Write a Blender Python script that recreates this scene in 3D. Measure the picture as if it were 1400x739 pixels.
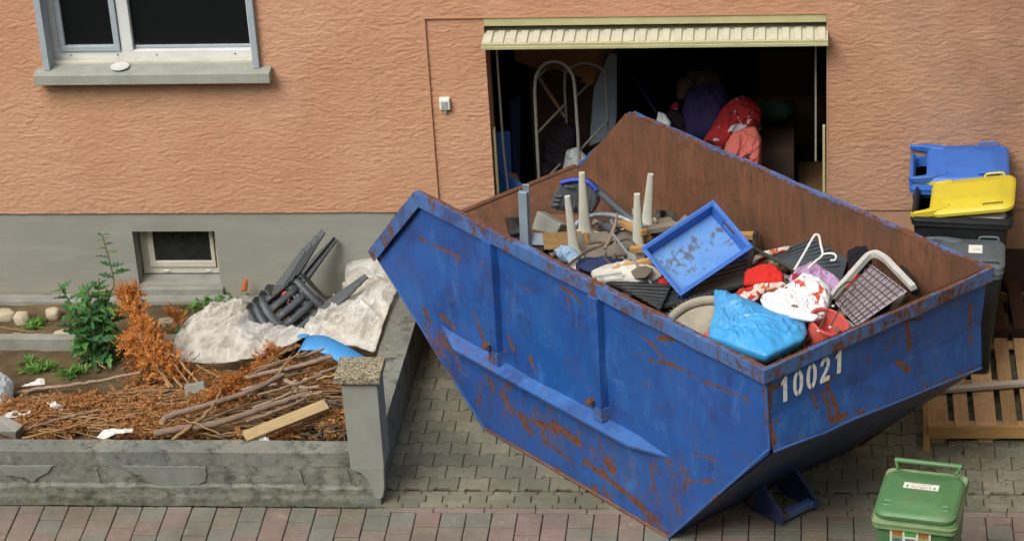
import bpy, bmesh, math, random
import numpy as np
from mathutils import Vector, Matrix, Euler
R = math.radians
SC = bpy.context.scene
for o in list(bpy.data.objects): bpy.data.objects.remove(o)
COL = SC.collection
random.seed(7); RNG = np.random.default_rng(7)

# ---------------------------------------------------------------- camera
CAM = {'loc': [2.9994, -17.9944, 10.1476], 'r': [0.993771, 0.096756, -0.055293], 'u': [0.001935, 0.481105, 0.876661], 'f': [-0.111424, 0.871307, -0.477921], 'lens': 94.47}
cd = bpy.data.cameras.new('camera'); cam = bpy.data.objects.new('camera', cd); COL.objects.link(cam)
cd.sensor_width = 36.0; cd.lens = CAM['lens']; cd.clip_start = .1; cd.clip_end = 400
r_, u_, f_ = Vector(CAM['r']), Vector(CAM['u']), Vector(CAM['f'])
cm = Matrix((r_, u_, -f_)).transposed().to_4x4(); cm.translation = Vector(CAM['loc'])
cam.matrix_world = cm
SC.camera = cam

# ---------------------------------------------------------------- sky, sun, exposure
SUN_EL, SUN_AZ = 50.0, 212.0          # azimuth clockwise from +y (north); light comes from the street side, left
w = bpy.data.worlds.new('World'); SC.world = w; w.use_nodes = True
wn, wl = w.node_tree.nodes, w.node_tree.links
bg = wn['Background']
sky = wn.new('ShaderNodeTexSky'); sky.sky_type = 'NISHITA'; sky.sun_disc = False
sky.sun_elevation = R(SUN_EL); sky.sun_rotation = R(SUN_AZ)
sky.air_density = 1.0; sky.dust_density = 6.0; sky.ozone_density = 1.0
hs = wn.new('ShaderNodeHueSaturation'); hs.inputs['Saturation'].default_value = .35
wl.new(sky.outputs[0], hs.inputs['Color']); wl.new(hs.outputs[0], bg.inputs['Color'])
bg.inputs['Strength'].default_value = .125
sd = bpy.data.lights.new('sun', 'SUN'); sd.energy = 1.1; sd.angle = R(28); sd.color = (1, .965, .90)
so = bpy.data.objects.new('sun', sd); COL.objects.link(so)
d_ = Vector((math.sin(R(SUN_AZ)) * math.cos(R(SUN_EL)), math.cos(R(SUN_AZ)) * math.cos(R(SUN_EL)), math.sin(R(SUN_EL))))
so.rotation_euler = d_.to_track_quat('Z', 'Y').to_euler(); so.location = d_ * 30
SC.view_settings.view_transform = 'Standard'; SC.view_settings.look = 'None'
SC.view_settings.exposure = 0.60; SC.view_settings.gamma = 1.0

# ---------------------------------------------------------------- helpers: objects
WM = {}
def ntag(o, label=None, cat=None, group=None, kind=None):
    if label: o['label'] = label
    if cat: o['category'] = cat
    if group: o['group'] = group
    if kind: o['kind'] = kind
    return o
def thing(name, label, cat, loc=(0, 0, 0), rz=0.0, group=None):
    o = bpy.data.objects.new(name, None); COL.objects.link(o); o.empty_display_size = .1
    m = Matrix.Translation(Vector(loc)) @ Matrix.Rotation(rz, 4, 'Z'); o.matrix_basis = m; WM[o] = m
    return ntag(o, label, cat, group)
def put(o, parent, mw):
    WM[o] = mw
    if parent is not None:
        o.parent = parent; o.matrix_basis = WM[parent].inverted() @ mw
    else: o.matrix_basis = mw
    return o
class MB:
    def __init__(s): s.v = []; s.f = []; s.mi = []; s.cur = 0
    def add(s, vs, fs):
        b = len(s.v); s.v += [tuple(v) for v in vs]
        for f in fs: s.f.append(tuple(i + b for i in f)); s.mi.append(s.cur)
        return s
    def box(s, c, sz, rot=None):
        x, y, z = sz[0] / 2, sz[1] / 2, sz[2] / 2
        vs = [Vector((a * x, b * y, d * z)) for d in (-1, 1) for b in (-1, 1) for a in (-1, 1)]
        if rot is not None: vs = [rot @ v for v in vs]
        return s.add([v + Vector(c) for v in vs], [(0, 2, 3, 1), (4, 5, 7, 6), (0, 1, 5, 4), (2, 6, 7, 3), (0, 4, 6, 2), (1, 3, 7, 5)])
    def span(s, a, b):
        a, b = Vector(a), Vector(b); return s.box((a + b) / 2, [abs(q) for q in (b - a)])
    def tube(s, pts, r, n=8, cap=True):
        pts = [Vector(p) for p in pts]; k = len(pts)
        rs = r if isinstance(r, (list, tuple)) else [r] * k
        t0 = (pts[1] - pts[0]).normalized()
        up = Vector((0, 0, 1)) if abs(t0.z) < .9 else Vector((1, 0, 0))
        nn = t0.cross(up).normalized(); vs = []
        for i, p in enumerate(pts):
            t = (pts[min(i + 1, k - 1)] - pts[max(i - 1, 0)]).normalized()
            nn = (nn - t * nn.dot(t)).normalized(); b = t.cross(nn)
            for j in range(n):
                a = 2 * math.pi * j / n; vs.append(p + (nn * math.cos(a) + b * math.sin(a)) * rs[i])
        fs = [(i * n + j, i * n + (j + 1) % n, (i + 1) * n + (j + 1) % n, (i + 1) * n + j) for i in range(k - 1) for j in range(n)]
        if cap: fs += [tuple(range(n - 1, -1, -1)), tuple((k - 1) * n + j for j in range(n))]
        return s.add(vs, fs)
    def loft(s, rings, cap0=True, cap1=True):
        n = len(rings[0]); vs = [p for r in rings for p in r]
        fs = [(i * n + j, i * n + (j + 1) % n, (i + 1) * n + (j + 1) % n, (i + 1) * n + j) for i in range(len(rings) - 1) for j in range(n)]
        if cap0: fs.append(tuple(range(n - 1, -1, -1)))
        if cap1: fs.append(tuple((len(rings) - 1) * n + j for j in range(n)))
        return s.add(vs, fs)
    def prism(s, poly, vec):
        p0 = [Vector(p) for p in poly]; return s.loft([p0, [p + Vector(vec) for p in p0]])
    def grid(s, P, mask=None):
        ny, nx = P.shape[:2]; b = len(s.v); s.v += [tuple(p) for p in P.reshape(-1, 3).tolist()]
        for j in range(ny - 1):
            for i in range(nx - 1):
                if mask is not None and not mask[j, i]: continue
                a = b + j * nx + i; s.f.append((a, a + 1, a + 1 + nx, a + nx)); s.mi.append(s.cur)
        return s
    def mesh(s, name, mats):
        me = bpy.data.meshes.new(name); me.from_pydata(s.v, [], s.f); me.update()
        for m in mats: me.materials.append(m)
        if any(s.mi): me.polygons.foreach_set('material_index', s.mi)
        return me
def centre(mb):
    a = np.array(mb.v); return Vector(((a.max(0) + a.min(0)) / 2).tolist())
def fixn(me):
    bm = bmesh.new(); bm.from_mesh(me); bmesh.ops.recalc_face_normals(bm, faces=bm.faces); bm.to_mesh(me); bm.free()
def obj(name, mb, mat, parent=None, mw=None, local=False, smooth=None, bevel=0, seg=1, solid=0, fix=True, subsurf=0):
    """mesh object. mw None: verts are world coords. local: verts are in the parent's frame."""
    mats = list(mat) if isinstance(mat, (list, tuple)) else [mat]
    if mw is None:
        c = centre(mb); mb.v = [tuple(Vector(v) - c) for v in mb.v]
        mw = Matrix.Translation(c)
        if local: mw = WM[parent] @ mw
    me = mb.mesh(name, mats)
    if fix: fixn(me)
    o = bpy.data.objects.new(name, me); COL.objects.link(o); put(o, parent, mw)
    if subsurf: m = o.modifiers.new('subsurf', 'SUBSURF'); m.levels = m.render_levels = subsurf
    if solid: m = o.modifiers.new('solidify', 'SOLIDIFY'); m.thickness = solid; m.offset = -1
    if bevel: m = o.modifiers.new('bevel', 'BEVEL'); m.width = bevel; m.segments = seg; m.limit_method = 'ANGLE'; m.angle_limit = R(35)
    if smooth is not None:
        me.polygons.foreach_set('use_smooth', [True] * len(me.polygons))
        if smooth < 180: me.set_sharp_from_angle(angle=R(smooth))
    return o
def copy_of(o, parent, mw):
    c = o.copy(); COL.objects.link(c); put(c, parent, mw); return c
def frame(x, n, o):
    x = Vector(x).normalized(); n = Vector(n); n = (n - x * n.dot(x)).normalized(); y = n.cross(x)
    m = Matrix((x, y, n)).transposed().to_4x4(); m.translation = Vector(o); return m
def slab(name, pts, th, mat, parent=None, bevel=.003, up=True, wob=0):
    """flat piece from an outline of world points (thickness away from the viewer side)"""
    p = [Vector(q) for q in pts]; c = sum(p, Vector()) / len(p)
    nrm = Vector((0, 0, 0))
    for i in range(len(p)): nrm += (p[i] - c).cross(p[(i + 1) % len(p)] - c)
    nrm.normalize()
    if nrm.dot(Vector(CAM['loc']) - c) < 0: nrm = -nrm
    e = max(((p[(i + 1) % len(p)] - p[i]) for i in range(len(p))), key=lambda q: q.length)
    m = frame(e, nrm, c); mi = m.inverted()
    q = [mi @ a for a in p]; q = [Vector((a.x, a.y, 0)) for a in q]
    mb = MB().prism(q, (0, 0, -th))
    return obj(name, mb, mat, parent, mw=m, bevel=bevel)
def stick(name, a, b, sx, sz, mat, parent=None, bevel=.002, n=(0, 0, 1)):
    a, b = Vector(a), Vector(b); m = frame(b - a, n, (a + b) / 2)
    return obj(name, MB().box((0, 0, 0), ((b - a).length, sx, sz)), mat, parent, mw=m, bevel=bevel)
def smoothpath(pts, k=6):
    p = [Vector(q) for q in pts]; p = [p[0] * 2 - p[1]] + p + [p[-1] * 2 - p[-2]]; out = []
    for i in range(1, len(p) - 2):
        a, b, c, d = p[i - 1:i + 3]
        for j in range(k):
            t = j / k
            out.append(.5 * ((2 * b) + (c - a) * t + (2 * a - 5 * b + 4 * c - d) * t * t + (3 * b - a - 3 * c + d) * t ** 3))
    return out + [p[-2]]

# ---------------------------------------------------------------- helpers: noise
def _h(ix, iy, s):
    n = (ix.astype(np.int64) * 374761393 + iy.astype(np.int64) * 668265263 + s * 974634777) & 0x7fffffff
    n = ((n ^ (n >> 13)) * 1274126177) & 0x7fffffff; n = n ^ (n >> 16)
    return (n & 0xffff) / 65535.0
def vn(x, y, s=0):
    x = np.asarray(x, float); y = np.asarray(y, float)
    ix, iy = np.floor(x), np.floor(y); fx, fy = x - ix, y - iy
    fx = fx * fx * fx * (fx * (fx * 6 - 15) + 10); fy = fy * fy * fy * (fy * (fy * 6 - 15) + 10)
    a, b, c, d = _h(ix, iy, s), _h(ix + 1, iy, s), _h(ix, iy + 1, s), _h(ix + 1, iy + 1, s)
    return (a * (1 - fx) + b * fx) * (1 - fy) + (c * (1 - fx) + d * fx) * fy
def fbm(x, y, o=4, s=0):
    t = 0; a = .5
    for i in range(o): t = t + a * vn(x * 2 ** i, y * 2 ** i, s + i * 17); a *= .5
    return t
def ridge(x, y, o=3, s=0):
    t = 0; a = .55
    for i in range(o): t = t + a * (1 - abs(2 * vn(x * 2 ** i, y * 2 ** i, s + i * 13) - 1)) ** 2; a *= .5
    return t

# ---------------------------------------------------------------- helpers: materials
def lin(h):
    h = h.lstrip('#'); c = [int(h[i:i + 2], 16) / 255 for i in (0, 2, 4)]
    return tuple((x / 12.92 if x <= .04045 else ((x + .055) / 1.055) ** 2.4) for x in c) + (1,)
class NT:
    def __init__(s, name):
        s.m = bpy.data.materials.new(name); s.m.use_nodes = True; s.t = s.m.node_tree; s.n = s.t.nodes; s.l = s.t.links
        s.b = s.n['Principled BSDF']; s.tc = s.n.new('ShaderNodeTexCoord').outputs['Object']
    def set(s, sock, v):
        if isinstance(v, bpy.types.NodeSocket): s.l.new(v, sock)
        else: sock.default_value = v
    def node(s, t, ins=(), **kw):
        n = s.n.new(t)
        for k, v in kw.items(): setattr(n, k, v)
        for k, v in (ins.items() if isinstance(ins, dict) else ins): s.set(n.inputs[k], v)
        return n
    def map(s, scale=(1, 1, 1), co=None, rnd=True, rot=(0, 0, 0)):
        co = co or s.tc
        if rnd:
            oi = s.n.new('ShaderNodeObjectInfo')
            mu = s.node('ShaderNodeMath', {0: oi.outputs['Random'], 1: 40.0}, operation='MULTIPLY').outputs[0]
            cb = s.node('ShaderNodeCombineXYZ', {0: mu, 1: mu, 2: mu}).outputs[0]
            co = s.node('ShaderNodeVectorMath', {0: co, 1: cb}, operation='ADD').outputs[0]
        n = s.node('ShaderNodeMapping', {'Vector': co, 'Scale': scale, 'Rotation': rot}); return n.outputs[0]
    def noise(s, co, sc, det=5, rough=.6, dist=0.0):
        return s.node('ShaderNodeTexNoise', {'Vector': co, 'Scale': sc, 'Detail': det, 'Roughness': rough, 'Distortion': dist}).outputs['Fac']
    def ramp(s, f, stops, interp='LINEAR'):
        n = s.node('ShaderNodeValToRGB', {'Fac': f}); e = n.color_ramp.elements; n.color_ramp.interpolation = interp
        while len(e) < len(stops): e.new(.5)
        for el, (p, c) in zip(e, stops):
            el.position = p; el.color = c if isinstance(c, (tuple, list)) else (c, c, c, 1)
        return n.outputs['Color']
    def mix(s, f, a, b, bt='MIX'):
        n = s.node('ShaderNodeMix', (), data_type='RGBA', blend_type=bt)
        s.set(n.inputs[0], f); s.set(n.inputs[6], a); s.set(n.inputs[7], b); return n.outputs[2]
    def math(s, op, a, b=0.0, c=0.0, clamp=False):
        return s.node('ShaderNodeMath', {0: a, 1: b, 2: c}, operation=op, use_clamp=clamp).outputs[0]
    def attr(s, name): return s.node('ShaderNodeAttribute', (), attribute_name=name).outputs['Fac']
    def bump(s, h, st=.3, dist=.01):
        n = s.node('ShaderNodeBump', {'Height': h, 'Strength': st, 'Distance': dist}); s.l.new(n.outputs[0], s.b.inputs['Normal'])
    def rand(s): return s.n.new('ShaderNodeObjectInfo').outputs['Random']
    def done(s, col=None, rough=None, metal=None, spec=None):
        if col is not None: s.set(s.b.inputs['Base Color'], col)
        if rough is not None: s.set(s.b.inputs['Roughness'], rough)
        if metal is not None: s.set(s.b.inputs['Metallic'], metal)
        if spec is not None: s.set(s.b.inputs['Specular IOR Level'], spec)
        return s.m
def sm(name, c1, c2=None, sc=8, rough=.55, bump=.15, bsc=60, lo=.35, hi=.7, dirt=None, dirtamt=.5, stretch=(1, 1, 1), spec=.4, metal=0.0, rnd=0.0, bdist=.004):
    """generic surface: two tones of noise, optional dirt blotches, fine relief"""
    k = NT(name); co = k.map(stretch); c1 = lin(c1) if isinstance(c1, str) else c1; c2 = lin(c2) if isinstance(c2, str) else (c2 or c1)
    c = k.mix(k.ramp(k.noise(co, sc), [(lo, 0), (hi, 1)]), c1, c2)
    if dirt:
        dn = k.ramp(k.noise(co, sc * .45, 8, .72), [(.5, 0), (.72, dirtamt)]); c = k.mix(dn, c, lin(dirt))
    if rnd:
        hsv = k.node('ShaderNodeHueSaturation', {'Color': c, 'Value': k.math('MULTIPLY_ADD', k.rand(), rnd * 2, 1 - rnd)}); c = hsv.outputs[0]
    if bump: k.bump(k.noise(co, bsc, 4, .6), bump, bdist)
    rr = k.ramp(k.noise(co, sc * 2), [(.3, rough - .1), (.7, min(1, rough + .12))])
    return k.done(c, rr, metal, spec)
# ================================================================ materials
M = {}
def m_stucco():
    k = NT('stucco_orange'); co = k.map((1, 1, 1), rnd=False)
    c = k.mix(k.ramp(k.noise(co, 1.1, 4), [(.35, 0), (.7, 1)]), lin('#c29677'), lin('#b88a6c'))
    c = k.mix(k.ramp(k.noise(k.map((9, 9, 40), rnd=False), 2.2, 5, .7), [(.42, 0), (.75, .35)]), c, lin('#a97a5c'))
    # brown soiling plus shade painted into the colour, growing towards the right end
    px = k.node('ShaderNodeSeparateXYZ', {0: k.tc}).outputs[0]
    we = k.math('MULTIPLY_ADD', px, .42, -.95, clamp=True)
    we = k.math('MULTIPLY', we, k.ramp(k.noise(k.map((1, 1, .45), rnd=False), 1.6, 6, .65), [(.3, .35), (.65, 1)]))
    c = k.mix(k.math('MULTIPLY', we, .85), c, lin('#84695a'))
    # damp stain below the window sill, splashes near the bottom edge, thin runs
    sep = k.node('ShaderNodeSeparateXYZ', {0: k.tc}).outputs; pz = sep[2]
    under = k.math('MULTIPLY', k.math('MULTIPLY_ADD', pz, 3.2, -5.2, clamp=True), k.math('LESS_THAN', pz, 1.93))
    under = k.math('MULTIPLY', under, k.math('MULTIPLY', k.math('MULTIPLY_ADD', px, -8.0, -8.0, clamp=True), k.math('MULTIPLY_ADD', px, 8.0, 22.6, clamp=True)))
    c = k.mix(k.math('MULTIPLY', under, k.ramp(k.noise(k.map((3, 3, .9), rnd=False), 3, 7, .7), [(.3, .25), (.65, .8)])), c, lin('#8d7a5c'))
    runs = k.ramp(k.noise(k.map((9, 9, .35), rnd=False), 2.4, 6, .65), [(.56, 0), (.72, .38)]); c = k.mix(runs, c, lin('#a5826a'))
    pat = k.ramp(k.noise(k.map((1, 1, .8), rnd=False), .9, 3, .5), [(.5, 0), (.56, .16)]); c = k.mix(pat, c, lin('#cfab90'))
    splash = k.math('MULTIPLY', k.math('MULTIPLY_ADD', pz, -3.0, 3.1, clamp=True), k.ramp(k.noise(k.map((2, 2, 5), rnd=False), 4, 7, .75), [(.45, 0), (.7, .45)])); c = k.mix(splash, c, lin('#a18468'))
    # pale scrapes
    sc = k.ramp(k.noise(k.map((6, 6, 2.4), rnd=False), 1.7, 8, .85), [(.735, 0), (.76, .5)])
    c = k.mix(sc, c, lin('#c9b8a4'))
    k.bump(k.noise(k.map((1, 1, 2.0), rnd=False), 70, 7, .75), .4, .009)
    return k.done(c, .92, spec=.15)
M['stucco'] = m_stucco()
def m_plinth():
    k = NT('plinth_render_grey'); co = k.map(rnd=False)
    c = k.mix(k.ramp(k.noise(co, 1.4, 5), [(.35, 0), (.68, 1)]), lin('#8f8f86'), lin('#85867d'))
    st = k.ramp(k.noise(k.map((1.4, 1, 9), rnd=False), 1.1, 6, .6), [(.48, 0), (.7, .35)])
    c = k.mix(st, c, lin('#a3a49c'))
    z = k.node('ShaderNodeSeparateXYZ', {0: k.tc}).outputs[2]
    lowd = k.math('MULTIPLY', k.math('MULTIPLY_ADD', z, -3.6, .95, clamp=True), k.ramp(k.noise(k.map((1, 1, 2), rnd=False), 4, 7, .7), [(.35, 0), (.62, 1)]))
    c = k.mix(k.math('MULTIPLY', lowd, .65), c, lin('#a89a7c'))
    k.bump(k.noise(co, 45, 6, .6), .22, .004)
    return k.done(c, .9, spec=.15)
M['plinth'] = m_plinth()
M['plinth_dark'] = sm('plinth_render_dark', '#3c3a36', '#2f2d2a', 3, .9, .3, 50)
M['concrete'] = sm('concrete_grey', '#8f8f87', '#7d7d75', 6, .9, .35, 70, dirt='#6a6a58', dirtamt=.5)
M['sillstone'] = sm('sill_stone', '#9a9d93', '#8b8e84', 7, .85, .2, 90, dirt='#6d6f66', dirtamt=.35)
def m_oldwall(name, top):
    k = NT(name); co = k.map(rnd=False)
    c = k.mix(k.ramp(k.noise(co, 3.2, 8, .7), [(.32, 0), (.66, 1)]), lin('#6b6d66'), lin('#8b8b80'))
    c = k.mix(k.ramp(k.noise(k.map((.5, 1, 1.6), rnd=False), 2.2, 5, .6), [(.5, 0), (.7, .4)]), c, lin('#66727a'))
    c = k.mix(k.ramp(k.noise(k.map((1, 1, 1), rnd=False), 6.5, 8, .8), [(.50, 0), (.61, .8)]), c, lin('#434741'))
    c = k.mix(k.ramp(k.noise(co, 17, 8, .8), [(.57, 0), (.68, .65)]), c, lin('#aaa48a' if top else '#98937e'))
    if not top:
        z = k.node('ShaderNodeSeparateXYZ', {0: k.tc}).outputs[2]
        g = k.math('MULTIPLY', k.math('MULTIPLY_ADD', z, -5.5, .2, clamp=True), k.ramp(k.noise(co, 7, 6, .7), [(.4, 0), (.6, 1)]))
        c = k.mix(k.math('MULTIPLY', g, .6), c, lin('#5f6240'))
    k.bump(k.noise(co, 38, 8, .75), .75, .012)
    return k.done(c, .93, spec=.12)
M['oldwall'] = m_oldwall('old_rendered_wall', False); M['oldcap'] = m_oldwall('old_wall_coping', True)
M['mortar'] = sm('cement_patch', '#82867f', '#6f736c', 5, .9, .4, 40, dirt='#5c5c50', dirtamt=.6)
M['pillar'] = sm('pillar_render', '#8d9088', '#83867e', 5, .88, .2, 60, dirt='#747a72', dirtamt=.4)
def m_washed():
    k = NT('exposed_aggregate'); co = k.map()
    vo = k.node('ShaderNodeTexVoronoi', {'Vector': co, 'Scale': 95.0})
    c = k.ramp(k.node('ShaderNodeSeparateColor', {0: vo.outputs['Color']}).outputs[0], [(0, lin('#5d584a')), (.3, lin('#8a836c')), (.6, lin('#a39a80')), (.9, lin('#6f6a58')), (1, lin('#c0b79c'))], 'CONSTANT')
    k.bump(vo.outputs['Distance'], .6, .006)
    return k.done(c, .9, spec=.15)
M['washed'] = m_washed()
def m_paver(name, cols, dirt, dirtamt):
    k = NT(name); co = k.map()
    c = k.ramp(k.rand(), [(i / len(cols), lin(h)) for i, h in enumerate(cols)], 'CONSTANT')
    c = k.mix(k.ramp(k.noise(co, 14, 6, .7), [(.35, 0), (.7, .5)]), c, lin(dirt))
    wc = k.node('ShaderNodeNewGeometry').outputs['Position']
    c = k.mix(k.ramp(k.noise(wc, 2.3, 8, .7), [(.42, 0), (.66, dirtamt)]), c, lin('#55523f'))
    c = k.mix(k.ramp(k.noise(wc, 5.5, 8, .75), [(.57, 0), (.68, .45)]), c, lin('#a09a86'))
    c = k.mix(k.ramp(k.noise(wc, 1.1, 5, .6), [(.48, 0), (.6, dirtamt * .6)]), c, lin('#5f6057'))
    c = k.mix(k.ramp(k.noise(co, 150, 3, .7), [(.5, 0), (.75, .6)]), c, lin('#4c493f')); c = k.mix(k.ramp(k.noise(co, 120, 3, .7), [(.62, 0), (.75, .6)]), c, lin('#b0aa98'))
    k.bump(k.noise(co, 110, 4, .6), .6, .004)
    return k.done(c, .88, spec=.2)
M['hpaver'] = m_paver('interlocking_concrete', ['#807e6e', '#777668', '#878372', '#706f62', '#7c7866', '#868271'], '#64624f', .6)
M['sqpaver'] = m_paver('coloured_concrete', ['#87726b', '#7c7c72', '#8a726b', '#83766b', '#7a7a6f', '#877d6a', '#8b746c', '#7e7e73', '#867a6f'], '#6f6a62', .5)
M['edging'] = m_paver('pinkish_edging', ['#8b7b72', '#86766c'], '#77706a', .4)
def m_joint():
    k = NT('joint_sand'); wc = k.node('ShaderNodeNewGeometry').outputs['Position']
    c = k.mix(k.ramp(k.noise(wc, 9, 8, .8), [(.45, 0), (.65, 1)]), lin('#332f27'), lin('#4c4639'))
    c = k.mix(k.ramp(k.noise(wc, 5.1, 7, .75), [(.54, 0), (.66, .8)]), c, lin('#46542a'))
    k.bump(k.noise(wc, 160, 3), .6, .004); return k.done(c, .95, spec=.1)
M['joint'] = m_joint()
M['asphalt'] = sm('asphalt', '#3b3b3a', '#474645', 5, .9, .4, 160)
def m_skip(name, bias, light=0.0, tint='#5f86b4'):
    k = NT(name); co = k.map(rnd=False)
    base = k.mix(k.ramp(k.noise(co, 1.3, 5, .55), [(.35, 0), (.65, 1)]), lin('#1a5094'), lin('#254f96'))
    base = k.mix(k.ramp(k.noise(k.map((1, 1, .5), rnd=False), 2.1, 7, .65), [(.5, 0), (.68, .55)]), base, lin('#2f66a8'))
    base = k.mix(k.ramp(k.noise(k.map((1, 1, .12), rnd=False), 22, 5, .7), [(.5, 0), (.75, .4)]), base, lin('#3a5684'))
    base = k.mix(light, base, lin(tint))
    base = k.mix(k.ramp(k.noise(k.map((5, 5, .8), rnd=False, rot=(0, .5, .3)), 9, 6, .8), [(.70, 0), (.74, .5)]), base, lin('#6f93c4'))
    dk = k.ramp(k.noise(k.map((1, 1, .8), rnd=False), 3.4, 6, .7, .4), [(.5, 0), (.64, .7)]); base = k.mix(dk, base, lin('#27366c'))
    sp = k.ramp(k.noise(k.map((1.3, 1.3, .5), rnd=False), 4.5, 9, .8, .6), [(.54, 0), (.66, .5)]); base = k.mix(sp, base, lin('#4478b4'))
    st = k.math('MULTIPLY', k.ramp(k.noise(k.map((2, 2, 26), rnd=False, rot=(.3, -.5, .2)), 3, 6, .75), [(.62, 0), (.68, .6)]), k.ramp(k.noise(co, 1.6, 4), [(.5, 0), (.6, 1)])); base = k.mix(st, base, lin('#7f9cc4'))
    grime = k.ramp(k.noise(co, 60, 6, .8), [(.55, 0), (.75, .4)]); base = k.mix(grime, base, lin('#3d4a60'))
    # rust: painted mask (scratches, runs, chips) broken up by noise
    a = k.attr('rust'); nf = k.noise(co, 22, 9, .74); nl = k.noise(co, 3.6, 6, .7); nm = k.noise(k.map((1, 1, .45), rnd=False), 13, 8, .75); big = k.noise(k.map((1, 1, .7), rnd=False), 1.9, 5, .6)
    f1 = k.math('MULTIPLY_ADD', nf, 1.7, -.85); f2 = k.math('ADD', k.math('MULTIPLY_ADD', nl, 1.2, -.6), k.math('MULTIPLY_ADD', big, 1.1, -.55)); f3 = k.math('MULTIPLY_ADD', nm, 1.7, -.85)
    v = k.math('ADD', k.math('ADD', a, bias), k.math('ADD', f1, k.math('ADD', f2, f3)))
    mask = k.ramp(v, [(.50, 0), (.58, 1)]); halo = k.ramp(v, [(.2, 0), (.52, .55)])
    rc = k.mix(k.ramp(k.noise(co, 26, 6, .7), [(.35, 0), (.68, 1)]), lin('#4a2e20'), lin('#77482a'))
    base = k.mix(halo, base, lin('#504a58')); c = k.mix(mask, base, rc)
    k.bump(k.math('ADD', k.math('MULTIPLY', mask, -.5), k.noise(co, 6, 3, .5)), .35, .006)
    rr = k.mix(mask, k.ramp(k.noise(co, 9), [(.3, .28), (.7, .46)]), (.9, .9, .9, 1))
    return k.done(c, rr, spec=.45)
M['skip'] = m_skip('skip_blue_paint', 0.035); M['skip_worn'] = m_skip('skip_blue_paint_worn', .16, .2); M['skip_rail'] = m_skip('skip_blue_paint_chipped', .30, .40)
M['skip_low'] = m_skip('skip_shade_tinted_underside', .14, .78, '#1b2438')  # rusty blue, with the shade under the skip mixed into it as dark tint
def m_rust(name):
    k = NT(name); co = k.map(rnd=False)
    c = k.mix(k.ramp(k.noise(co, 2.6, 8, .7), [(.35, 0), (.65, 1)]), lin('#5a4030'), lin('#6f4a36'))
    c = k.mix(k.ramp(k.noise(co, 7, 8, .75), [(.5, 0), (.7, .6)]), c, lin('#45301f'))
    c = k.mix(k.ramp(k.noise(k.map((1, 1, .35), rnd=False), 5, 8, .75), [(.58, 0), (.68, .7)]), c, lin('#7f4a31'))
    c = k.mix(k.ramp(k.noise(k.map((1.2, 1.2, 8), rnd=False, rot=(.2, .6, .1)), 3.3, 8, .8), [(.66, 0), (.7, .5)]), c, lin('#a58a76'))
    c = k.mix(k.ramp(k.noise(k.map((3, 3, .35), rnd=False), 4, 7, .7), [(.48, 0), (.68, .6)]), c, lin('#80563c'))
    c = k.mix(k.ramp(k.noise(k.map((2, 2, .3), rnd=False), 9, 7, .75), [(.52, 0), (.7, .6)]), c, lin('#3f2e26'))
    k.bump(k.noise(co, 60, 6, .7), .3, .004); return k.done(c, .7, spec=.35)
M['rust'] = m_rust('bare_rusty_steel')
def m_digit():
    k = NT('stencil_white_paint'); co = k.map((1, 1, 1), rnd=False)
    c = k.mix(k.ramp(k.noise(co, 38, 8, .8), [(.56, 0), (.62, .75)]), lin('#e4e6e2'), lin('#6f80a4'))
    return k.done(c, .6)
M['digit'] = m_digit()
def m_wood(name, a, b, dirt='#6b5a44', rough=.8):
    k = NT(name); co = k.map((.9, 14, 14))
    c = k.mix(k.ramp(k.noise(co, 4, 6, .65, 1.2), [(.3, 0), (.7, 1)]), lin(a), lin(b))
    c = k.mix(k.ramp(k.noise(k.map(), 5, 7, .7), [(.5, 0), (.7, .6)]), c, lin(dirt))
    hsv = k.node('ShaderNodeHueSaturation', {'Color': c, 'Value': k.math('MULTIPLY_ADD', k.rand(), .4, .8)})
    k.bump(k.noise(co, 9, 5, .6), .35, .003); return k.done(hsv.outputs[0], rough, spec=.2)
M['pallet'] = m_wood('pallet_wood', '#bb9a70', '#a07e58', '#735a42'); M['pallet_dark'] = m_wood('pallet_wood_dark', '#4a3222', '#3a281d', '#2a1e16')
M['pine'] = m_wood('pine_timber', '#b8925f', '#a07c4e', '#80643f'); M['greywood'] = m_wood('weathered_board', '#7f776b', '#6a6358', '#57524a')
M['palewood'] = m_wood('pale_plank', '#b29a72', '#9a8460', '#857356'); M['ply'] = m_wood('plywood_edge', '#92744b', '#7d6240', '#665036')
M['bark'] = m_wood('bark', '#9c8876', '#7f6a5a', '#56463a', .9); M['twig'] = m_wood('dry_twig', '#a08260', '#86694a', '#5f4a36', .9)
M['root'] = m_wood('grey_root', '#6b6152', '#4b443a', '#2f2b26', .95); M['cutwood'] = m_wood('cut_wood', '#bb9a6d', '#a88256', '#8b6a48', .85)
M['lathgrey'] = m_wood('lath', '#cdc3b2', '#b8ad9c', '#948a7a')
def m_soil():
    k = NT('soil'); wc = k.node('ShaderNodeNewGeometry').outputs['Position']
    c = k.mix(k.ramp(k.noise(wc, 4, 8, .7), [(.35, 0), (.65, 1)]), lin('#4f4232'), lin('#75654c'))
    c = k.mix(k.ramp(k.noise(wc, 2.4, 7, .7), [(.55, 0), (.7, .5)]), c, lin('#5d5f34'))
    c = k.mix(k.ramp(k.noise(wc, 30, 6, .8), [(.55, 0), (.7, .6)]), c, lin('#3a2f24'))
    k.bump(k.noise(wc, 50, 8, .75), .9, .015); return k.done(c, .95, spec=.1)
M['soil'] = m_soil()
def m_needle(name, cols, rough=.8):
    k = NT(name); ge = k.node('ShaderNodeNewGeometry')
    c = k.ramp(ge.outputs['Random Per Island'], [(i / len(cols), lin(h)) for i, h in enumerate(cols)], 'CONSTANT')
    k.set(k.b.inputs['Subsurface Weight'], 0.0)
    return k.done(c, rough, spec=.15)
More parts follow.
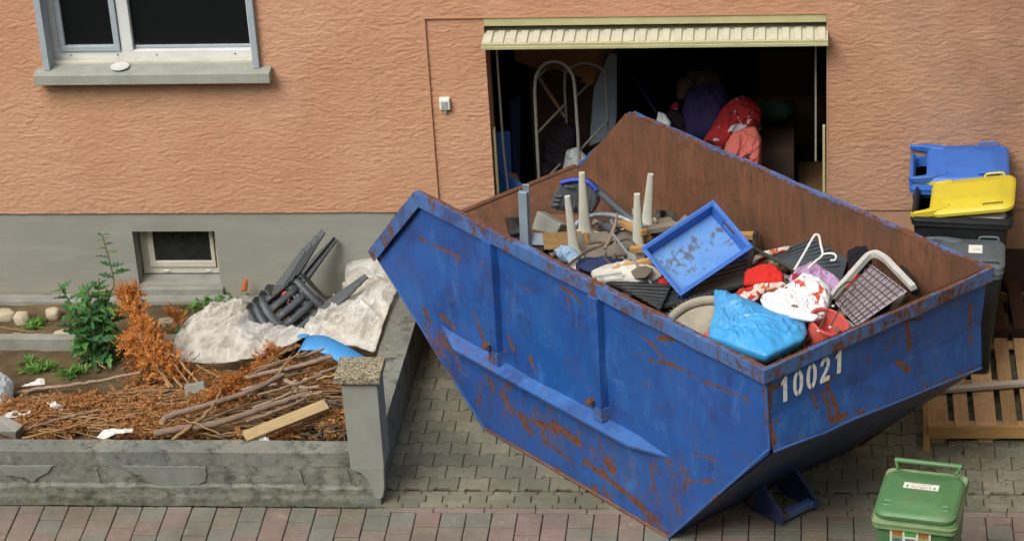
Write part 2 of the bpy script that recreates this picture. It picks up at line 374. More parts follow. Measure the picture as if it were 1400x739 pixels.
M['needle'] = m_needle('dry_brown_needles', ['#8c5f38', '#9c6b3e', '#a87646', '#724b2e', '#b0824f', '#5f422c', '#a06e40', '#8d6239', '#80522f'])
M['needle2'] = m_needle('dry_orange_needles', ['#aa6830', '#b8763b', '#c28448', '#925a2c', '#ae6c35'])
def m_leaf(name, cols):
    k = NT(name); c = k.ramp(k.rand(), [(i / len(cols), lin(h)) for i, h in enumerate(cols)], 'CONSTANT')
    c = k.mix(k.ramp(k.noise(k.map(), 12, 3), [(.4, 0), (.7, .3)]), c, lin('#5d8a3c'))
    tr = k.node('ShaderNodeBsdfTranslucent', {'Color': lin('#5d9a30')})
    k.done(c, .5, spec=.35)
    mx = k.node('ShaderNodeMixShader', {0: .22, 1: k.b.outputs[0], 2: tr.outputs[0]})
    k.l.new(mx.outputs[0], k.n['Material Output'].inputs[0]); return k.m
M['leaf'] = m_leaf('weed_leaf', ['#2f5c34', '#3a6a34', '#47793a', '#2a5238', '#34633a', '#548540', '#26493a'])
M['grassleaf'] = m_leaf('small_weed_leaf', ['#4f7a30', '#5d8a38', '#437028'])
M['stem'] = sm('weed_stem', '#5c6d3d', '#6d5a48', 10, .7)
def m_film(name, col, alpha, rough=.28):
    k = NT(name); co = k.map(rnd=False)
    lp = k.node('ShaderNodeLayerWeight', {'Blend': .35})
    al = k.math('ADD', k.math('MULTIPLY', lp.outputs['Facing'], .5), k.ramp(k.noise(co, 4.5, 6, .66, 1.8), [(.36, alpha - .2), (.62, min(1, alpha + .32))]), clamp=True)
    c = k.mix(k.ramp(k.noise(co, 3, 5), [(.35, 0), (.7, 1)]), lin(col[0]), lin(col[1]))
    tl = k.node('ShaderNodeBsdfTranslucent', {'Color': c})
    k.bump(k.noise(k.map((1, 1, 1), rnd=False), 16, 6, .65, 1.6), .6, .02)
    k.done(c, rough, spec=.6)
    mx = k.node('ShaderNodeMixShader', {0: .35, 1: k.b.outputs[0], 2: tl.outputs[0]})
    tp = k.node('ShaderNodeBsdfTransparent')
    m2 = k.node('ShaderNodeMixShader', {0: al, 1: tp.outputs[0], 2: mx.outputs[0]})
    k.l.new(m2.outputs[0], k.n['Material Output'].inputs[0]); return k.m
M['film'] = m_film('dusty_clear_film', ('#e2dece', '#fafaf7'), .42, .12)
M['bagwhite'] = m_film('white_bag_film', ('#c9cfd2', '#b8c0c4'), .85)
def m_glass():
    k = NT('window_glass'); return k.done((.008, .009, .010, 1), .05, spec=.25)
M['glass'] = m_glass()
M['glass_dusty'] = sm('dusty_cellar_glass', '#1e2221', '#2a2f2d', 5, .25, 0, spec=.4)
M['whiteframe'] = sm('white_painted_frame', '#d0d3d1', '#c4c7c5', 6, .45, .05, dirt='#9a968a', dirtamt=.3)
M['creamframe'] = sm('cream_painted_frame', '#c2bfb0', '#b4b1a2', 6, .5, .06, dirt='#9c9480', dirtamt=.4)
M['guide'] = sm('bluegrey_rail_paint', '#a0aab0', '#949ea5', 8, .5, .05)
M['doorcream'] = sm('cream_door_paint', '#b4b186', '#a8a57c', 7, .5, .06, dirt='#8b8560', dirtamt=.35)
M['doorpanel'] = sm('cream_door_panel', '#c9c6b0', '#bdbaa5', 7, .5, .06, dirt='#97927a', dirtamt=.3)
M['dark'] = sm('dim_interior_brown', '#5a463c', '#463730', 3, .95, .2)  # dimness of the unlit rooms put into a dark brown
M['black'] = sm('black_plastic', '#1d1f21', '#26292b', 9, .5, .1, dirt='#4a463e', dirtamt=.3)
M['tube'] = sm('galvanised_tube', '#a4a49c', '#93938b', 20, .4, .05, metal=.25)
M['steel'] = sm('grey_steel', '#8a949c', '#7a848c', 14, .45, .05, metal=.3)
M['bluegrey'] = sm('bluegrey_profile', '#8593a0', '#76848f', 10, .5, .05)
def pl(name, c1, c2, dirt='#7d7a6a', da=.3, rough=.45, **kw): return sm(name, c1, c2, 7, rough, .08, 70, dirt=dirt, dirtamt=da, spec=.4, **kw)
M['binyellow'] = pl('yellow_lid_plastic', '#c9b62c', '#bfae33', '#a59a4a', .3)
M['binblue'] = pl('blue_lid_plastic', '#2f5fae', '#3968b4', '#5a6c90', .3)
M['bingreen'] = pl('green_bin_plastic', '#4c7549', '#547d50', '#747a60', .55)
M['bingreenrim'] = pl('dusty_green_rim', '#5c8a50', '#8f9a76', '#b0a688', .7)
M['binblack'] = pl('black_bin_plastic', '#1c1e20', '#232628', '#3d3b35', .4)
M['binlid'] = pl('charcoal_lid_plastic', '#566064', '#4c5559', '#5a5850', .4)
M['sticker'] = sm('paper_sticker', '#dcdcd4', '#cfcfc6', 14, .5, 0)
M['stickred'] = sm('sticker_red', '#c04a4a', '#c86060', 30, .5, 0); M['stickgreen'] = sm('sticker_green', '#3f9a40', '#55a850', 30, .5, 0)
M['stickgrey'] = sm('sticker_grey', '#8f9590', '#a5aaa6', 30, .5, 0); M['stickorange'] = sm('sticker_picture_orange', '#b87a3a', '#8a3a2a', 60, .5, 0)
M['stickdark'] = sm('sticker_picture_dark', '#4a4a52', '#8a8f96', 60, .5, 0)
def m_crate():
    k = NT('blue_crate_plastic'); co = k.map(rnd=False)
    c = k.mix(k.noise(co, 4), lin('#335fb0'), lin('#4070ba'))
    return k.done(c, .42, spec=.4)
M['crate'] = m_crate()
def m_crateb():
    k = NT('muddy_crate_floor'); co = k.map(rnd=False)
    c = k.mix(k.ramp(k.noise(co, 5, 5), [(.35, 0), (.65, 1)]), lin('#4a7cc0'), lin('#6493ca'))
    n = k.math('ADD', k.noise(co, 26, 8, .75), k.math('MULTIPLY', k.noise(co, 5.5, 4, .6), .7))
    c = k.mix(k.ramp(n, [(.89, 0), (.97, .85)]), c, lin('#4a4744'))
    c = k.mix(k.ramp(k.noise(co, 10, 7, .7), [(.5, 0), (.7, .35)]), c, lin('#4a587a'))
    k.bump(n, .2, .003); return k.done(c, .6)
M['cratefloor'] = m_crateb()
M['bluebag'] = sm('blue_bag_film', '#3592cf', '#4aa2da', 4, .36, .35, 30, spec=.5, bdist=.010, dirt='#8c9aa0', dirtamt=.35)
M['bluestrip'] = pl('light_blue_strip', '#4390cc', '#3a86c2', '#5f8fb5', .2)
def m_cloth(name, c1, c2=None, pat=None, pc=None, thr=.56, sc=12, wv=300):
    k = NT(name); co = k.map(rnd=False); c = k.mix(k.noise(co, 6), lin(c1), lin(c2 or c1))
    if pat:
        for i, (p, t, s_) in enumerate(pat):
            c = k.mix(k.ramp(k.noise(k.map((1, 1, 1), rnd=False, rot=(i, i * 2, 0)), s_, 3, .5, .6), [(t, 0), (t + .025, 1)]), c, lin(p))
    k.bump(k.noise(co, wv, 2), .25, .002); return k.done(c, .9, spec=.1)
M['redcloth'] = m_cloth('red_cloth', '#b32a26', '#c2352e')
M['orangecloth'] = m_cloth('red_white_cloth', '#c9beb4', '#bfb2a8', [('#a8342c', .5, 7), ('#b8582f', .58, 10)])
M['lilac'] = m_cloth('lilac_cloth', '#a583a8', '#b093b2', [('#8c2f38', .6, 6)])
M['leafbag'] = m_cloth('white_leaf_print', '#d4d6d8', '#c8cacd', [('#b5523f', .62, 11), ('#7a6448', .64, 15), ('#c98a70', .66, 9)])
M['whitecloth'] = m_cloth('white_cloth', '#d0d4d8', '#c2c8ce'); M['lightblue'] = m_cloth('pale_blue_cloth', '#93abc4', '#7f98b4')
M['navy'] = m_cloth('navy_cloth', '#2a3350', '#353f60'); M['purple'] = m_cloth('purple_blanket', '#262242', '#2e2848')
M['duvet'] = m_cloth('red_white_duvet', '#7d1f22', '#8a2628', [('#a0a0a6', .56, 6), ('#2a2226', .62, 7)])
M['salmon'] = m_cloth('salmon_cloth', '#b8645a', '#ad5c54', [('#33333f', .62, 5)])
M['darkcloth'] = m_cloth('dark_cloth', '#201c22', '#2a242a'); M['fur'] = m_cloth('brown_fur', '#3d332e', '#463a34', wv=90)
M['greenbag'] = m_cloth('dark_green_bag', '#1a2e26', '#20382e')
M['cardboard'] = sm('cardboard', '#8a6848', '#7f5f42', 6, .9, .1, 40)
M['whiteplastic'] = pl('white_garden_plastic', '#bdbdb0', '#b2b2a4', '#8f8d7c', .4)
M['whiteplastic2'] = pl('white_moulded_plastic', '#c6c6bc', '#b8b8ae', '#8a867a', .45)
M['chair'] = pl('charcoal_chair_plastic', '#3d4145', '#464b4f', '#5f605c', .45)
M['rib'] = sm('charcoal_ribbed_plastic', '#2a2d31', '#34383c', 6, .5, .1, 60, dirt='#55534c', dirtamt=.5, stretch=(1, 1, 1))
M['ribgrey'] = sm('grey_ribbed_plastic', '#454d54', '#3c444a', 6, .5, .1, 60, dirt='#60605a', dirtamt=.4)
M['bluerim'] = pl('cobalt_plastic', '#2b3fa0', '#3548a8', '#4a527a', .2)
M['grate'] = pl('dark_grey_plastic', '#474b52', '#3d4147', '#5a5a5a', .3)
M['tyre'] = sm('bleached_tyre', '#a39c8a', '#8c8676', 10, .85, .3, 80, dirt='#5a564c', dirtamt=.5)
M['redplastic'] = pl('red_plastic', '#c4524a', '#cc6058', '#b07a70', .25)
M['wire'] = sm('rusty_wire', '#4f4640', '#5c4a3c', 30, .6, .1); M['whitewire'] = sm('white_coated_wire', '#d5d5d0', '#c8c8c2', 30, .4, 0)
M['rackwhite'] = pl('pale_grey_frame', '#bdbeb9', '#a9aaa5', '#7d7c72', .4)
M['lilacmat'] = sm('grey_lilac_mat', '#a19aa6', '#938c98', 8, .8, .2, 60, dirt='#5a5660', dirtamt=.4)
M['grit'] = m_needle('grit', ['#5d5545', '#6f6656', '#4a4236', '#857a66', '#3d372c', '#78603f'], .95)
M['rubble'] = sm('dirty_rubbish', '#3a342e', '#4f473e', 9, .9, .6, 40, dirt='#6b6558', dirtamt=.6)
M['stone'] = sm('field_stone', '#a1967e', '#b3a88e', 9, .85, .35, 40, dirt='#6f6650', dirtamt=.4, rnd=.12)
M['greenpole'] = pl('dark_green_pole', '#2f3a30', '#384438', '#4a4a40', .3)
M['terracotta'] = sm('terracotta', '#a3592f', '#b06535', 12, .85, .2)
M['paper'] = sm('white_scrap', '#d0d0ca', '#c0c0ba', 12, .8, .1)
M['pale_wall'] = sm('pale_render', '#a8a294', '#9a9486', 2, .9, .3)
M['brownplastic'] = sm('brown_board', '#3f2c22', '#33241c', 6, .8, .1)
# ================================================================ the setting: ground
def yardz(y): return .035 * max(0.0, min(y, 0) + 2.85)
def struct(name, mb, mat, **kw):
    o = obj(name, mb, mat, **kw); o['kind'] = 'structure'; return o
g = MB(); g.add([(-150, -150, -.12), (150, -150, -.12), (150, 150, -.12), (-150, 150, -.12)], [(0, 1, 2, 3)])
struct('ground', g, M['asphalt'], fix=False)
# yard bed (joint sand) rising gently to the house, and pavement bed
ys = [-2.93, -2.85, 0, 5.6]
yard = struct('yard', MB().grid(np.array([[(x, y, yardz(y) - .018) for x in (-.02, 7)] for y in (-2.85, -2, -1, .3)])), M['joint'], fix=False)
pave = struct('pavement', MB().grid(np.array([[(x, y, -.016) for x in (-9, 9)] for y in (-6.5, -2.85)])), M['joint'], fix=False)
def hstone():
    a, e, w_ = .1028, .0802, .057
    P = [(-a, -e), (-.064, -e), (-.042, -w_), (.042, -w_), (.064, -e), (a, -e), (a, e), (.064, e), (.042, w_), (-.042, w_), (-.064, e), (-a, e)]
    def sc(q, i): return (q[0] - math.copysign(i, q[0]), q[1] - math.copysign(i, q[1]))
    mb = MB(); mb.loft([[(*q, -.03) for q in P], [(*q, -.005) for q in P], [(*sc(q, .005), 0) for q in P]], cap0=False); return mb
HS = hstone().mesh('interlocking_paver', [M['hpaver']]); fixn(HS)
def halfstone(lx, ly):
    mb = MB(); q = [(-lx, -ly), (lx, -ly), (lx, ly), (-lx, ly)]; i = .004
    mb.loft([[(*p, -.03) for p in q], [(*p, -.004) for p in q], [(p[0] * (1 - i / lx), p[1] * (1 - i / ly), 0) for p in q]], cap0=False); return mb
def place(me, name, parent, x, y, z, rz=0.0, tilt=.006, kind=None):
    o = bpy.data.objects.new(name, me); COL.objects.link(o)
    m = Matrix.Translation((x, y, z)) @ Euler((random.gauss(0, tilt), random.gauss(0, tilt), rz + random.gauss(0, .006))).to_matrix().to_4x4()
    put(o, parent, m); return o
PITCH = .1395; Y0 = -2.56; npv = 0; farmb = MB()
def addmesh(mb, me, m):
    mb.add([m @ v.co for v in me.vertices], [tuple(p.vertices) for p in me.polygons])
for r in range(0, 19):
    y = Y0 + r * PITCH
    for c in range(0, 36):
        x = -.02 + c * .21 + (.105 if r % 2 else 0) + .06
        # stones the photograph shows: left strip beside the planter and the strip behind the green bin
        if y > .02 : continue
        left = x < 1.9 - (y + 2.56) * .95 and x < 1.7
        right = x > 2.2 and x < 4.75 and y < -1.15
        z = yardz(y) + random.gauss(0, .0018)
        if (left or right) and npv < 290:
            place(HS, 'interlocking_paver', yard, x, y, z, tilt=.008); npv += 1
        else: addmesh(farmb, HS, Matrix.Translation((x, y, z)))
o = obj('interlocking_paver_field', farmb, M['hpaver'], yard, fix=False); o['kind'] = 'stuff'
# flat-sided row and the turned row that closes the field against the border
FS_ = halfstone(.0975, .058).mesh('closing_paver', [M['hpaver']]); fixn(FS_)
TS_ = MB(); 
def tstone():
    e, b, w_ = .0935, .0955, .0545
    P = [(-e, -b), (e, -b), (e, -.06), (w_, -.04), (w_, .04), (e, .06), (e, b), (-e, b), (-e, .06), (-w_, .04), (-w_, -.04), (-e, -.06)]
    mb = MB(); mb.loft([[(*q, -.03) for q in P], [(*q, -.005) for q in P], [(q[0] * .94, q[1] * .96, 0) for q in P]], cap0=False); return mb
TS = tstone().mesh('turned_paver', [M['hpaver']]); fixn(TS)
HF = MB()
def hhalf():
    e, w_ = .0765, .0955; h = .0455
    P = [(-.053, -h), (.053, -h), (.053, -.0145), (.0915, .0055), (.0915, h), (-.0915, h), (-.0915, .0055), (-.053, -.0145)]
    mb = MB(); mb.loft([[(*q, -.03) for q in P], [(*q, -.005) for q in P], [(q[0] * .95, q[1] * .92, 0) for q in P]], cap0=False); return mb
HH = hhalf().mesh('half_paver', [M['hpaver']]); fixn(HH)
xx = .0
while xx < 5.0:
    if not (1.95 < xx < 2.15): place(TS, 'turned_paver', yard, xx + .11, -2.747, yardz(-2.747))
    place(HH, 'half_paver', yard, xx + .2625, -2.795, yardz(-2.79), 0); place(HH, 'half_paver', yard, xx + .2625, -2.70, yardz(-2.70), math.pi)
    xx += .305
# border strip
ED = halfstone(.172, .026).mesh('edging_stone', [M['edging']]); fixn(ED)
for i in range(15): place(ED, 'edging_stone', pave, .25 + i * .35, -2.876, 0)
# coloured square pavers laid in columns of whole and half stones
P_ = .1737
SQ = halfstone(P_ / 2 - .0035, P_ / 2 - .0035).mesh('square_paver', [M['sqpaver']]); fixn(SQ)
SH = halfstone(P_ / 2 - .0035, P_ / 4 - .0035).mesh('narrow_paver', [M['sqpaver']]); fixn(SH)
fm = MB(); cnt = 0
for c in range(-12, 56):
    x = -2.8155 + c * P_ ; y = -2.862 if x < .02 else -2.907
    if x > .02: x += (1.0 if x < 3 else 0) * .0
    k = 0; offs = (c * 7 + (c // 3)) % 4
    while y > -4.6:
        half = (k == 0 and c % 2 == 0) if x < .02 else ((k + offs) % 3 == 1)
        s = P_ / 2 if half else P_
        yc = y - s / 2
        vis = -3.25 < x < 5.1 and yc > -3.55
        me = SH if half else SQ
        if vis and cnt < 290: place(me, 'narrow_paver' if half else 'square_paver', pave, x + P_ / 2, yc, random.gauss(0, .0016), tilt=.007); cnt += 1
        else: addmesh(fm, me, Matrix.Translation((x + P_ / 2, yc, 0)))
        y -= s; k += 1
o = obj('square_paver_field', fm, M['sqpaver'], pave, fix=False); o['kind'] = 'stuff'

# ================================================================ the house
house = thing('house', 'orange rendered house with grey plinth, wide garage opening and window above', 'house', (0, 0, 0))
WX0, WX1, WZ0, WZ1 = -4.3, 5.9, .79, 3.0
WIN = (-2.70, -1.12, 2.0, 3.6); GAR = (.172, 3.10, -.1, 2.385)
nx, nz = int((WX1 - WX0) / .0105), int((WZ1 - WZ0) / .0062)
X, Z = np.meshgrid(np.linspace(WX0, WX1, nx), np.linspace(WZ0, WZ1, nz))
def stuccodisp(X, Z):
    wx = X + .03 * (vn(X * 5, Z * 5, 3) - .5); wz = Z + .035 * (vn(X * 7, Z * 9, 5) - .5)
    a = ridge(wx * 7, wz * 19, 3, 11); b = fbm(wx * 15, wz * 40, 3, 23)
    saw = (wz * 24 + 3.2 * vn(wx * 5.5, wz * 11, 31) + 1.2 * vn(wx * 17, wz * 22, 37)) % 1.0          # trowel ledges: gentle rise, sharp underside
    m = vn(wx * 4.5, wz * 13, 41)
    c = ridge(wx * 26 + 3 * vn(wx * 6, wz * 9, 51), wz * 62, 2, 61)
    d = fbm(wx * 42, wz * 80, 2, 71)
    e = fbm(wx * 27 + 9, wz * 58, 3, 81)
    g_ = fbm(wx * 46 + 3, wz * 74, 2, 91)
    return .001 * a + .003 * b + .001 * c + .004 * d + .0055 * e + .006 * g_ + .003 * saw ** 1.5 * np.clip(m * 2.2 - .9, 0, 1)
Dp = stuccodisp(X, Z)
Pt = np.stack([X, -Dp, Z], -1)
cx, cz = (X[:-1, :-1] + X[1:, 1:]) / 2, (Z[:-1, :-1] + Z[1:, 1:]) / 2
mask = ~(((cx > WIN[0]) & (cx < WIN[1]) & (cz > WIN[2])) | ((cx > GAR[0]) & (cx < GAR[1]) & (cz < GAR[3])))
wall = obj('wall', MB().grid(Pt, mask), M['stucco'], house, mw=Matrix.Identity(4), smooth=60, fix=False)
# recessed panel left of the garage opening
nx, nz = 44, 262
X, Z = np.meshgrid(np.linspace(GAR[0] - .02, .602, nx), np.linspace(.79, GAR[3] + .02, nz))
obj('recessed_wall_panel', MB().grid(np.stack([X, .016 - stuccodisp(X + 9, Z), Z], -1)), M['stucco'], house, mw=Matrix.Identity(4), smooth=60, fix=False)
b = MB()   # wall core: everything behind the render, giving the reveals their depth
b.span((WX0 - 6, .004, .79), (WIN[0], .28, 7)); b.span((WIN[0], .004, .79), (WIN[1], .28, WIN[2])); b.span((WIN[1], .004, .79), (GAR[0], .28, 7))
b.span((GAR[0], .004, GAR[3]), (GAR[1], .28, 7)); b.span((GAR[1], .004, .79), (WX1 + 5, .28, 7)); b.span((GAR[0], .022, .0), (.601, .28, GAR[3]))
b.span((WIN[0], .004, WIN[3]), (WIN[1], .28, 7)); b.span((WX0 - 6, -.005, WZ1), (WIN[0], .003, 7)); b.span((WIN[1], -.005, WZ1), (WX1 + 5, .003, 7)); b.span((WX0 - 6, -.005, .79), (WX0, .003, WZ1))
b.span((.160, -.012, .79), (.1725, .0035, 2.384)); b.span((.160, -.012, 2.3845), (3.108, .0035, 2.397)); b.span((3.098, -.012, .79), (3.112, .0035, 2.384))
b.span((WIN[0] - .012, -.012, 2.02), (WIN[0], .0035, 2.99)); b.span((WIN[1], -.012, 2.02), (WIN[1] + .012, .0035, 2.99))
obj('wall_core', b, M['stucco'], house, mw=Matrix.Identity(4))
CW = (-2.247, -1.594, .150, .623)
b = MB(); y0 = .008
b.span((WX0 - 6, y0, -.4), (CW[0], .28, .788)); b.span((CW[0], y0, CW[3]), (CW[1], .28, .788)); b.span((CW[0], y0, -.4), (CW[1], .28, CW[2])); b.span((CW[1], y0, -.4), (GAR[0], .28, .788))
b.span((GAR[0], .026, -.1), (.5995, .279, .787))
obj('plinth', b, M['plinth'], house, mw=Matrix.Identity(4))
b = MB(); b.span((GAR[1], y0 - .004, .41), (WX1 + 5, .27, .789)); obj('lower_wall', b, M['stucco'], house, mw=Matrix.Identity(4))
b = MB(); b.span((GAR[1], y0 + .01, -.4), (WX1 + 5, .27, .409)); obj('dark_plinth', b, M['plinth_dark'], house, mw=Matrix.Identity(4))
# rooms behind the openings
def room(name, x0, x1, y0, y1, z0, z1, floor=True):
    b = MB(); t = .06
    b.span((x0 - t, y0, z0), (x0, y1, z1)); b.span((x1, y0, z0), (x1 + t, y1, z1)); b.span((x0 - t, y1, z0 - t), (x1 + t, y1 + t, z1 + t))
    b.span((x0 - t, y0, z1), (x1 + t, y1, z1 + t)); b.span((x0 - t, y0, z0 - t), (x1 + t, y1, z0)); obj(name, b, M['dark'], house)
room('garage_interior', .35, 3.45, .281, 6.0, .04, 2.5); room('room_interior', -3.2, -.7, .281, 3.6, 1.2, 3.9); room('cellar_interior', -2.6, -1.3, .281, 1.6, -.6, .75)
b = MB(); b.span((WX0 - 6, .29, 6.9), (WX1 + 5, 8, 7.1)); b.span((WX0 - 6, 7.8, -.4), (WX1 + 5, 8, 6.9)); b.span((WX0 - 6, .281, -.4), (WX0 - 5.8, 7.8, 6.9)); b.span((WX1 + 4.8, .281, -.4), (WX1 + 5, 7.8, 6.9))
obj('back_walls', b, M['stucco'], house)

# upper window
fy = .12
win = obj('window_frame', MB().span((-2.695, fy, 2.03), (-1.125, fy + .07, 2.10)).span((-2.695, fy, 2.10), (-2.64, fy + .07, 3.55)).span((-1.18, fy, 2.10), (-1.125, fy + .07, 3.55)).span((-2.165, fy - .002, 2.10), (-2.075, fy + .07, 3.55)), M['whiteframe'], house, bevel=.004)
b = MB(); s0, s1, zb = -2.635, -2.17, 2.105
b.span((s0, fy - .02, zb), (s1, fy + .04, zb + .045)); b.span((s0, fy - .02, zb + .045), (s0 + .045, fy + .04, 3.5)); b.span((s1 - .045, fy - .02, zb + .045), (s1, fy + .04, 3.5))
obj('sash', b, M['guide'], win, bevel=.004)
obj('pane', MB().span((s0 + .04, fy + .01, zb + .04), (s1 - .04, fy + .018, 3.5)), M['glass'], win)
b = MB(); s0, s1 = -2.07, -1.185
b.span((s0, fy + .035, zb - .002), (s1, fy + .065, zb + .022)); obj('lower_rail', b, M['guide'], win, bevel=.003)
obj('pane', MB().span((s0, fy + .045, zb + .02), (s1, fy + .052, 3.5)), M['glass'], win)
obj('threshold', MB().span((-2.695, .05, 2.02), (-1.125, fy - .001, 2.045)), M['creamframe'], win, bevel=.003)
for x in (-2.56, -2.2, -1.9, -1.3):
    obj('screw_cap', MB().span((x - .006, fy - .004, 2.06), (x + .006, fy, 2.072)), M['stickdark'], win)
for x in (-2.735, -1.137):
    obj('shutter_guide', MB().span((x, -.055, 2.021), (x + .05, .10, 3.6)), M['guide'], house, bevel=.004)
b = MB(); b.loft([[(x, -.125, 1.93), (x, .06, 1.93), (x, .06, 2.026), (x, -.125, 2.014)] for x in (-2.80, -1.003)])
obj('window_sill', b, M['sillstone'], house, bevel=.006, seg=2)
# cellar window
cy = .16
cf = obj('cellar_window', MB().span((-2.24, cy, .17), (-1.60, cy + .06, .225)).span((-2.24, cy, .225), (-2.185, cy + .06, .62)).span((-1.645, cy, .225), (-1.60, cy + .06, .62)), M['creamframe'], house, bevel=.004)
b = MB(); a0, a1, z0 = -2.18, -1.65, .232
b.span((a0, cy - .015, z0), (a1, cy + .04, z0 + .055)); b.span((a0, cy - .015, z0 + .055), (a0 + .05, cy + .04, .62)); b.span((a1 - .03, cy - .015, z0 + .055), (a1, cy + .04, .62)); b.span((a0 + .05, cy - .015, .60), (a1 - .03, cy + .04, .62))
obj('sash', b, M['creamframe'], cf, bevel=.004)
obj('pane', MB().span((a0 + .045, cy, z0 + .05), (a1 - .025, cy + .01, .61)), M['glass_dusty'], cf)
for x in (-2.05, -1.72): obj('catch', MB().span((x - .02, cy - .012, .19), (x + .02, cy, .205)), M['whiteframe'], cf, bevel=.003)
b = MB(); b.loft([[(x, -.03, .06), (x, cy, .06), (x, cy, .168), (x, -.03, .135)] for x in (CW[0] - .02, CW[1] + .02)]); obj('cellar_sill', b, M['concrete'], house, bevel=.006)
# garage door: cream header, ribbed leaf swung up and sticking out over the yard
gd = obj('garage_door', MB().span((.604, .0, 2.315), (3.098, .10, 2.384)), M['doorcream'], house, bevel=.004)
obj('door_leaf', MB().loft([[(x, -.165, 2.217), (x, 1.9, 2.262), (x, 1.9, 2.292), (x, -.165, 2.247)] for x in (.60, 3.108)]), M['doorpanel'], gd)
ribm = MB().loft([[(-.029, -.10, 0), (.029, -.10, 0), (.024, -.10, .010), (-.024, -.10, .010)], [(-.029, .10, .0055), (.029, .10, .0055), (.024, .10, .0155), (-.024, .10, .0155)]]).mesh('door_slat', [M['doorpanel']]); fixn(ribm)
n_ = 29
for i in range(n_):
    o = bpy.data.objects.new('door_slat', ribm); COL.objects.link(o); put(o, gd, Matrix.Translation((.645 + i * (2.42 / (n_ - 1)), -.064, 2.2505)))
obj('edge_strip', MB().span((.598, -.181, 2.206), (3.11, -.1655, 2.232)), M['doorcream'], gd, bevel=.003)
obj('edge_strip', MB().span((.598, -.177, 2.2325), (3.11, -.164, 2.255)), M['doorcream'], gd, bevel=.003)
for x in (.612, 3.07):
    obj('door_post', MB().span((x, .05, .12), (x + .018, .10, 1.45)), M['doorcream'], gd)
obj('door_track', MB().tube([(.66, .2, 2.2), (.665, .2, 1.2), (.68, .2, .9), (.67, .2, .5)], .009), M['tube'], gd, smooth=40)
obj('door_track', MB().tube([(3.02, .2, 2.2), (3.02, .2, 1.1)], .008), M['tube'], gd, smooth=40)
sw = obj('key_switch', MB().span((.235, -.035, 1.655), (.315, .03, 1.745)), M['sticker'], house, bevel=.008, seg=2)
obj('switch_face', MB().span((.25, -.039, 1.67), (.30, -.0355, 1.725)), M['stickgrey'], sw, bevel=.001)
obj('cable_gland', MB().tube([(.275, -.01, 1.654), (.275, -.01, 1.62)], .012), M['stickgrey'], sw, smooth=40)

# unseen wall added right of the yard to keep part of the sky off it
nb = thing('sky_blocker', 'unseen pale wall added right of the yard to block sky light', 'house', (6.2, -2.6, 0))
obj('wall', MB().span((6.0, -5.2, -.1), (6.3, -.01, 6.5)), M['pale_wall'], nb)
obj('roof_slab', MB().span((5.8, -5.5, 6.501), (6.6, -.01, 6.7)), M['concrete'], nb)

# the house across the street, from whose upper window the yard is seen
oh = thing('opposite_house', 'pale house front across the street, behind the camera', 'house', (2, -19.5, 0))
obj('wall', MB().span((-22, -20.5, -.1), (26, -18.9, 12.5)), M['pale_wall'], oh)
obj('roof_slab', MB().span((-22.4, -21, 12.501), (26.4, -18.7, 12.8)), M['concrete'], oh)

# ================================================================ the planter
def sheetbox(mb, x0, x1, y0, y1, z0, z1, step=.04, amp=.006, seed=1, sides='fyt'):
    """lumpy box: front, right side and top as displaced grids"""
    nx, nz_, ny = max(2, int((x1 - x0) / step)), max(2, int((z1 - z0) / step)), max(2, int((y1 - y0) / step))
    X, Z = np.meshgrid(np.linspace(x0, x1, nx), np.linspace(z0, z1, nz_)); mb.grid(np.stack([X, y0 - amp * (fbm(X * 6, Z * 9, 4, seed) - .5) * 2, Z], -1))
    X, Y = np.meshgrid(np.linspace(x0, x1, nx), np.linspace(y0, y1, ny)); mb.grid(np.stack([X, Y, z1 + amp * .6 * (fbm(X * 7, Y * 12, 4, seed + 3) - .5) * 2], -1))
    return mb
pw = thing('planter_wall', 'low weathered grey wall around the raised bed, ending at a capped pillar', 'wall', (-1.5, -2.75, 0))
b = MB(); sheetbox(b, -9, .0, -2.80, -2.64, .29, .40, .025, .008, 2); b.span((-9, -2.79, .0), (0, -2.645, .285)); b.span((-9, -2.70, .28), (0, -2.642, .397)); obj('coping', b, M['oldcap'], pw, fix=False, smooth=40)
X, Z = np.meshgrid(np.linspace(-9, .06, 460), np.linspace(-.02, .30, 26))
low = np.where(Z < .135 + .02 * (vn(X * 5, X * 0, 4) - .5), .022, 0) + np.where(Z < .06, .006, 0)
dsp = low + .014 * (fbm(X * 5, Z * 9, 5, 8) - .4) + .010 * ridge(X * 9, Z * 14, 3, 5) * (fbm(X * 2, Z * 2, 2, 3) > .45)
obj('front_face', MB().grid(np.stack([X, -2.795 - dsp, Z], -1)), M['oldwall'], pw, fix=False, smooth=60)
def patch(poly):
    p = []
    for i in range(len(poly)):
        a, c = Vector((*poly[i], 0)), Vector((*poly[(i + 1) % len(poly)], 0)); n = max(1, int((c - a).length / .02))
        for j in range(n):
            q = a.lerp(c, j / n); p.append((q.x + random.uniform(-.009, .009), min(.296, q.y + random.uniform(-.009, .009))))
    c = obj('cement_patch', MB().prism([(x, -2.80, z) for x, z in p], (0, -.0125, 0)), M['mortar'], pw, bevel=.005, seg=2); return c
patch([(-2.72, .295), (-2.70, .262), (-2.63, .255), (-2.55, .215), (-2.43, .195), (-2.38, .155), (-2.33, .185), (-2.27, .225), (-2.2, .295)])
patch([(-1.72, .296), (-1.66, .24), (-1.6, .215), (-1.53, .15), (-1.46, .128), (-1.38, .14), (-1.3, .128), (-1.25, .155), (-1.2, .14), (-1.15, .17), (-1.13, .296)])
for x in (-1.9, -.48, -.15): obj('crack', MB().tube([(x, -2.823, .28), (x + .01, -2.822, .22), (x + .02, -2.826, .16)], .004, 5), M['joint'], pw)
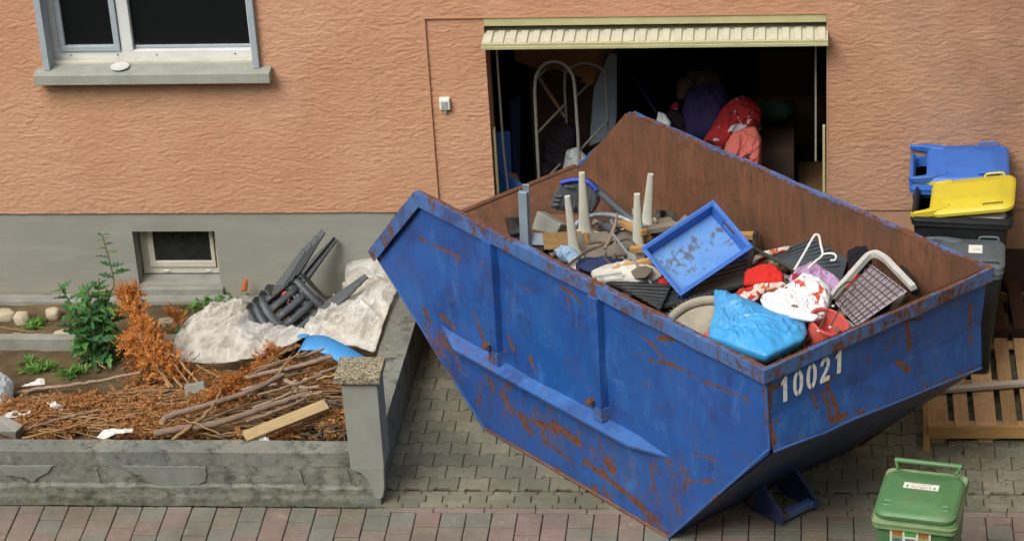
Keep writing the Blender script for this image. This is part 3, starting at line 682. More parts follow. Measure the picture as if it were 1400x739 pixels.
# side wall running back to the house: two lengths of coping
def sidewall(x0a, x0b, y0, y1, z0, z1, seed):
    ny = int((y1 - y0) / .03); b = MB()
    Y = np.linspace(y0, y1, ny); s = (Y - y0) / (y1 - y0)
    xr = .058 + (Y + 2.6) * .022
    xl = xr - .20
    X = np.stack([xl + (xr - xl) * t for t in np.linspace(0, 1, 9)], 1); YY = np.repeat(Y[:, None], 9, 1)
    b.grid(np.stack([X, YY, z1 + .008 * (fbm(X * 8, YY * 8, 4, seed) - .5) * 2], -1))
    zz = np.linspace(z0, z1 - .002, 14); YY, ZZ = np.meshgrid(Y, zz); b.grid(np.stack([np.repeat(xr[None], 14, 0) + .010 * (fbm(YY * 6, ZZ * 8, 5, seed + 2) - .4), YY, ZZ], -1))
    b.span((-.13, y0, z0), (.0, y1, z1 - .02)); return b
obj('side_coping', sidewall(0, 0, -2.60, -1.56, -.02, .42, 3), M['oldcap'], pw, fix=False, smooth=50)
obj('side_coping', sidewall(0, 0, -1.552, -.005, -.02, .417, 9), M['oldcap'], pw, fix=False, smooth=50)
# pillar with washed concrete cap
pil = thing('gate_pillar', 'grey rendered pillar with pebbly concrete cap at the corner of the low wall', 'pillar', (0, -2.73, 0))
b = MB(); zz = np.linspace(.30, .985, 8)
b.loft([[(-.135 + .008 * t, -2.838, z), (.108 - .004 * t, -2.838, z), (.112 - .004 * t, -2.61, z), (-.135 + .008 * t, -2.61, z)] for z, t in ((.985, 0), (.6, .5), (.30, 1))])
obj('shaft', b, M['pillar'], pil, bevel=.006, seg=2)
b = MB(); P2 = [(-.127, .32), (-.115, .285), (-.06, .265), (-.025, .215), (.0, .15), (.015, .085), (.03, .055), (.055, .05), (.078, .075), (.094, .15), (.102, .32)]
b.prism([(x, -2.80, z) for x, z in P2], (0, -.0392, 0)); obj('render_skirt', b, M['pillar'], pil, bevel=.006, seg=2)
obj('core', MB().span((-.12, -2.80, -.02), (.075, -2.605, .302)), M['oldwall'], pil)
obj('cap', MB().span((-.178, -2.868, .986), (.134, -2.585, 1.036)), M['washed'], pil, bevel=.006, seg=2)

# soil of the bed and the two edgings
def soilz(x, y):
    s = np.clip((-y - 1.05) / 1.2, 0, 1); s = s * s * (3 - 2 * s)
    return .055 + .19 * s + .05 * (fbm(x * 2.2, y * 2.2, 4, 6) - .5) + .02 * (fbm(x * 9, y * 9, 3, 9) - .5)
X, Y = np.meshgrid(np.linspace(-8, -.10, 320), np.linspace(-2.66, .02, 110))
struct('garden_soil', MB().grid(np.stack([X, Y, soilz(X, Y)], -1)), M['soil'], smooth=60, fix=False)
def sz(x, y): return float(soilz(np.array(x), np.array(y)))
def kerb(name, label, x0, x1, y0, y1, ztop, seed, grp):
    X, S = np.meshgrid(np.linspace(x0, x1, max(4, int((x1 - x0) / .03))), np.arange(4))
    Yv = np.choose(S, [y0, y0 + .006, y1 - .006, y1]); Zv = np.choose(S, [-.05, ztop, ztop, -.05]) + .008 * (fbm(X * 9, S * 3.0, 3, seed) - .5)
    Zv = np.where((S == 0) | (S == 3), -.05, Zv); b = MB().grid(np.stack([X, Yv + .006 * (vn(X * 6, S * 2.0, seed) - .5), Zv], -1))
    b.f.append(tuple(range(0, len(b.v), X.shape[1]))); b.mi.append(0); b.f.append(tuple(range(X.shape[1] - 1, len(b.v), X.shape[1]))); b.mi.append(0)
    o = obj(name, b, M['concrete'], smooth=40); return ntag(o, label, 'kerb', grp)
kerb('edging_kerb', 'narrow pale concrete kerb lying against the plinth left of the leafy weed', -8, -2.52, -.15, -.02, .085, 1, 'edging kerbs')
kerb('edging_kerb', 'narrow pale concrete kerb against the plinth below the cellar window', -2.515, -.9, -.14, -.02, .08, 2, 'edging kerbs')
kerb('edging_kerb', 'long concrete edging slab left of the leafy weed, behind the small weeds', -8, -2.26, -.82, -.72, .135, 3, 'edging kerbs')
kerb('edging_kerb', 'short concrete edging slab half hidden behind the leafy weed', -2.255, -1.75, -.80, -.71, .125, 4, 'edging kerbs')
# ================================================================ the skip
D0 = Vector((.674, -1.902, 0)); TT = Vector((.7272, -.6864, 0)); NN = Vector((.6864, .7272, 0)); SW = 1.85
def SP(s, w, z): return D0 + TT * (s + .1 * w) + NN * w + Vector((0, 0, z))
def wfar(z): return 1.62 + .23 * min(1, max(0, z / 1.1))
A_, B_, F_, E_, D_, C_ = (-.55, 1.752), (2.80, 1.70), (2.825, 1.12), (1.88, .006), (0, .04), (-1.15, 1.06)
FF = (2.735, .965)     # far lower corner of the end panel
skip = thing('skip', 'big blue rusty skip numbered 10021, heaped with rubbish in front of the garage', 'skip', tuple(SP(.9, .9, 0)))
def segd(px, pz, a, b):
    ax, az = a; bx, bz = b; dx, dz = bx - ax, bz - az; L = dx * dx + dz * dz + 1e-9
    t = np.clip(((px - ax) * dx + (pz - az) * dz) / L, 0, 1); return np.hypot(px - ax - t * dx, pz - az - t * dz)
def paint(px, pz, strokes):
    r = np.zeros_like(px)
    wob = .012 * (fbm(px * 14, pz * 14, 4, 3) - .5); wob2 = .012 * (fbm(px * 14, pz * 14, 4, 9) - .5)
    for wd, k, pts in strokes:
        for a, b in zip(pts[:-1], pts[1:]):
            d = segd(px + wob, pz + wob2, a, b); r = np.maximum(r, k * np.clip(1.35 - d / wd, 0, 1))
    return r
def setattr_(o, name, vals):
    a = o.data.attributes.new(name, 'FLOAT', 'POINT'); a.data.foreach_set('value', np.asarray(vals, np.float32))
NEAR = [
 (.012, .75, [(-0.594,1.359),(-0.485,1.358),(-0.336,1.370),(-0.158,1.354)]), (.010, .75, [(-0.167,1.394),(-0.159,1.311)]), (.009, .7, [(-0.494,1.349),(-0.483,1.266)]), (.008, .62, [(-0.078,1.501),(-0.055,1.413)]),
 (.010, .7, [(0.475,1.384),(0.575,1.383),(0.678,1.372)]), (.017, .8, [(0.910,1.538),(1.032,1.535),(1.129,1.490)]), (.013, .7, [(0.988,1.513),(0.979,1.387)]), (.022, .72, [(-0.592,0.799),(-0.529,0.704)]),
 (.026, .78, [(-0.403,0.813),(-0.332,0.793),(-0.262,0.767)]), (.018, .72, [(0.335,0.940),(0.380,0.842)]), (.020, .78, [(0.556,0.855),(0.615,0.740)]), (.020, .75, [(0.085,0.490),(0.140,0.406)]), (.024, .78, [(0.230,0.443),(0.279,0.374),(0.335,0.302)]),
 (.045, .8, [(0.414,0.324),(0.464,0.274),(0.514,0.224)]), (.03, .7, [(0.593,0.360),(0.782,0.353)]), (.038, .78, [(0.764,0.416),(0.875,0.393),(1.007,0.375)]), (.022, .65, [(0.322,0.333),(0.667,0.333)]),
 (.018, .72, [(1.226,0.489),(1.250,0.394),(1.382,0.296)]), (.016, .7, [(1.727,0.549),(1.773,0.329)]), (.022, .7, [(1.815,0.503),(1.881,0.412)]), (.011, .75, [(1.617,1.315),(1.729,1.349)]), (.013, .78, [(1.762,1.324),(1.960,1.378),(2.218,1.371),(2.433,1.391),(2.638,1.397)]),
 (.010, .7, [(2.639,1.440),(2.644,1.378)]), (.022, .85, [(1.852,1.529),(1.987,1.572)]), (.014, .75, [(1.700,1.474),(1.808,1.457),(1.893,1.389)]), (.012, .72, [(2.016,0.723),(2.037,0.563),(2.057,0.527)]), (.011, .75, [(2.057,0.527),(2.322,0.653)]),
 (.010, .65, [(2.146,0.792),(2.340,0.823)]), (.018, .75, [(2.798,1.586),(2.813,1.345),(2.829,1.127)]), (.012, .7, [(2.726,1.349),(2.807,1.347)]), (.022, .7, [(0.652,0.224),(1.031,0.167)]), (.018, .66, [(1.289,0.195),(1.646,0.154)]),
 (.03, .72, [(1.073,0.245),(1.433,0.184),(1.784,0.090)]), (.035, .75, [(0.760,0.045),(1.058,0.012),(1.423,-0.009),(1.815,-0.013)]), (.02, .7, [(-0.390,0.397),(-0.275,0.323)]), (.02, .62, [(-0.161,0.249),(0.060,0.221)]), (.018, .7, [(-0.027,0.972),(0.063,0.761)]),
 (.012, .7, [(1.692,1.141),(1.732,1.125)]), (.012, .7, [(1.767,0.990),(1.822,0.996)]), (.012, .65, [(1.555,1.167),(1.566,1.111)]), (.010, .6, [(0.073,1.448),(0.107,1.404)]), (.02, .7, [(0.176,0.894),(0.283,0.791)]), (.02, .75, [(1.247,0.956),(1.292,0.747)])]
ENDS = [
 (.022, .85, [(1.170,1.554),(1.191,1.450),(1.206,1.358)]), (.028, .85, [(1.100,1.301),(1.145,1.262),(1.190,1.211)]), (.020, .75, [(0.496,1.402),(0.539,1.257),(0.563,1.133)]), (.016, .7, [(0.466,1.339),(0.496,1.160)]), (.025, .8, [(0.478,1.157),(0.551,1.116),(0.625,1.119)]),
 (.013, .72, [(0.825,1.456),(0.856,1.395)]), (.012, .65, [(0.369,1.351),(0.393,1.261)]), (.014, .7, [(1.088,1.606),(1.302,1.547)]), (.016, .75, [(0.033,1.532),(0.121,1.529)]), (.010, .7, [(0.042,1.295),(0.089,1.292)]), (.022, .75, [(0.010,1.598),(0.022,1.170)]),
 (.018, .65, [(1.010,1.433),(1.071,1.506)]), (.015, .7, [(0.581,1.438),(0.508,1.392),(0.484,1.305)]), (.02, .7, [(1.739,1.471),(1.762,1.188)])]
# ---- near side panel
rows = list(np.linspace(0, 1.06, 82)) + list(np.linspace(1.06, 1.752, 54))[1:]
ncol = 300; Sg = np.zeros((len(rows), ncol)); Zg = np.zeros_like(Sg)
def sl(z): return D_[0] + (C_[0] - D_[0]) * z / C_[1] if z <= C_[1] else C_[0] + (A_[0] - C_[0]) * (z - C_[1]) / (A_[1] - C_[1])
def sr(z, f=F_): return E_[0] + (f[0] - E_[0]) * z / f[1] if z <= f[1] else f[0] + (B_[0] - f[0]) * (z - f[1]) / (1.752 - f[1])
for j, z in enumerate(rows):
    a, b = sl(z), sr(z); Sg[j] = np.linspace(a, b, ncol)
    zb = .034 * (1 - np.linspace(0, 1, ncol)) * max(0, 1 - z / .5); Zg[j] = z + zb - (z / 1.752) * .052 * np.clip((Sg[j] + .55) / 3.35, 0, 1) + .006 * (1 - z / 1.752)
dent = .022 * (fbm(Sg * 1.6, Zg * 2.2, 3, 5) - .5) + .012 * (fbm(Sg * 5, Zg * 5, 3, 15) - .5)
edge = np.minimum(1, np.minimum(np.linspace(0, 1, len(rows))[:, None], 1 - np.linspace(0, 1, len(rows))[:, None]) * 12)
dent = dent * edge
sg, dn, zg = Sg, dent, Zg
PX = np.stack([D0.x + TT.x * sg + NN.x * dn, D0.y + TT.y * sg + NN.y * dn, zg], -1)
near = obj('side_panel', MB().grid(PX), M['skip'], skip, mw=Matrix.Identity(4), smooth=60, fix=False)
rust = paint(sg, zg, NEAR)
low = np.clip(1 - zg / .16, 0, 1) * .62 * (fbm(sg * 4, zg * 3, 3, 8) > .36); rust = np.maximum(rust, low)
mid = np.where(zg < .68, .34 * np.clip(fbm(sg * 1.7 + 3, zg * 2.4, 3, 44) * 2.8 - .95, 0, 1), 0); rust = np.maximum(rust, mid + np.where(zg < .68, .05, 0))
setattr_(near, 'rust', rust.ravel())
# ---- end panel
nw, nz = 170, 64
V_, U_ = np.meshgrid(np.linspace(0, 1, nz), np.linspace(0, 1, nw), indexing='ij')
Bn, Bf, Fn, Ff = [np.array(p) for p in (SP(B_[0], 0, 1.70), SP(B_[0], SW, 1.715), SP(F_[0], 0, F_[1]), SP(FF[0], SW, FF[1]))]
top = Bn + (Bf - Bn) * U_[..., None]; bot = Fn + (Ff - Fn) * U_[..., None]; PE = top + (bot - top) * V_[..., None]
ed = (Bf - Bn)[:2] / np.linalg.norm((Bf - Bn)[:2]); on = np.array([ed[1], -ed[0], 0])
if on[:2] @ np.array(TT[:2]) < 0: on = -on
bul = .045 * np.clip((V_ - .62 + .10 * (vn(U_ * 5, U_ * 0, 7) - .5)) / .38, 0, 1) + .03 * (fbm(U_ * 3, V_ * 1.5, 3, 4) - .5) * np.sin(V_ * math.pi) + .012 * np.exp(-((U_ - .22) / .06) ** 2) * np.clip(V_ * 2 - .9, 0, 1)
PE = PE + on * bul[..., None]
endp = obj('end_panel', MB().grid(PE), M['skip'], skip, mw=Matrix.Identity(4), smooth=50, fix=False)
ecoord = (PE[..., :2] - np.array(SP(2.80, 0, 0))[:2]) @ ed
rust = paint(ecoord, PE[..., 2], ENDS)
rust = np.maximum(rust, np.clip(V_ * 9 - 8.2, 0, 1) * .5)
setattr_(endp, 'rust', rust.ravel())
# ---- sloping bottom at the right end, sloping left end, floor, far side
En, Ef = SP(E_[0], 0, .008), SP(E_[0], 1.62, .03); Dn, Df = SP(0, 0, .042), SP(0, 1.62, .09); Cn, Cf = SP(C_[0], 0, C_[1]), SP(C_[0] - .03, SW, 1.10)
Fn2, Ff2 = Vector(PE[-1, 0]), Vector(PE[-1, -1])
def quadgrid(a, b, c, d, nu, nv, amp, seed, nrm):
    V, U = np.meshgrid(np.linspace(0, 1, nv), np.linspace(0, 1, nu), indexing='ij'); a, b, c, d = [np.array(q) for q in (a, b, c, d)]
    P = (a + (b - a) * U[..., None]) * (1 - V[..., None]) + (d + (c - d) * U[..., None]) * V[..., None]
    return P + np.array(nrm) * (amp * (fbm(U * 5, V * 3, 3, seed) - .5) * np.sin(U * math.pi) * np.sin(V * math.pi))[..., None]
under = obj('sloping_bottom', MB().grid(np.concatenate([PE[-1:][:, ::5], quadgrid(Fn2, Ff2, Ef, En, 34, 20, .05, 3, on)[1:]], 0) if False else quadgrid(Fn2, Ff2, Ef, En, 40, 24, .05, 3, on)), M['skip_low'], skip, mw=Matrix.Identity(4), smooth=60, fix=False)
obj('seam', MB().tube([Vector(PE[-1, i]) for i in range(0, nw, 13)] + [Ff2], .009, 6), M['skip_worn'], skip, smooth=60)
obj('seam', MB().tube([SP(F_[0], 0, F_[1]) - NN * .004, SP((F_[0] + E_[0]) / 2, 0, F_[1] / 2) - NN * .002, En], .010, 6), M['skip_worn'], skip, smooth=60)
obj('seam', MB().tube([SP(B_[0] - .003, 0, 1.62), SP(F_[0], 0, F_[1])], .010, 6), M['skip_worn'], skip, smooth=60)
obj('seam', MB().tube([Dn, SP(.7, 0, .034), SP(1.3, 0, .024), En], .013, 6), M['rust'], skip, smooth=60)
obj('seam', MB().tube([Cn, Dn], .011, 6), M['skip_worn'], skip, smooth=60)
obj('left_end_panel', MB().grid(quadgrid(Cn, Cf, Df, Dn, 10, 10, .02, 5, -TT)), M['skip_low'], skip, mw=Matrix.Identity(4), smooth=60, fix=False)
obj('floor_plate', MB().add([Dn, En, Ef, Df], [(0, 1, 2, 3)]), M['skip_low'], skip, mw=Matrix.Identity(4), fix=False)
Bfv, Afv = SP(B_[0], SW, 1.715), SP(A_[0], SW, 1.752)
def farquad(off):
    pts = [(D_, 1.62, .09), (E_, 1.62, .03)]
    P = [SP(D_[0], 1.62 + off, .09), SP(E_[0], 1.62 + off, .03), SP(FF[0], SW + off, FF[1]), SP(B_[0], SW + off, 1.715), SP(A_[0], SW + off, 1.752), SP(C_[0] - .03, SW + off, 1.10)]; return P
# inner faces, bare and rusty
b = MB(); ii = .014
nrw = [SP(s, ii, z) for s, z in ((D_[0], .05), (E_[0], .03), (F_[0] - .01, F_[1]), (B_[0] - .01, 1.69), (A_[0], 1.742), (C_[0], 1.055))]
b.add(nrw, [tuple(range(6))])
b.grid(quadgrid(SP(C_[0] + .014, 0, C_[1]), SP(C_[0] - .016, SW, 1.10), Df, Dn, 26, 20, .05, 11, TT))
b.grid((PE - on * .014)[::3, ::5]); b.grid(quadgrid(Fn2 - Vector(on) * .02, Ff2 - Vector(on) * .02, Ef - Vector(on) * .02, En - Vector(on) * .02, 6, 6, 0, 2, on))
obj('inner_face', b, M['rust'], skip, mw=Matrix.Identity(4), smooth=60, fix=False)
b = MB()
V, U = np.meshgrid(np.linspace(0, 1, 40), np.linspace(0, 1, 110), indexing='ij')
P = np.zeros((40, 110, 3))
for j in range(40):
    z = .09 + (1.752 - .09) * j / 39; a = sl(min(z, 1.751)) - .02; e = sr(min(z, 1.751), FF)
    ss = np.linspace(a, e, 110); zz = z - (z / 1.752) * .037 * np.clip((ss + .55) / 3.35, 0, 1)
    wv = wfar(z) - .024 + .03 * (fbm(ss * 1.8, zz * 2, 3, 21) - .5) * math.sin(math.pi * j / 39)
    P[j, :, 0] = D0.x + TT.x * (ss + .1 * wv) + NN.x * wv; P[j, :, 1] = D0.y + TT.y * (ss + .1 * wv) + NN.y * wv; P[j, :, 2] = zz
obj('far_inner_face', b.grid(P), M['rust'], skip, mw=Matrix.Identity(4), smooth=60, fix=False)
obj('far_side_panel', MB().grid((P + np.array(NN) * .035)[::3, ::4]), M['skip'], skip, mw=Matrix.Identity(4), fix=False)
# ---- rim all the way round: C A B (near), B A C (far)
def ring(s, w, z, os, ow, bs, bz, inn):
    """inner top, outer top, outer bottom, inner bottom"""
    return [SP(s - os * inn[0], w - ow * inn[1], z), SP(s + os, w + ow, z), SP(s + os + bs, w + ow, z + bz), SP(s - os * inn[0] + bs * .2, w - ow * inn[1], z + bz * .2)]
ow = .042
rings = [ring(C_[0], 0, C_[1], 0, -ow, .066, -.058, (0, .2)), ring(A_[0], 0, A_[1], 0, -ow, .040, -.105, (0, .2)), ring(B_[0], 0, 1.70, .03, -ow, 0, -.095, (.2, .2)),
         ring(B_[0], SW, 1.716, .022, ow, 0, -.095, (.2, .2)), ring(A_[0], SW, 1.752, 0, ow, .040, -.105, (0, .2)), ring(C_[0] - .03, SW, 1.10, 0, ow, .066, -.058, (0, .2))]
full = []
for a, c in zip(rings[:-1], rings[1:]):
    n = max(2, int((a[0] - c[0]).length / .12))
    for k in range(n): full.append([p.lerp(q, k / n) + (Vector((random.gauss(0, .0022), random.gauss(0, .0022), random.gauss(0, .002))) if k else Vector()) for p, q in zip(a, c)])
full.append(rings[-1])
rim_ = obj('rim', MB().loft(full), M['skip_rail'], skip, mw=Matrix.Identity(4), fix=True)
setattr_(rim_, 'rust', [(.42, .06, .10, .2)[i % 4] for i in range(len(full) * 4)])
obj('rim', MB().tube([Cn + Vector((0, 0, .0)) - TT * .01, SP(C_[0] - .02, .6, 1.075), SP(C_[0] - .03, 1.2, 1.09), Cf - TT * .01], .020, 8), M['rust'], skip, smooth=50)
# ---- ribs, flange, pins
for s0, s1, zt, zb_ in ((.165, .275, 1.645, .70), (1.225, 1.335, 1.625, .70)):
    o = obj('rib', MB().loft([[SP(s0, .006, zt), SP(s0 + .012, -.055, zt), SP(s1 - .006, -.055, zt), SP(s1, .006, zt)], [SP(s0 + .01, .006, zb_), SP(s0 + .022, -.055, zb_), SP(s1 - .006, -.055, zb_), SP(s1, .006, zb_)]]), M['skip'], skip, mw=Matrix.Identity(4), bevel=.006, seg=2)
    p = obj('lifting_pin', MB().tube([SP(s0 + .03, -.05, .83), SP(s0 + .03, -.105, .83)], .018, 10).tube([SP(s0 + .03, -.085, .83), SP(s0 + .03, -.10, .83)], .030, 10), M['rust'], skip, smooth=40)
    obj('rib_foot', MB().loft([[SP(s0 - .01, .004, .79), SP(s0 + .02, -.059, .79), SP(s1, -.059, .79), SP(s1 + .012, .004, .79)], [SP(s0 - .01, .004, .695), SP(s0 + .02, -.059, .695), SP(s1, -.059, .695), SP(s1 + .012, .004, .695)]]), M['skip_rail'], skip, mw=Matrix.Identity(4))
fl = [(-.42, .004, .735), (-.18, -.085, .662), (.3, -.09, .66), (1.0, -.09, .655), (1.62, -.09, .655), (1.94, .004, .66)]
inn_ = [(-.42, .008, .74), (-.18, .008, .715), (.3, .008, .705), (1.0, .008, .70), (1.62, .008, .70), (1.94, .008, .665)]
obj('side_flange', MB().loft([[SP(*i_), SP(*p), SP(p[0], p[1], p[2] - .016), SP(i_[0], i_[1], i_[2] - .016)] for p, i_ in zip(fl, inn_)]), M['skip_worn'], skip, mw=Matrix.Identity(4))
# ---- hook bracket under the right end
for w_ in (.61, .90):
    pr = [(1.93, .05), (2.10, .26), (2.28, .11), (2.28, .03), (2.0, .02)]
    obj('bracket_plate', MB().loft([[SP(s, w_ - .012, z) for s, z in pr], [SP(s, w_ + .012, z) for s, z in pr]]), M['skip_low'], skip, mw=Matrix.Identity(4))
obj('bracket_bar', MB().loft([[SP(s, w_, z) for s, z in ((2.22, .045), (2.275, .045), (2.275, .095), (2.22, .095))] for w_ in (.622, .888)]), M['skip_rail'], skip, mw=Matrix.Identity(4), bevel=.004)
# ---- stencilled number
base = [(0.149,1.401),(0.250,1.401),(0.364,1.404),(0.478,1.407),(0.599,1.423)]
topc = [(0.157,1.580),(0.251,1.583),(0.364,1.584),(0.472,1.587),(0.592,1.591)]
def D_one(): return [[(.30, 0), (.62, 0), (.62, 1), (.40, 1), (.12, .80), (.12, .68), (.30, .76)]]
def arc(cx, cy, rx, ry, a0, a1, n=12): return [(cx + rx * math.cos(R(a0 + (a1 - a0) * i / n)), cy + ry * math.sin(R(a0 + (a1 - a0) * i / n))) for i in range(n + 1)]
def D_zero():
    o = []
    for a0, a1 in ((-82, 82), (98, 262)):
        out = [(.5 + math.copysign(1, math.cos(R(a))) * .03 + .42 * math.cos(R(a)), .5 + .5 * math.copysign(abs(math.sin(R(a))) ** .8, math.sin(R(a)))) for a in np.linspace(a0, a1, 15)]
        inn = [(.5 + math.copysign(1, math.cos(R(a))) * .03 + .15 * math.cos(R(a)), .5 + .33 * math.copysign(abs(math.sin(R(a))) ** .6, math.sin(R(a)))) for a in np.linspace(a1, a0, 15)]
        o.append(out + inn)
    return o
def D_two():
    return [[(.06, .70), (.10, .86), (.24, .97), (.46, 1), (.46, .83), (.36, .80), (.31, .70)], [(.52, 1), (.74, .96), (.90, .82), (.92, .66), (.84, .50), (.62, .32), (.44, .17), (.92, .17), (.92, 0), (.08, 0), (.08, .15), (.50, .48), (.64, .62), (.66, .74), (.52, .83)]]
edv = Vector((*ed, 0)); onv = Vector(on)
for q, (fn, (e0, z0), (e1, z1)) in enumerate(zip((D_one, D_zero, D_zero, D_two, D_one), base, topc)):
    wd = .092; h = z1 - z0; mb = MB()
    for poly in fn():
        vs = []
        for x, y in poly:
            e = e0 - wd / 2 + x * wd; z = z0 + y * h; vv = (1.70 - z) / .58
            iw = min(nw - 1, max(0, int(e / (SW * 1.005) * nw))); jv = min(nz - 1, max(0, int(vv * (nz - 1))))
            vs.append(Vector(SP(2.80, 0, 0)) + edv * e + Vector((0, 0, z)) + onv * (float((PE[jv, iw] - np.array(SP(2.80, 0, 0))) @ on) + .006))
        k = len(vs); mb.add(vs, [tuple(range(k))])
    o = obj('number_digit', mb, M['digit'], skip, mw=Matrix.Identity(4), solid=.003)
# ================================================================ soft things: bags, cloths
def resample(P, n):
    P = [Vector(p) for p in P]; L = [0]
    for a, c in zip(P, P[1:] + P[:1]): L.append(L[-1] + (c - a).length)
    out = []; Q = P + P[:1]; j = 0
    for i in range(n):
        t = L[-1] * i / n
        while L[j + 1] < t: j += 1
        out.append(Q[j].lerp(Q[j + 1], (t - L[j]) / max(1e-9, L[j + 1] - L[j])))
    return out
def pillow(name, pts, h, mat, seed=1, fold=.012, freq=14, th=.02, n=72, rings=22, parent=None, rnd=2, power=.5, aniso=(1, 1), fine=.25, lump=0.0):
    """soft lump over an outline of world points, crumpled by folds"""
    P = resample(pts, n); c = sum(P, Vector()) / n
    for _ in range(rnd): P = [(P[i - 1] + P[i] * 2 + P[(i + 1) % n]) / 4 for i in range(n)]
    nr = Vector()
    for i in range(n): nr += (P[i] - c).cross(P[(i + 1) % n] - c)
    nr.normalize()
    if nr.dot(Vector(CAM['loc']) - c) < 0: nr = -nr
    ex = (P[0] - c).normalized(); ex = (ex - nr * ex.dot(nr)).normalized(); ey = nr.cross(ex)
    vs = []; fs = []; X_, Y_, Q_, E_ = [], [], [], []
    for j in range(rings):
        r = 1 - j / (rings - 1) * .985
        for i in range(n):
            q = c + (P[i] - c) * r; d = q - c; x, y = d.dot(ex) * aniso[0], d.dot(ey) * aniso[1]
            lift = h * (1 - r ** 2.2) ** power
            X_.append(x); Y_.append(y); Q_.append(q + nr * lift); E_.append(min(1, (1 - r) * 5 + .15))
    xa, ya = np.array(X_) + .37 * seed, np.array(Y_) + .53 * seed; th_ = seed * 1.3; ca, sa = math.cos(th_), math.sin(th_)
    u, v = xa * ca - ya * sa, xa * sa + ya * ca
    wu = u + .9 / freq * (vn(u * freq * .5, v * freq * .5, seed + 2) - .5) * 2; wv = v + .9 / freq * (vn(u * freq * .5, v * freq * .5, seed + 3) - .5) * 2
    cr = lambda p, q, s_: (1 - np.abs(2 * vn(p, q, s_) - 1)) ** 3.5          # sharp creases
    u2, v2 = wu * .5 + wv * .866, -wu * .866 + wv * .5
    f = fold * (1.7 * (fbm(wu * freq * .45, wv * freq * .45, 2, seed) - .38) + 1.1 * cr(wu * freq * 1.1, wv * freq * .28, seed + 7) + .8 * cr(u2 * freq * 1.4, v2 * freq * .35, seed + 9) + .5 * cr(wu * freq * .5, wv * freq * 2.0, seed + 11) + .35 * cr(u2 * freq * .8, v2 * freq * 3.2, seed + 13) + fine * (cr(wu * freq * 2.6, wv * freq * .9, seed + 15) + cr(u2 * freq * 1.1, v2 * freq * 4.4, seed + 17) - .5) - .8)
    if lump: f = f + lump * (fbm(u * 4.2, v * 4.2, 2, seed + 21) - .42) * 2
    vs = [q + nr * (ff * e) for q, ff, e in zip(Q_, f.tolist(), E_)]
    for j in range(rings - 1):
        for i in range(n): fs.append((j * n + i, j * n + (i + 1) % n, (j + 1) * n + (i + 1) % n, (j + 1) * n + i))
    fs.append(tuple((rings - 1) * n + i for i in range(n)))
    b = len(vs); vs += [p - nr * th + (c - p) * .12 for p in P]
    fs += [(i, b + i, b + (i + 1) % n, (i + 1) % n) for i in range(n)] + [tuple(b + i for i in range(n - 1, -1, -1))]
    return obj(name, MB().add(vs, fs), mat, parent, smooth=180)
def tag1(o, label, cat, group=None): return ntag(o, label, cat, group)

# ================================================================ the load in the skip
X, Wd = np.meshgrid(np.linspace(-.95, 2.66, 150), np.linspace(.04, 1.80, 70))
def pileh(s, w): return 1.10 + .10 * (ridge(s * 3, w * 3, 3, 5) - .4) + .10 * (fbm(s * 5, w * 5, 4, 2) - .5) - .33 * np.clip((-.1 - s) / .6, 0, 1) + .16 * np.clip((s - 1.1) / .9, 0, 1) - .05 * np.clip((.25 - w) / .25, 0, 1)
Hh = pileh(X, Wd); Hh = Hh + .02 * (vn(X * 40, Wd * 40, 4) - .5)
Pp = np.stack([D0.x + TT.x * (X + .1 * Wd) + NN.x * Wd, D0.y + TT.y * (X + .1 * Wd) + NN.y * Wd, Hh], -1)
o = obj('mixed_rubbish', MB().grid(Pp), M['rubble'], smooth=40, fix=False); ntag(o, 'dark loose rubbish filling the skip beneath the bigger pieces', 'rubbish', kind='stuff')
o = MB()
for i in range(150):
    s, w_ = random.uniform(-.6, 2.5), random.uniform(.12, 1.68); z = float(pileh(np.array(s), np.array(w_)))
    o.box(SP(s, w_, z + .02), (random.uniform(.08, .26), random.uniform(.03, .13), random.uniform(.003, .02)), Euler((random.uniform(-.5, .5), random.uniform(-.5, .5), random.uniform(0, 6.3))).to_matrix())
for i in range(900):
    s, w_ = random.uniform(-.75, 2.6), random.uniform(.08, 1.72); z = float(pileh(np.array(s), np.array(w_))) + random.uniform(0, .07)
    o.box(SP(s, w_, z + .015), (random.uniform(.015, .16), random.uniform(.01, .05), random.uniform(.004, .03)), Euler((random.uniform(-.6, .6), random.uniform(-.6, .6), random.uniform(0, 6.3))).to_matrix())
k = NT('scrap_bits'); ge = k.node('ShaderNodeNewGeometry')
cols = ['#6d6257', '#8f8678', '#3b3a3a', '#54483b', '#9a8a70', '#2a2a2c', '#5a3a2a', '#b0aca0', '#44505c', '#6a5238']
c_ = k.ramp(ge.outputs['Random Per Island'], [(i / len(cols), lin(h)) for i, h in enumerate(cols)], 'CONSTANT'); M['scrap'] = k.done(c_, .85, spec=.2)
o = obj('scrap_bits', o, M['scrap']); ntag(o, 'small splinters and scraps scattered over the load in the skip', 'rubbish', kind='stuff')

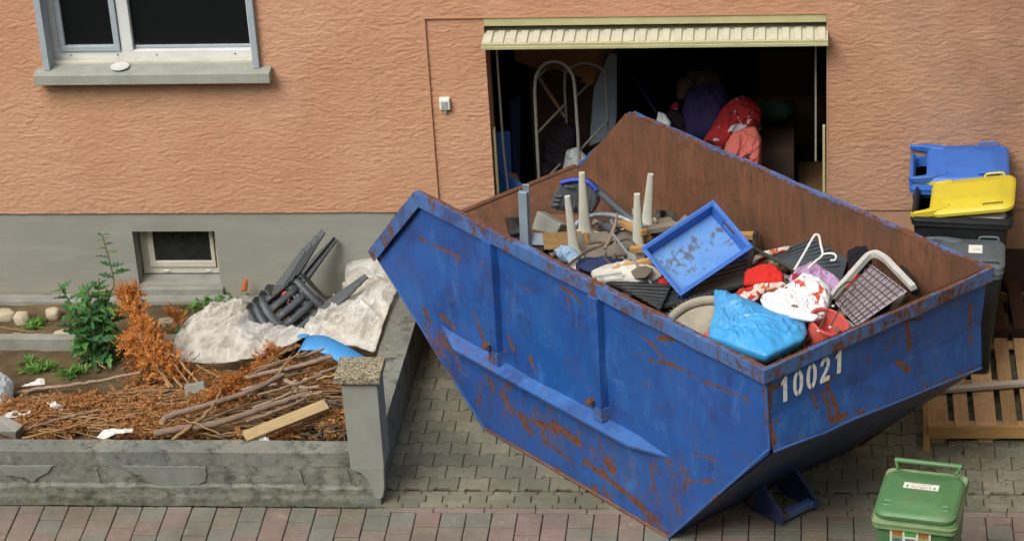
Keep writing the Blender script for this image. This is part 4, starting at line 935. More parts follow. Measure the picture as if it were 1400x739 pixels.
# upturned table with four tapering legs
tb = thing('upturned_table', 'white plastic garden table lying upside down with four tapering legs in the air', 'table', (1.573,-1.240,1.160))
b = MB(); q = [Vector(p) for p in [(1.286,-1.386,1.140),(1.373,-1.013,1.140),(1.841,-0.926,1.140),(1.770,-1.346,1.140)]]
b.prism(q, (0, 0, -.03)); obj('tabletop', b, M['whiteplastic'], tb, bevel=.006)
def leg(base, top, r0, r1, flare=None):
    a, c = Vector(base), Vector(top); ax = (c - a).normalized(); vw = (Vector(CAM['loc']) - a).normalized(); ex = ax.cross(vw).normalized(); ey = ax.cross(ex)
    rg = []
    for t in np.linspace(0, 1, 9):
        r = r0 + (r1 - r0) * t + .028 * max(0, 1 - t * 6) ** 2; p = a.lerp(c, t)
        rg.append([p + ex * (r * math.copysign(abs(math.cos(u)) ** .6, math.cos(u))) + ey * (r * .8 * math.copysign(abs(math.sin(u)) ** .6, math.sin(u))) for u in np.linspace(0, 2 * math.pi, 12, endpoint=False)])
    o = obj('leg', MB().loft(rg), M['whiteplastic'], tb, smooth=50)
leg((1.387,-1.170,1.200), (1.385,-1.170,1.701), .046, .021); leg((1.334,-1.439,1.180), (1.301,-1.439,1.654), .040, .020)
leg((1.816,-1.024,1.180), (1.858,-1.024,1.613), .044, .021); leg((1.779,-1.401,1.170), (1.785,-1.401,1.649), .046, .022)
obj('apron', MB().tube(smoothpath([(1.384,-1.059,1.200),(1.426,-1.126,1.200),(1.502,-1.171,1.200),(1.596,-1.172,1.200)], 4), [.03 - .0008 * i for i in range(13)], 8), M['whiteplastic'], tb, smooth=60)
# corner of a metal frame
cf_ = thing('metal_frame_corner', 'blue-grey metal corner profile standing at the left end of the load', 'scrap metal', (0.955,-1.162,1.150))
stick('upright', (0.959,-1.203,1.160), (0.965,-1.203,1.570), .065, .035, M['bluegrey'], cf_, n=(-.3, -1, .3))
stick('upright_lip', (0.974,-1.192,1.160), (0.988,-1.192,1.622), .012, .05, M['steel'], cf_, n=(1, -.2, 0))
stick('crosspiece', (0.921,-1.136,1.160), (1.137,-1.186,1.180), .085, .035, M['bluegrey'], cf_, n=(0, -1, .5))
tag1(pillow('black_box', [(0.766,-0.766,1.120),(0.884,-0.767,1.120),(0.916,-0.994,1.120),(0.828,-1.016,1.120)], .05, M['black'], 3, .004, 8), 'crumpled black plastic box behind the left rim of the skip', 'box')
tag1(slab('concrete_block', [(1.021,-0.899,1.260),(1.206,-1.047,1.230),(1.179,-1.037,1.130),(0.958,-0.972,1.150)], .10, M['concrete'], bevel=.006), 'pale grey concrete block lying beside the blue-grey metal corner', 'concrete block')
tag1(slab('plywood_board', [(1.092,-1.274,1.280),(1.371,-1.254,1.280),(1.387,-1.323,1.170),(1.106,-1.321,1.170)], .016, M['ply']), 'brown plywood board standing in front of the white table legs', 'board')
tag1(slab('timber_offcut', [(1.385,-1.295,1.290),(1.416,-1.296,1.290),(1.435,-1.342,1.180),(1.405,-1.352,1.180)], .05, M['pine']), 'short pale timber offcut at the right end of the plywood board', 'timber')
tag1(slab('grey_board', [(1.325,-1.279,1.270),(1.724,-1.194,1.270),(1.749,-1.342,1.150),(1.348,-1.451,1.140)], .02, M['greywood']), 'weathered grey board standing between the white table legs', 'board')
# dark slotted housing with a cobalt rim
gr = thing('slotted_plastic_housing', 'dark grey slotted plastic housing with a cobalt blue rim at the back of the load', 'plastic scrap', (1.267,-0.655,1.150))
out = [Vector(p) for p in [(1.086,-0.661,1.160),(1.121,-0.646,1.260),(1.178,-0.636,1.350),(1.277,-0.649,1.380),(1.374,-0.674,1.380),(1.443,-0.697,1.320),(1.441,-0.734,1.220),(1.396,-0.741,1.140),(1.243,-0.693,1.140)]]
m_ = slab('shell', out, .10, M['grate'], gr, bevel=.012)
obj('rim', MB().tube(smoothpath([p + Vector((0, -.02, .012)) for p in out[2:6]], 6), .017, 8), M['bluerim'], gr, smooth=60)
for u0, v0, u1, v1 in ((0,0,0,0),):
    for p0, p1 in zip([(1.129,-0.667,1.265),(1.118,-0.679,1.235),(1.109,-0.690,1.205),(1.208,-0.673,1.345)], [(1.183,-0.674,1.262),(1.171,-0.685,1.232),(1.160,-0.697,1.202),(1.284,-0.697,1.345)]):
        stick('slot', Vector(p0) + Vector((0, -.012, .006)), Vector(p1) + Vector((0, -.012, .006)), .018, .010, M['black'], gr, n=(0, -.8, .6))
for i in range(6):
    p0, p1 = Vector((1.148,-0.708,1.160)).lerp(Vector((1.397,-0.745,1.160)), i / 5.5), 0
    stick('slot', p0 + Vector((0, -.01, .05)), p0 + Vector((.004, -.012, .01)), .016, .008, M['black'], gr, n=(0, -.8, .6))
for i in range(7):
    p0 = Vector((1.224,-0.698,1.310)).lerp(Vector((1.417,-0.731,1.290)), i / 6)
    stick('ridge', p0 + Vector((0, -.008, 0)), p0 + Vector((-.012, -.055, -.10)), .008, .012, M['grate'], gr, n=(0, -.8, .6))
tag1(obj('grey_pipe', MB().tube(smoothpath([(1.421,-0.634,1.300),(1.485,-0.708,1.290),(1.564,-0.801,1.260),(1.663,-0.896,1.220),(1.793,-0.991,1.180)], 6), .030, 12), M['grate'], smooth=60), 'thick dark grey pipe curving right from the slotted housing', 'pipe')
tag1(obj('bent_tube', MB().tube(smoothpath([(1.274,-1.125,1.200),(1.329,-1.064,1.250),(1.397,-1.043,1.280),(1.497,-1.037,1.300),(1.616,-1.033,1.280),(1.738,-1.078,1.250),(1.873,-1.096,1.200)], 7), .020, 10), M['steel'], smooth=60), 'long bent grey steel tube arching behind the grey board', 'tube')
wd_ = obj('tangled_wire', MB().tube(smoothpath([(1.279,-1.646,1.200),(1.418,-1.552,1.270),(1.519,-1.511,1.300),(1.560,-1.505,1.320)], 6), .010, 6).tube(smoothpath([(1.431,-1.441,1.280),(1.515,-1.457,1.300),(1.579,-1.490,1.300),(1.604,-1.409,1.280)], 5), .009, 6).tube(smoothpath([(1.625,-1.420,1.280),(1.707,-1.415,1.300),(1.751,-1.462,1.290),(1.745,-1.473,1.250)], 6), .009, 6).tube(smoothpath([(1.553,-1.590,1.250),(1.621,-1.697,1.250),(1.643,-1.729,1.250)], 5), .008, 6).tube(smoothpath([(1.571,-1.608,1.300),(1.563,-1.646,1.280),(1.599,-1.676,1.250)], 5), .007, 6), M['wire'], smooth=60); tag1(wd_, 'tangle of dark bent wire in front of the grey board', 'wire')
tag1(obj('broken_stick', MB().tube([(1.557,-1.554,1.300),(1.597,-1.435,1.340),(1.619,-1.357,1.380),(1.632,-1.284,1.440)], [.014, .018, .013, .008], 7), M['bark'], smooth=60), 'broken brown stick poking up through the dark wire', 'stick')
fit_ = obj('pipe_fitting', MB().tube([(1.545,-1.216,1.300),(1.606,-1.272,1.300)], .03, 8).tube([(1.581,-1.192,1.340),(1.609,-1.259,1.270)], .022, 8).tube([(1.498,-1.195,1.330),(1.550,-1.222,1.280)], .013, 8).tube([(1.630,-1.250,1.300),(1.653,-1.174,1.330)], .02, 8), M['grate'], smooth=40); tag1(fit_, 'dark grey pipe fitting beside the bent steel tube', 'pipe fitting')
tag1(obj('steel_rod', MB().tube([(1.611,-1.469,1.370),(1.907,-2.023,1.280)], .010, 8), M['steel'], smooth=60), 'thin blue-grey steel rod leaning down towards the white moulded plastic', 'rod')
# timbers
for nm, a, b_, wx, wz, mt, lb in (
 ('timber_batten', (1.650,-1.218,1.330), (1.828,-1.430,1.360), .05, .04, 'pine', 'pale batten with a sawn end lying left of the blue crate corner'),
 ('timber_batten', (1.807,-1.341,1.330), (2.045,-1.266,1.330), .06, .04, 'greywood', 'brown batten running behind the top left side of the blue crate'),
 ('timber_batten', (1.731,-1.492,1.260), (1.845,-1.508,1.280), .05, .04, 'pine', 'short pine batten end under the left corner of the blue crate'),
 ('timber_batten', (1.627,-1.786,1.270), (1.901,-1.771,1.330), .045, .035, 'pine', 'long pine batten lying over the white moulded plastic'),
 ('timber_batten', (2.472,-1.366,1.300), (2.585,-1.385,1.310), .06, .04, 'pine', 'pine batten end sticking out right of the blue crate'),
 ('timber_batten', (1.754,-1.351,1.260), (1.868,-1.361,1.300), .05, .04, 'ply', 'stubby brown batten beside the right hand table leg')):
    o = stick(nm, a, b_, wx, wz, M[mt]); ntag(o, lb, 'timber', 'timber battens in the skip')
tag1(pillow('pale_blue_rag', [(1.181,-1.388,1.200),(1.254,-1.424,1.260),(1.327,-1.446,1.260),(1.382,-1.513,1.220),(1.364,-1.568,1.180),(1.244,-1.488,1.160)], .05, M['lightblue'], 4, .02, 16), 'crumpled pale blue rag inside the near rim of the skip', 'rag')
tag1(pillow('navy_rag', [(1.333,-1.570,1.170),(1.411,-1.498,1.200),(1.565,-1.498,1.200),(1.681,-1.552,1.200),(1.553,-1.632,1.180),(1.452,-1.656,1.170)], .03, M['navy'], 5, .016, 16), 'dark navy rag beside the pale blue rag', 'rag')
wm = thing('white_moulded_plastic', 'broken white moulded plastic part with an oval grey opening', 'plastic scrap', (1.681,-1.722,1.200))
m_ = pillow('shell', [(1.461,-1.747,1.220),(1.561,-1.718,1.250),(1.707,-1.692,1.270),(1.887,-1.732,1.280),(1.985,-1.881,1.270),(1.877,-1.951,1.240),(1.631,-1.878,1.200),(1.497,-1.836,1.200)], .05, M['whiteplastic2'], 6, .010, 10, .04, parent=wm)
pillow('opening', [(1.760,-1.947,1.335),(1.806,-1.874,1.335),(1.866,-1.864,1.335),(1.918,-1.916,1.335),(1.874,-2.020,1.335),(1.795,-2.040,1.335)], .004, M['greywood'], 2, .001, 5, .02, parent=wm)
for a, b_ in (((1.507,-1.937,1.290), (1.697,-1.912,1.310)), ((1.579,-1.971,1.280), (1.709,-1.958,1.290))): stick('moulding', a, b_, .02, .02, M['whiteplastic2'], wm)
tag1(pillow('red_scrap', [(1.942,-1.946,1.260),(2.005,-1.884,1.260),(2.038,-1.967,1.260),(1.981,-2.028,1.260)], .02, M['redcloth'], 9, .004), 'small red scrap under the blue crate', 'rag')

# ribbed dark panels
def ribbed(name, label, cat, c4, nr, mat, frame_=.02, th=.012, fr=None):
    """c4: corners p0 p1 p2 p3; ribs run from side p0-p3 to side p1-p2"""
    t = thing(name, label, cat, c4[0]); p = [Vector(q) for q in c4]
    slab('sheet', p, th, mat, t)
    nrm = (p[1] - p[0]).cross(p[3] - p[0]).normalized()
    if nrm.dot(Vector(CAM['loc']) - p[0]) < 0: nrm = -nrm
    for i in range(nr):
        v = (i + .5) / nr
        stick('rib', p[0].lerp(p[3], v) + nrm * .004, p[1].lerp(p[2], v) + nrm * .004, (p[3] - p[0]).length / nr * .42, .014, mat, t, .004, n=nrm)
    if fr:
        for a, c in fr: stick('edge_frame', p[a] + nrm * .006, p[c] + nrm * .006, .035, .03, M['grate'] if mat is not M['rib'] else mat, t, .004, n=nrm)
    return t
ribbed('roofing_sheet', 'flat dark ribbed panel lying against the near rim left of the crate', 'panel', [(1.642,-2.012,1.280),(2.051,-2.023,1.280),(1.986,-2.491,1.340),(1.931,-2.377,1.320)], 7, M['rib'])
ribbed('ribbed_tray', 'black ribbed tray tilted under the blue crate', 'tray', [(1.996,-2.328,1.270),(2.547,-2.025,1.280),(2.602,-1.267,1.270),(2.076,-1.463,1.220)], 11, M['rib'], fr=((0, 1), (1, 2)))
pg = thing('grey_ribbed_panel', 'grey ribbed panel leaning at the rusty far wall behind the white hanger', 'panel', (2.990,-1.957,1.400))
pp = [Vector(q) for q in [(2.722,-1.778,1.360),(3.106,-1.494,1.400),(3.232,-1.818,1.380),(3.175,-2.103,1.300),(2.931,-2.062,1.300),(2.842,-1.916,1.310)]]
slab('sheet', pp, .012, M['ribgrey'], pg)
nrm = (pp[1] - pp[0]).cross(pp[3] - pp[1]).normalized(); nrm = nrm if nrm.dot(Vector(CAM['loc']) - pp[0]) > 0 else -nrm
for i in range(8):
    v = (i + .5) / 8; a = pp[1].lerp(pp[0] * .2 + pp[5] * .8, v * .92) if False else pp[1].lerp(pp[0], max(0, 1 - v * 1.6)) if False else None
for i in range(9):
    a, c = pp[0].lerp(pp[5], i / 9.5), pp[1].lerp(pp[2].lerp(pp[3], .5), i / 9.5)
    stick('rib', a.lerp(c, .06) + nrm * .003, a.lerp(c, .97) + nrm * .003, .016, .010, M['ribgrey'], pg, .003, n=nrm)
# blue bakery crate
def crate():
    cc = ((2.221,-2.005,1.553),(0.770,0.573,0.281),(-0.624,0.583,0.520),(0.134,-0.575,0.807),0.597,0.409)
    o, ex, ey, en, Lx, Ly = cc
    m = Matrix((Vector(ex), Vector(ey), Vector(en))).transposed().to_4x4(); m.translation = Vector(o)
    t = bpy.data.objects.new('plastic_crate', None); COL.objects.link(t); t.matrix_basis = m; WM[t] = m
    ntag(t, 'shallow blue plastic crate with muddy floor lying tilted on top of the load', 'crate')
    lx, ly, H, th = Lx / 2, Ly / 2, .115, .012
    I = lambda mb, nm, mt, **k: obj(nm, mb, mt, t, mw=m.copy(), **k)
    I(MB().box((0, 0, -H + .006), (Lx - .05, Ly - .05, .010)), 'crate_floor', M['cratefloor'])
    def wallpiece(x0, y0, x1, y1, hole):
        mb = MB(); a, c = Vector((x0, y0, 0)), Vector((x1, y1, 0)); d = (c - a); L = d.length; d /= L; inn = Vector((-d.y, d.x, 0))
        def blk(u0, u1, z0, z1): mb.loft([[a + d * u0 + inn * (.002 + .018 * -z0 / H) + Vector((0, 0, z0)), a + d * u1 + inn * (.002 + .018 * -z0 / H) + Vector((0, 0, z0)), a + d * u1 + inn * (.002 + th + .018 * -z0 / H) + Vector((0, 0, z0)), a + d * u0 + inn * (.002 + th + .018 * -z0 / H) + Vector((0, 0, z0))],
                                         [a + d * u0 + inn * (.002 + .018 * -z1 / H) + Vector((0, 0, z1)), a + d * u1 + inn * (.002 + .018 * -z1 / H) + Vector((0, 0, z1)), a + d * u1 + inn * (.002 + th + .018 * -z1 / H) + Vector((0, 0, z1)), a + d * u0 + inn * (.002 + th + .018 * -z1 / H) + Vector((0, 0, z1))]])
        if hole:
            h0, h1 = L * .36, L * .64; blk(0, h0, -H, -.004); blk(h1, L, -H, -.004); blk(h0, h1, -H, -.065); blk(h0, h1, -.028, -.004)
        else: blk(0, L, -H, -.004)
        return mb
    for x0, y0, x1, y1, hl in ((-lx, -ly, lx, -ly, 0), (lx, -ly, lx, ly, 1), (lx, ly, -lx, ly, 0), (-lx, ly, -lx, -ly, 1)):
        I(wallpiece(x0, y0, x1, y1, hl), 'crate_wall', M['crate'], bevel=.003)
    e = .016; b = MB()
    b.span((-lx - e, -ly - e, -.014), (lx + e, -ly + .004, 0)); b.span((-lx - e, ly - .004, -.014), (lx + e, ly + e, 0)); b.span((-lx - e, -ly + .0045, -.014), (-lx + .004, ly - .0045, 0)); b.span((lx - .004, -ly + .0045, -.014), (lx + e, ly - .0045, 0))
    I(b, 'crate_rim', M['crate'], bevel=.004, seg=2)
    for x in (-lx * .62, 0, lx * .62): 
        for s in (-1, 1): I(MB().span((x - .006, s * (ly + .001), -H), (x + .006, s * (ly + .012), -.015)), 'stiffener', M['crate'])
    for s in (-1, 1):
        for x in (-1, 1): I(MB().span((x * (lx - .01), s * (ly - .002), -H), (x * (lx - .07), s * (ly + .013), -.02)), 'corner_block', M['crate'], bevel=.004)
crate()
# tyre with a pale disc in it
ty = thing('bicycle_tyre', 'bleached tyre with a pale disc, half under the blue bag', 'tyre', (2.305,-2.745,1.330))
tc = Vector((2.307,-2.797,1.360)); ax = Vector((-.12, -.30, 1)).normalized(); ex = ax.cross(Vector((0, 1, 0))).normalized(); ey = ax.cross(ex)
b = MB(); n1, n2 = 64, 10; V = []
for i in range(n1):
    a = 2 * math.pi * i / n1; rd = ex * math.cos(a) + ey * math.sin(a)
    for j in range(n2):
        c = 2 * math.pi * j / n2; V.append(tc + rd * (.275 + .028 * math.cos(c)) + ax * (.038 * math.sin(c)))
b.add(V, [(i * n2 + j, i * n2 + (j + 1) % n2, ((i + 1) % n1) * n2 + (j + 1) % n2, ((i + 1) % n1) * n2 + j) for i in range(n1) for j in range(n2)])
obj('casing', b, M['tyre'], ty, smooth=180)
b = MB()
for i in range(56):
    a = 2 * math.pi * i / 56; rd = ex * math.cos(a) + ey * math.sin(a); tg = ax.cross(rd)
    for s in (-1, 1): b.box(tc + rd * .292 + ax * .022 * s + ax * .012, (.012, .010, .022), Matrix((tg, rd, ax)).transposed() @ Matrix.Rotation(.5 * s, 3, 'Y'))
o = obj('tread', b, M['grate'], ty)
obj('disc', MB().loft([[tc - ax * .02 + (ex * math.cos(a) + ey * math.sin(a)) * .245 for a in np.linspace(0, 6.283, 40, endpoint=False)], [tc - ax * .005 + (ex * math.cos(a) + ey * math.sin(a)) * .235 for a in np.linspace(0, 6.283, 40, endpoint=False)]]), M['tyre'], ty, smooth=40)
# blue bag
tag1(pillow('blue_bag', [(2.348,-2.500,1.500),(2.388,-2.549,1.500),(2.479,-2.553,1.480),(2.657,-2.654,1.460),(2.848,-2.764,1.440),(2.947,-2.830,1.440),(2.962,-2.980,1.450),(2.943,-3.081,1.460),(2.828,-3.209,1.470),(2.705,-3.319,1.470),(2.527,-3.210,1.470),(2.327,-3.045,1.460),(2.332,-2.904,1.460),(2.356,-2.759,1.470)], .075, M['bluebag'], 11, .017, 9, .08, rnd=1, n=140, rings=44, power=.6, fine=.5), 'full bright blue plastic bag in the near corner of the skip', 'bag')
# cloths and bags
tag1(pillow('red_cloth', [(2.537,-2.006,1.360),(2.627,-2.013,1.420),(2.745,-2.013,1.420),(2.809,-2.094,1.380),(2.795,-2.170,1.360),(2.531,-2.163,1.340)], .035, M['redcloth'], 12, .022, 9, fine=.5), 'bright red cloth bundle right of the black ribbed tray', 'cloth')
tag1(pillow('red_white_cloth', [(2.592,-1.762,1.340),(2.692,-1.741,1.380),(2.851,-1.706,1.400),(2.831,-1.732,1.380),(2.692,-1.781,1.350),(2.583,-1.829,1.320)], .03, M['orangecloth'], 13, .012, 12), 'striped red and white cloth lying behind the red bundle', 'cloth')
tag1(pillow('pink_white_cloth', [(2.485,-2.269,1.360),(2.626,-2.261,1.400),(2.805,-2.221,1.400),(2.844,-2.246,1.380),(2.699,-2.310,1.360),(2.604,-2.409,1.360),(2.496,-2.353,1.340)], .04, M['orangecloth'], 14, .014, 12), 'pale cloth with red patches in front of the red bundle', 'cloth')
tag1(pillow('lilac_cloth', [(2.829,-2.171,1.400),(2.893,-2.092,1.440),(2.980,-2.079,1.450),(3.078,-2.121,1.450),(3.183,-2.267,1.430),(3.202,-2.343,1.400),(3.143,-2.425,1.380),(2.990,-2.425,1.380),(2.884,-2.346,1.380)], .045, M['lilac'], 15, .030, 16, fine=.5), 'crumpled lilac cloth with a red trim below the hanger', 'cloth')
tag1(pillow('leaf_print_bag', [(2.646,-2.547,1.460),(2.769,-2.449,1.460),(2.865,-2.366,1.480),(2.932,-2.302,1.500),(3.048,-2.337,1.480),(3.119,-2.448,1.470),(3.104,-2.616,1.460),(3.070,-2.781,1.450),(2.971,-2.819,1.450),(2.781,-2.685,1.450)], .055, M['leafbag'], 16, .020, 11, .05, n=120, rings=40, fine=.55), 'white bag printed with red and brown leaves', 'bag')
tag1(pillow('white_cloth', [(2.649,-2.654,1.520),(2.754,-2.730,1.530),(2.915,-2.855,1.530),(3.046,-2.893,1.530),(2.999,-2.943,1.510),(2.840,-2.869,1.500),(2.678,-2.744,1.500)], .025, M['whitecloth'], 17, .007, 8, .02), 'folded white cloth in front of the leaf print bag', 'cloth')
tag1(pillow('red_cloth', [(3.184,-2.229,1.370),(3.233,-2.097,1.420),(3.291,-2.118,1.420),(3.329,-2.207,1.380),(3.255,-2.311,1.360)], .04, M['redcloth'], 18, .016, 12), 'dark red cloth wedged behind the pale grey rack', 'cloth')
tag1(pillow('dark_cloth', [(3.227,-1.840,1.420),(3.295,-1.841,1.460),(3.393,-1.860,1.470),(3.381,-2.016,1.420),(3.312,-2.086,1.380),(3.234,-2.045,1.380)], .05, M['darkcloth'], 19, .02, 12), 'black pleated cloth at the rusty far wall beside the rack', 'cloth')
tag1(pillow('pink_cloth', [(2.281,-2.873,1.360),(2.334,-2.759,1.360),(2.374,-2.797,1.360),(2.350,-2.948,1.360)], .03, M['salmon'], 20, .01), 'sliver of pink cloth at the left edge of the blue bag', 'cloth')
# red bucket
bk = thing('red_bucket', 'small red plastic bucket lying behind the near end of the skip', 'bucket', (3.069,-2.905,1.450))
bc = Vector((3.070,-2.842,1.370)); ba = Vector((.35, -.15, .93)).normalized(); bx = ba.cross(Vector((0, 1, 0))).normalized(); by = ba.cross(bx)
def brg(r, h): return [bc + ba * h + (bx * math.cos(a) + by * math.sin(a)) * r for a in np.linspace(0, 2 * math.pi, 36, endpoint=False)]
obj('bowl', MB().loft([brg(.105, -.06), brg(.125, .09), brg(.125, .10), brg(.118, .10), brg(.10, -.05)]), M['redplastic'], bk, smooth=35)
obj('lip', MB().loft([brg(.124, .082), brg(.138, .088), brg(.138, .10), brg(.126, .104), brg(.121, .10)], False, False), M['redplastic'], bk, smooth=50)
# hanger
tag1(obj('coat_hanger', MB().tube(smoothpath([(2.874,-2.231,1.500),(2.942,-2.116,1.570),(3.000,-2.011,1.630),(3.020,-1.993,1.640),(3.039,-2.000,1.630),(3.049,-2.077,1.610),(3.060,-2.147,1.570),(3.014,-2.202,1.550),(2.961,-2.248,1.520)], 5), .0085, 8).tube(smoothpath([(3.060,-2.147,1.570),(3.087,-2.150,1.580),(3.130,-2.169,1.590),(3.150,-2.186,1.580),(3.140,-2.219,1.570),(3.111,-2.224,1.570)], 5), .0075, 8), M['whitewire'], smooth=60), 'white wire coat hanger standing on the lilac cloth', 'coat hanger')
tag1(obj('green_pole', MB().tube([(2.593,-1.773,1.420),(2.873,-2.086,1.420)], .013, 8), M['greenpole'], smooth=60), 'thin dark green pole between the red cloth and the grey ribbed panel', 'pole')
# rack with a wire grid over a pale mat
rk = thing('wire_rack', 'pale grey framed rack with a wire grid leaning at the right end of the skip', 'rack', (3.372,-2.461,1.400))
mt4 = [Vector(p) for p in [(3.138,-2.516,1.420),(3.387,-2.152,1.500),(3.605,-2.566,1.530),(3.281,-2.843,1.420)]]
slab('mat', mt4, .01, M['lilacmat'], rk)
up_ = (mt4[1] - mt4[0]).cross(mt4[2] - mt4[1]).normalized(); up_ = up_ if up_.z > 0 else -up_
b = MB()
for i in range(9):
    t = (i + .5) / 9; b.tube([mt4[0].lerp(mt4[3], t) + up_ * .018, mt4[1].lerp(mt4[2], t) + up_ * .018], .0042, 5); 
for i in range(8):
    t = (i + .5) / 8; b.tube([mt4[0].lerp(mt4[1], t) + up_ * .012, mt4[3].lerp(mt4[2], t) + up_ * .012], .0042, 5)
obj('wire_grid', b, M['wire'], rk, smooth=60)
fp = [p + up_ * .03 for p in (Vector(q) for q in smoothpath([(3.123,-2.512,1.440),(3.240,-2.317,1.480),(3.349,-2.138,1.520),(3.388,-2.101,1.530),(3.426,-2.114,1.540),(3.482,-2.204,1.550),(3.527,-2.305,1.550),(3.651,-2.592,1.550)], 5))]
b = MB(); rg = []
for i, p in enumerate(fp):
    t = (fp[min(i + 1, len(fp) - 1)] - fp[max(0, i - 1)]).normalized(); sd_ = t.cross(up_).normalized()
    rg.append([p - sd_ * .022 - up_ * .03, p + sd_ * .022 - up_ * .03, p + sd_ * .018 + up_ * .006, p - sd_ * .018 + up_ * .006])
obj('rack_frame', b.loft(rg), M['rackwhite'], rk, smooth=35)
tag1(obj('dark_tub', MB().tube(smoothpath([(3.494,-1.976,1.420),(3.564,-2.072,1.450),(3.625,-2.268,1.480),(3.674,-2.503,1.500)], 6), [.018] * 19, 8).tube(smoothpath([(3.509,-1.985,1.380),(3.583,-2.083,1.400),(3.670,-2.379,1.420)], 6), [.03] * 13, 8), M['black'], smooth=60), 'dark tub edge behind the pale grey rack', 'tub')
wr = thing('bent_wire_frame', 'bent dark wires with pale tips over the red bucket', 'wire', (3.084,-2.831,1.500))
wa = smoothpath([(3.031,-3.211,1.600),(3.083,-2.952,1.580),(3.121,-2.761,1.580),(3.155,-2.645,1.580),(3.213,-2.547,1.580),(3.256,-2.529,1.570),(3.270,-2.552,1.550),(3.236,-2.596,1.520)], 5)
wb = smoothpath([(3.105,-3.165,1.600),(3.148,-2.953,1.570),(3.178,-2.787,1.540),(3.208,-2.619,1.500)], 5)
obj('wire', MB().tube(wa, .0055, 6), M['wire'], wr, smooth=60); obj('wire', MB().tube(wb, .005, 6), M['wire'], wr, smooth=60)
for p in (wa[0], wb[0], Vector((3.125,-2.857,1.580))): obj('tip', MB().box(p, (.022, .016, .016)), M['rackwhite'], wr, bevel=.005)
for lb, pts, mt, th in (('dark flat offcut lying at the rusty wall left of the crate', [(1.887,-0.966,1.220),(1.982,-0.957,1.250),(2.026,-1.012,1.220),(1.928,-1.063,1.200)], 'greywood', .02),
  ('dark scrap sheet beside the near rim below the white table leg', [(0.797,-0.978,1.100),(0.911,-1.068,1.100),(1.077,-1.261,1.120),(1.134,-1.196,1.120),(0.956,-0.979,1.100)], 'rib', .01),
  ('rusty brown plate in front of the slotted housing', [(1.099,-0.753,1.160),(1.303,-0.778,1.160),(1.393,-0.859,1.130),(1.202,-0.861,1.120)], 'rust', .01),
  ('greenish dark sheet under the white moulded plastic', [(1.581,-1.873,1.220),(1.947,-1.946,1.260),(1.978,-2.046,1.270),(1.702,-2.032,1.240)], 'rib', .01),
  ('black strip between the tyre and the leaf print bag', [(2.457,-2.329,1.360),(2.631,-2.305,1.380),(2.652,-2.365,1.380),(2.517,-2.409,1.360)], 'rib', .02),
  ('pale board end between tyre and ribbed tray', [(2.455,-2.256,1.330),(2.543,-2.274,1.340),(2.602,-2.334,1.340),(2.515,-2.356,1.330)], 'palewood', .02)):
    ntag(slab('scrap_plate', pts, th, M[mt]), lb, 'scrap')
# ================================================================ the raised bed: stones, weeds, debris
def stone(name, label, c, r, seed, mat='stone', cat='stone', group=None, rz=0.0):
    bm = bmesh.new(); bmesh.ops.create_icosphere(bm, subdivisions=3, radius=1)
    for v in bm.verts:
        n = v.co.normalized(); d = 1 + .28 * (float(fbm(np.array(n.x * 1.6 + seed), np.array(n.y * 1.6 + n.z * 1.3), 3, seed)) - .5) * 2
        p = Vector((math.copysign(abs(n.x) ** .8, n.x), math.copysign(abs(n.y) ** .8, n.y), math.copysign(abs(n.z) ** .7, n.z))) * d
        v.co = Vector((p.x * r[0], p.y * r[1], p.z * r[2]))
    me = bpy.data.meshes.new(name); bm.to_mesh(me); bm.free(); me.materials.append(M[mat])
    me.polygons.foreach_set('use_smooth', [True] * len(me.polygons))
    o = bpy.data.objects.new(name, me); COL.objects.link(o); put(o, None, Matrix.Translation(c) @ Matrix.Rotation(rz, 4, 'Z')); return ntag(o, label, cat, group)
def on_soil(p, dz=0): return Vector((p[0], p[1], sz(p[0], p[1]) + dz))
stone('field_stone', 'blocky cream stone at the left edge of the photo below the kerb', on_soil((-3.236,-0.340,0.100), .03), (.085, .06, .055), 1, group='stones between the edgings')
stone('field_stone', 'rounded cream stone with a notch, second from the left', on_soil((-3.098,-0.397,0.100), .03), (.068, .06, .058), 2, group='stones between the edgings')
stone('field_stone', 'pale smooth stone right beside the leafy weed', on_soil((-2.863,-0.340,0.100), .03), (.06, .055, .058), 3, group='stones between the edgings')
stone('field_stone', 'flat low cream stone sunk into the soil in front of the notched stone', on_soil((-3.062,-0.634,0.080), .005), (.08, .05, .03), 4, group='stones between the edgings')
stone('field_stone', 'flat grey brown stone under the left side of the leafy weed', on_soil((-2.722,-0.589,0.080), .0), (.09, .06, .025), 5, group='stones between the edgings')
stone('field_stone', 'small flat stone in the soil below the cellar window', on_soil((-1.952,-0.385,0.080), .0), (.07, .05, .02), 6, group='stones between the edgings')
tag1(slab('rubble_chunk', [(-1.492,-1.823,0.340),(-1.345,-1.795,0.360),(-1.328,-1.836,0.250),(-1.467,-1.878,0.220)], .08, M['concrete'], bevel=.008), 'grey concrete chunk standing in the brown branches', 'concrete chunk')
bx_ = obj('cream_block', MB().loft([[(-2.740,-2.337,0.400),(-2.669,-2.326,0.400),(-2.499,-2.451,0.400),(-2.526,-2.547,0.400)], [(-2.753,-2.359,0.280),(-2.684,-2.339,0.280),(-2.526,-2.414,0.280),(-2.563,-2.472,0.280)]]), M['concrete'], bevel=.006); tag1(bx_, 'cream stone block by the front wall at the left edge', 'block')
tag1(pillow('terracotta_shard', [(-1.413,-0.125,0.160),(-1.385,-0.101,0.250),(-1.353,-0.084,0.260),(-1.363,-0.114,0.160)], .015, M['terracotta'], 3, .005), 'small terracotta scrap standing against the plinth behind the plastic sheet', 'shard')

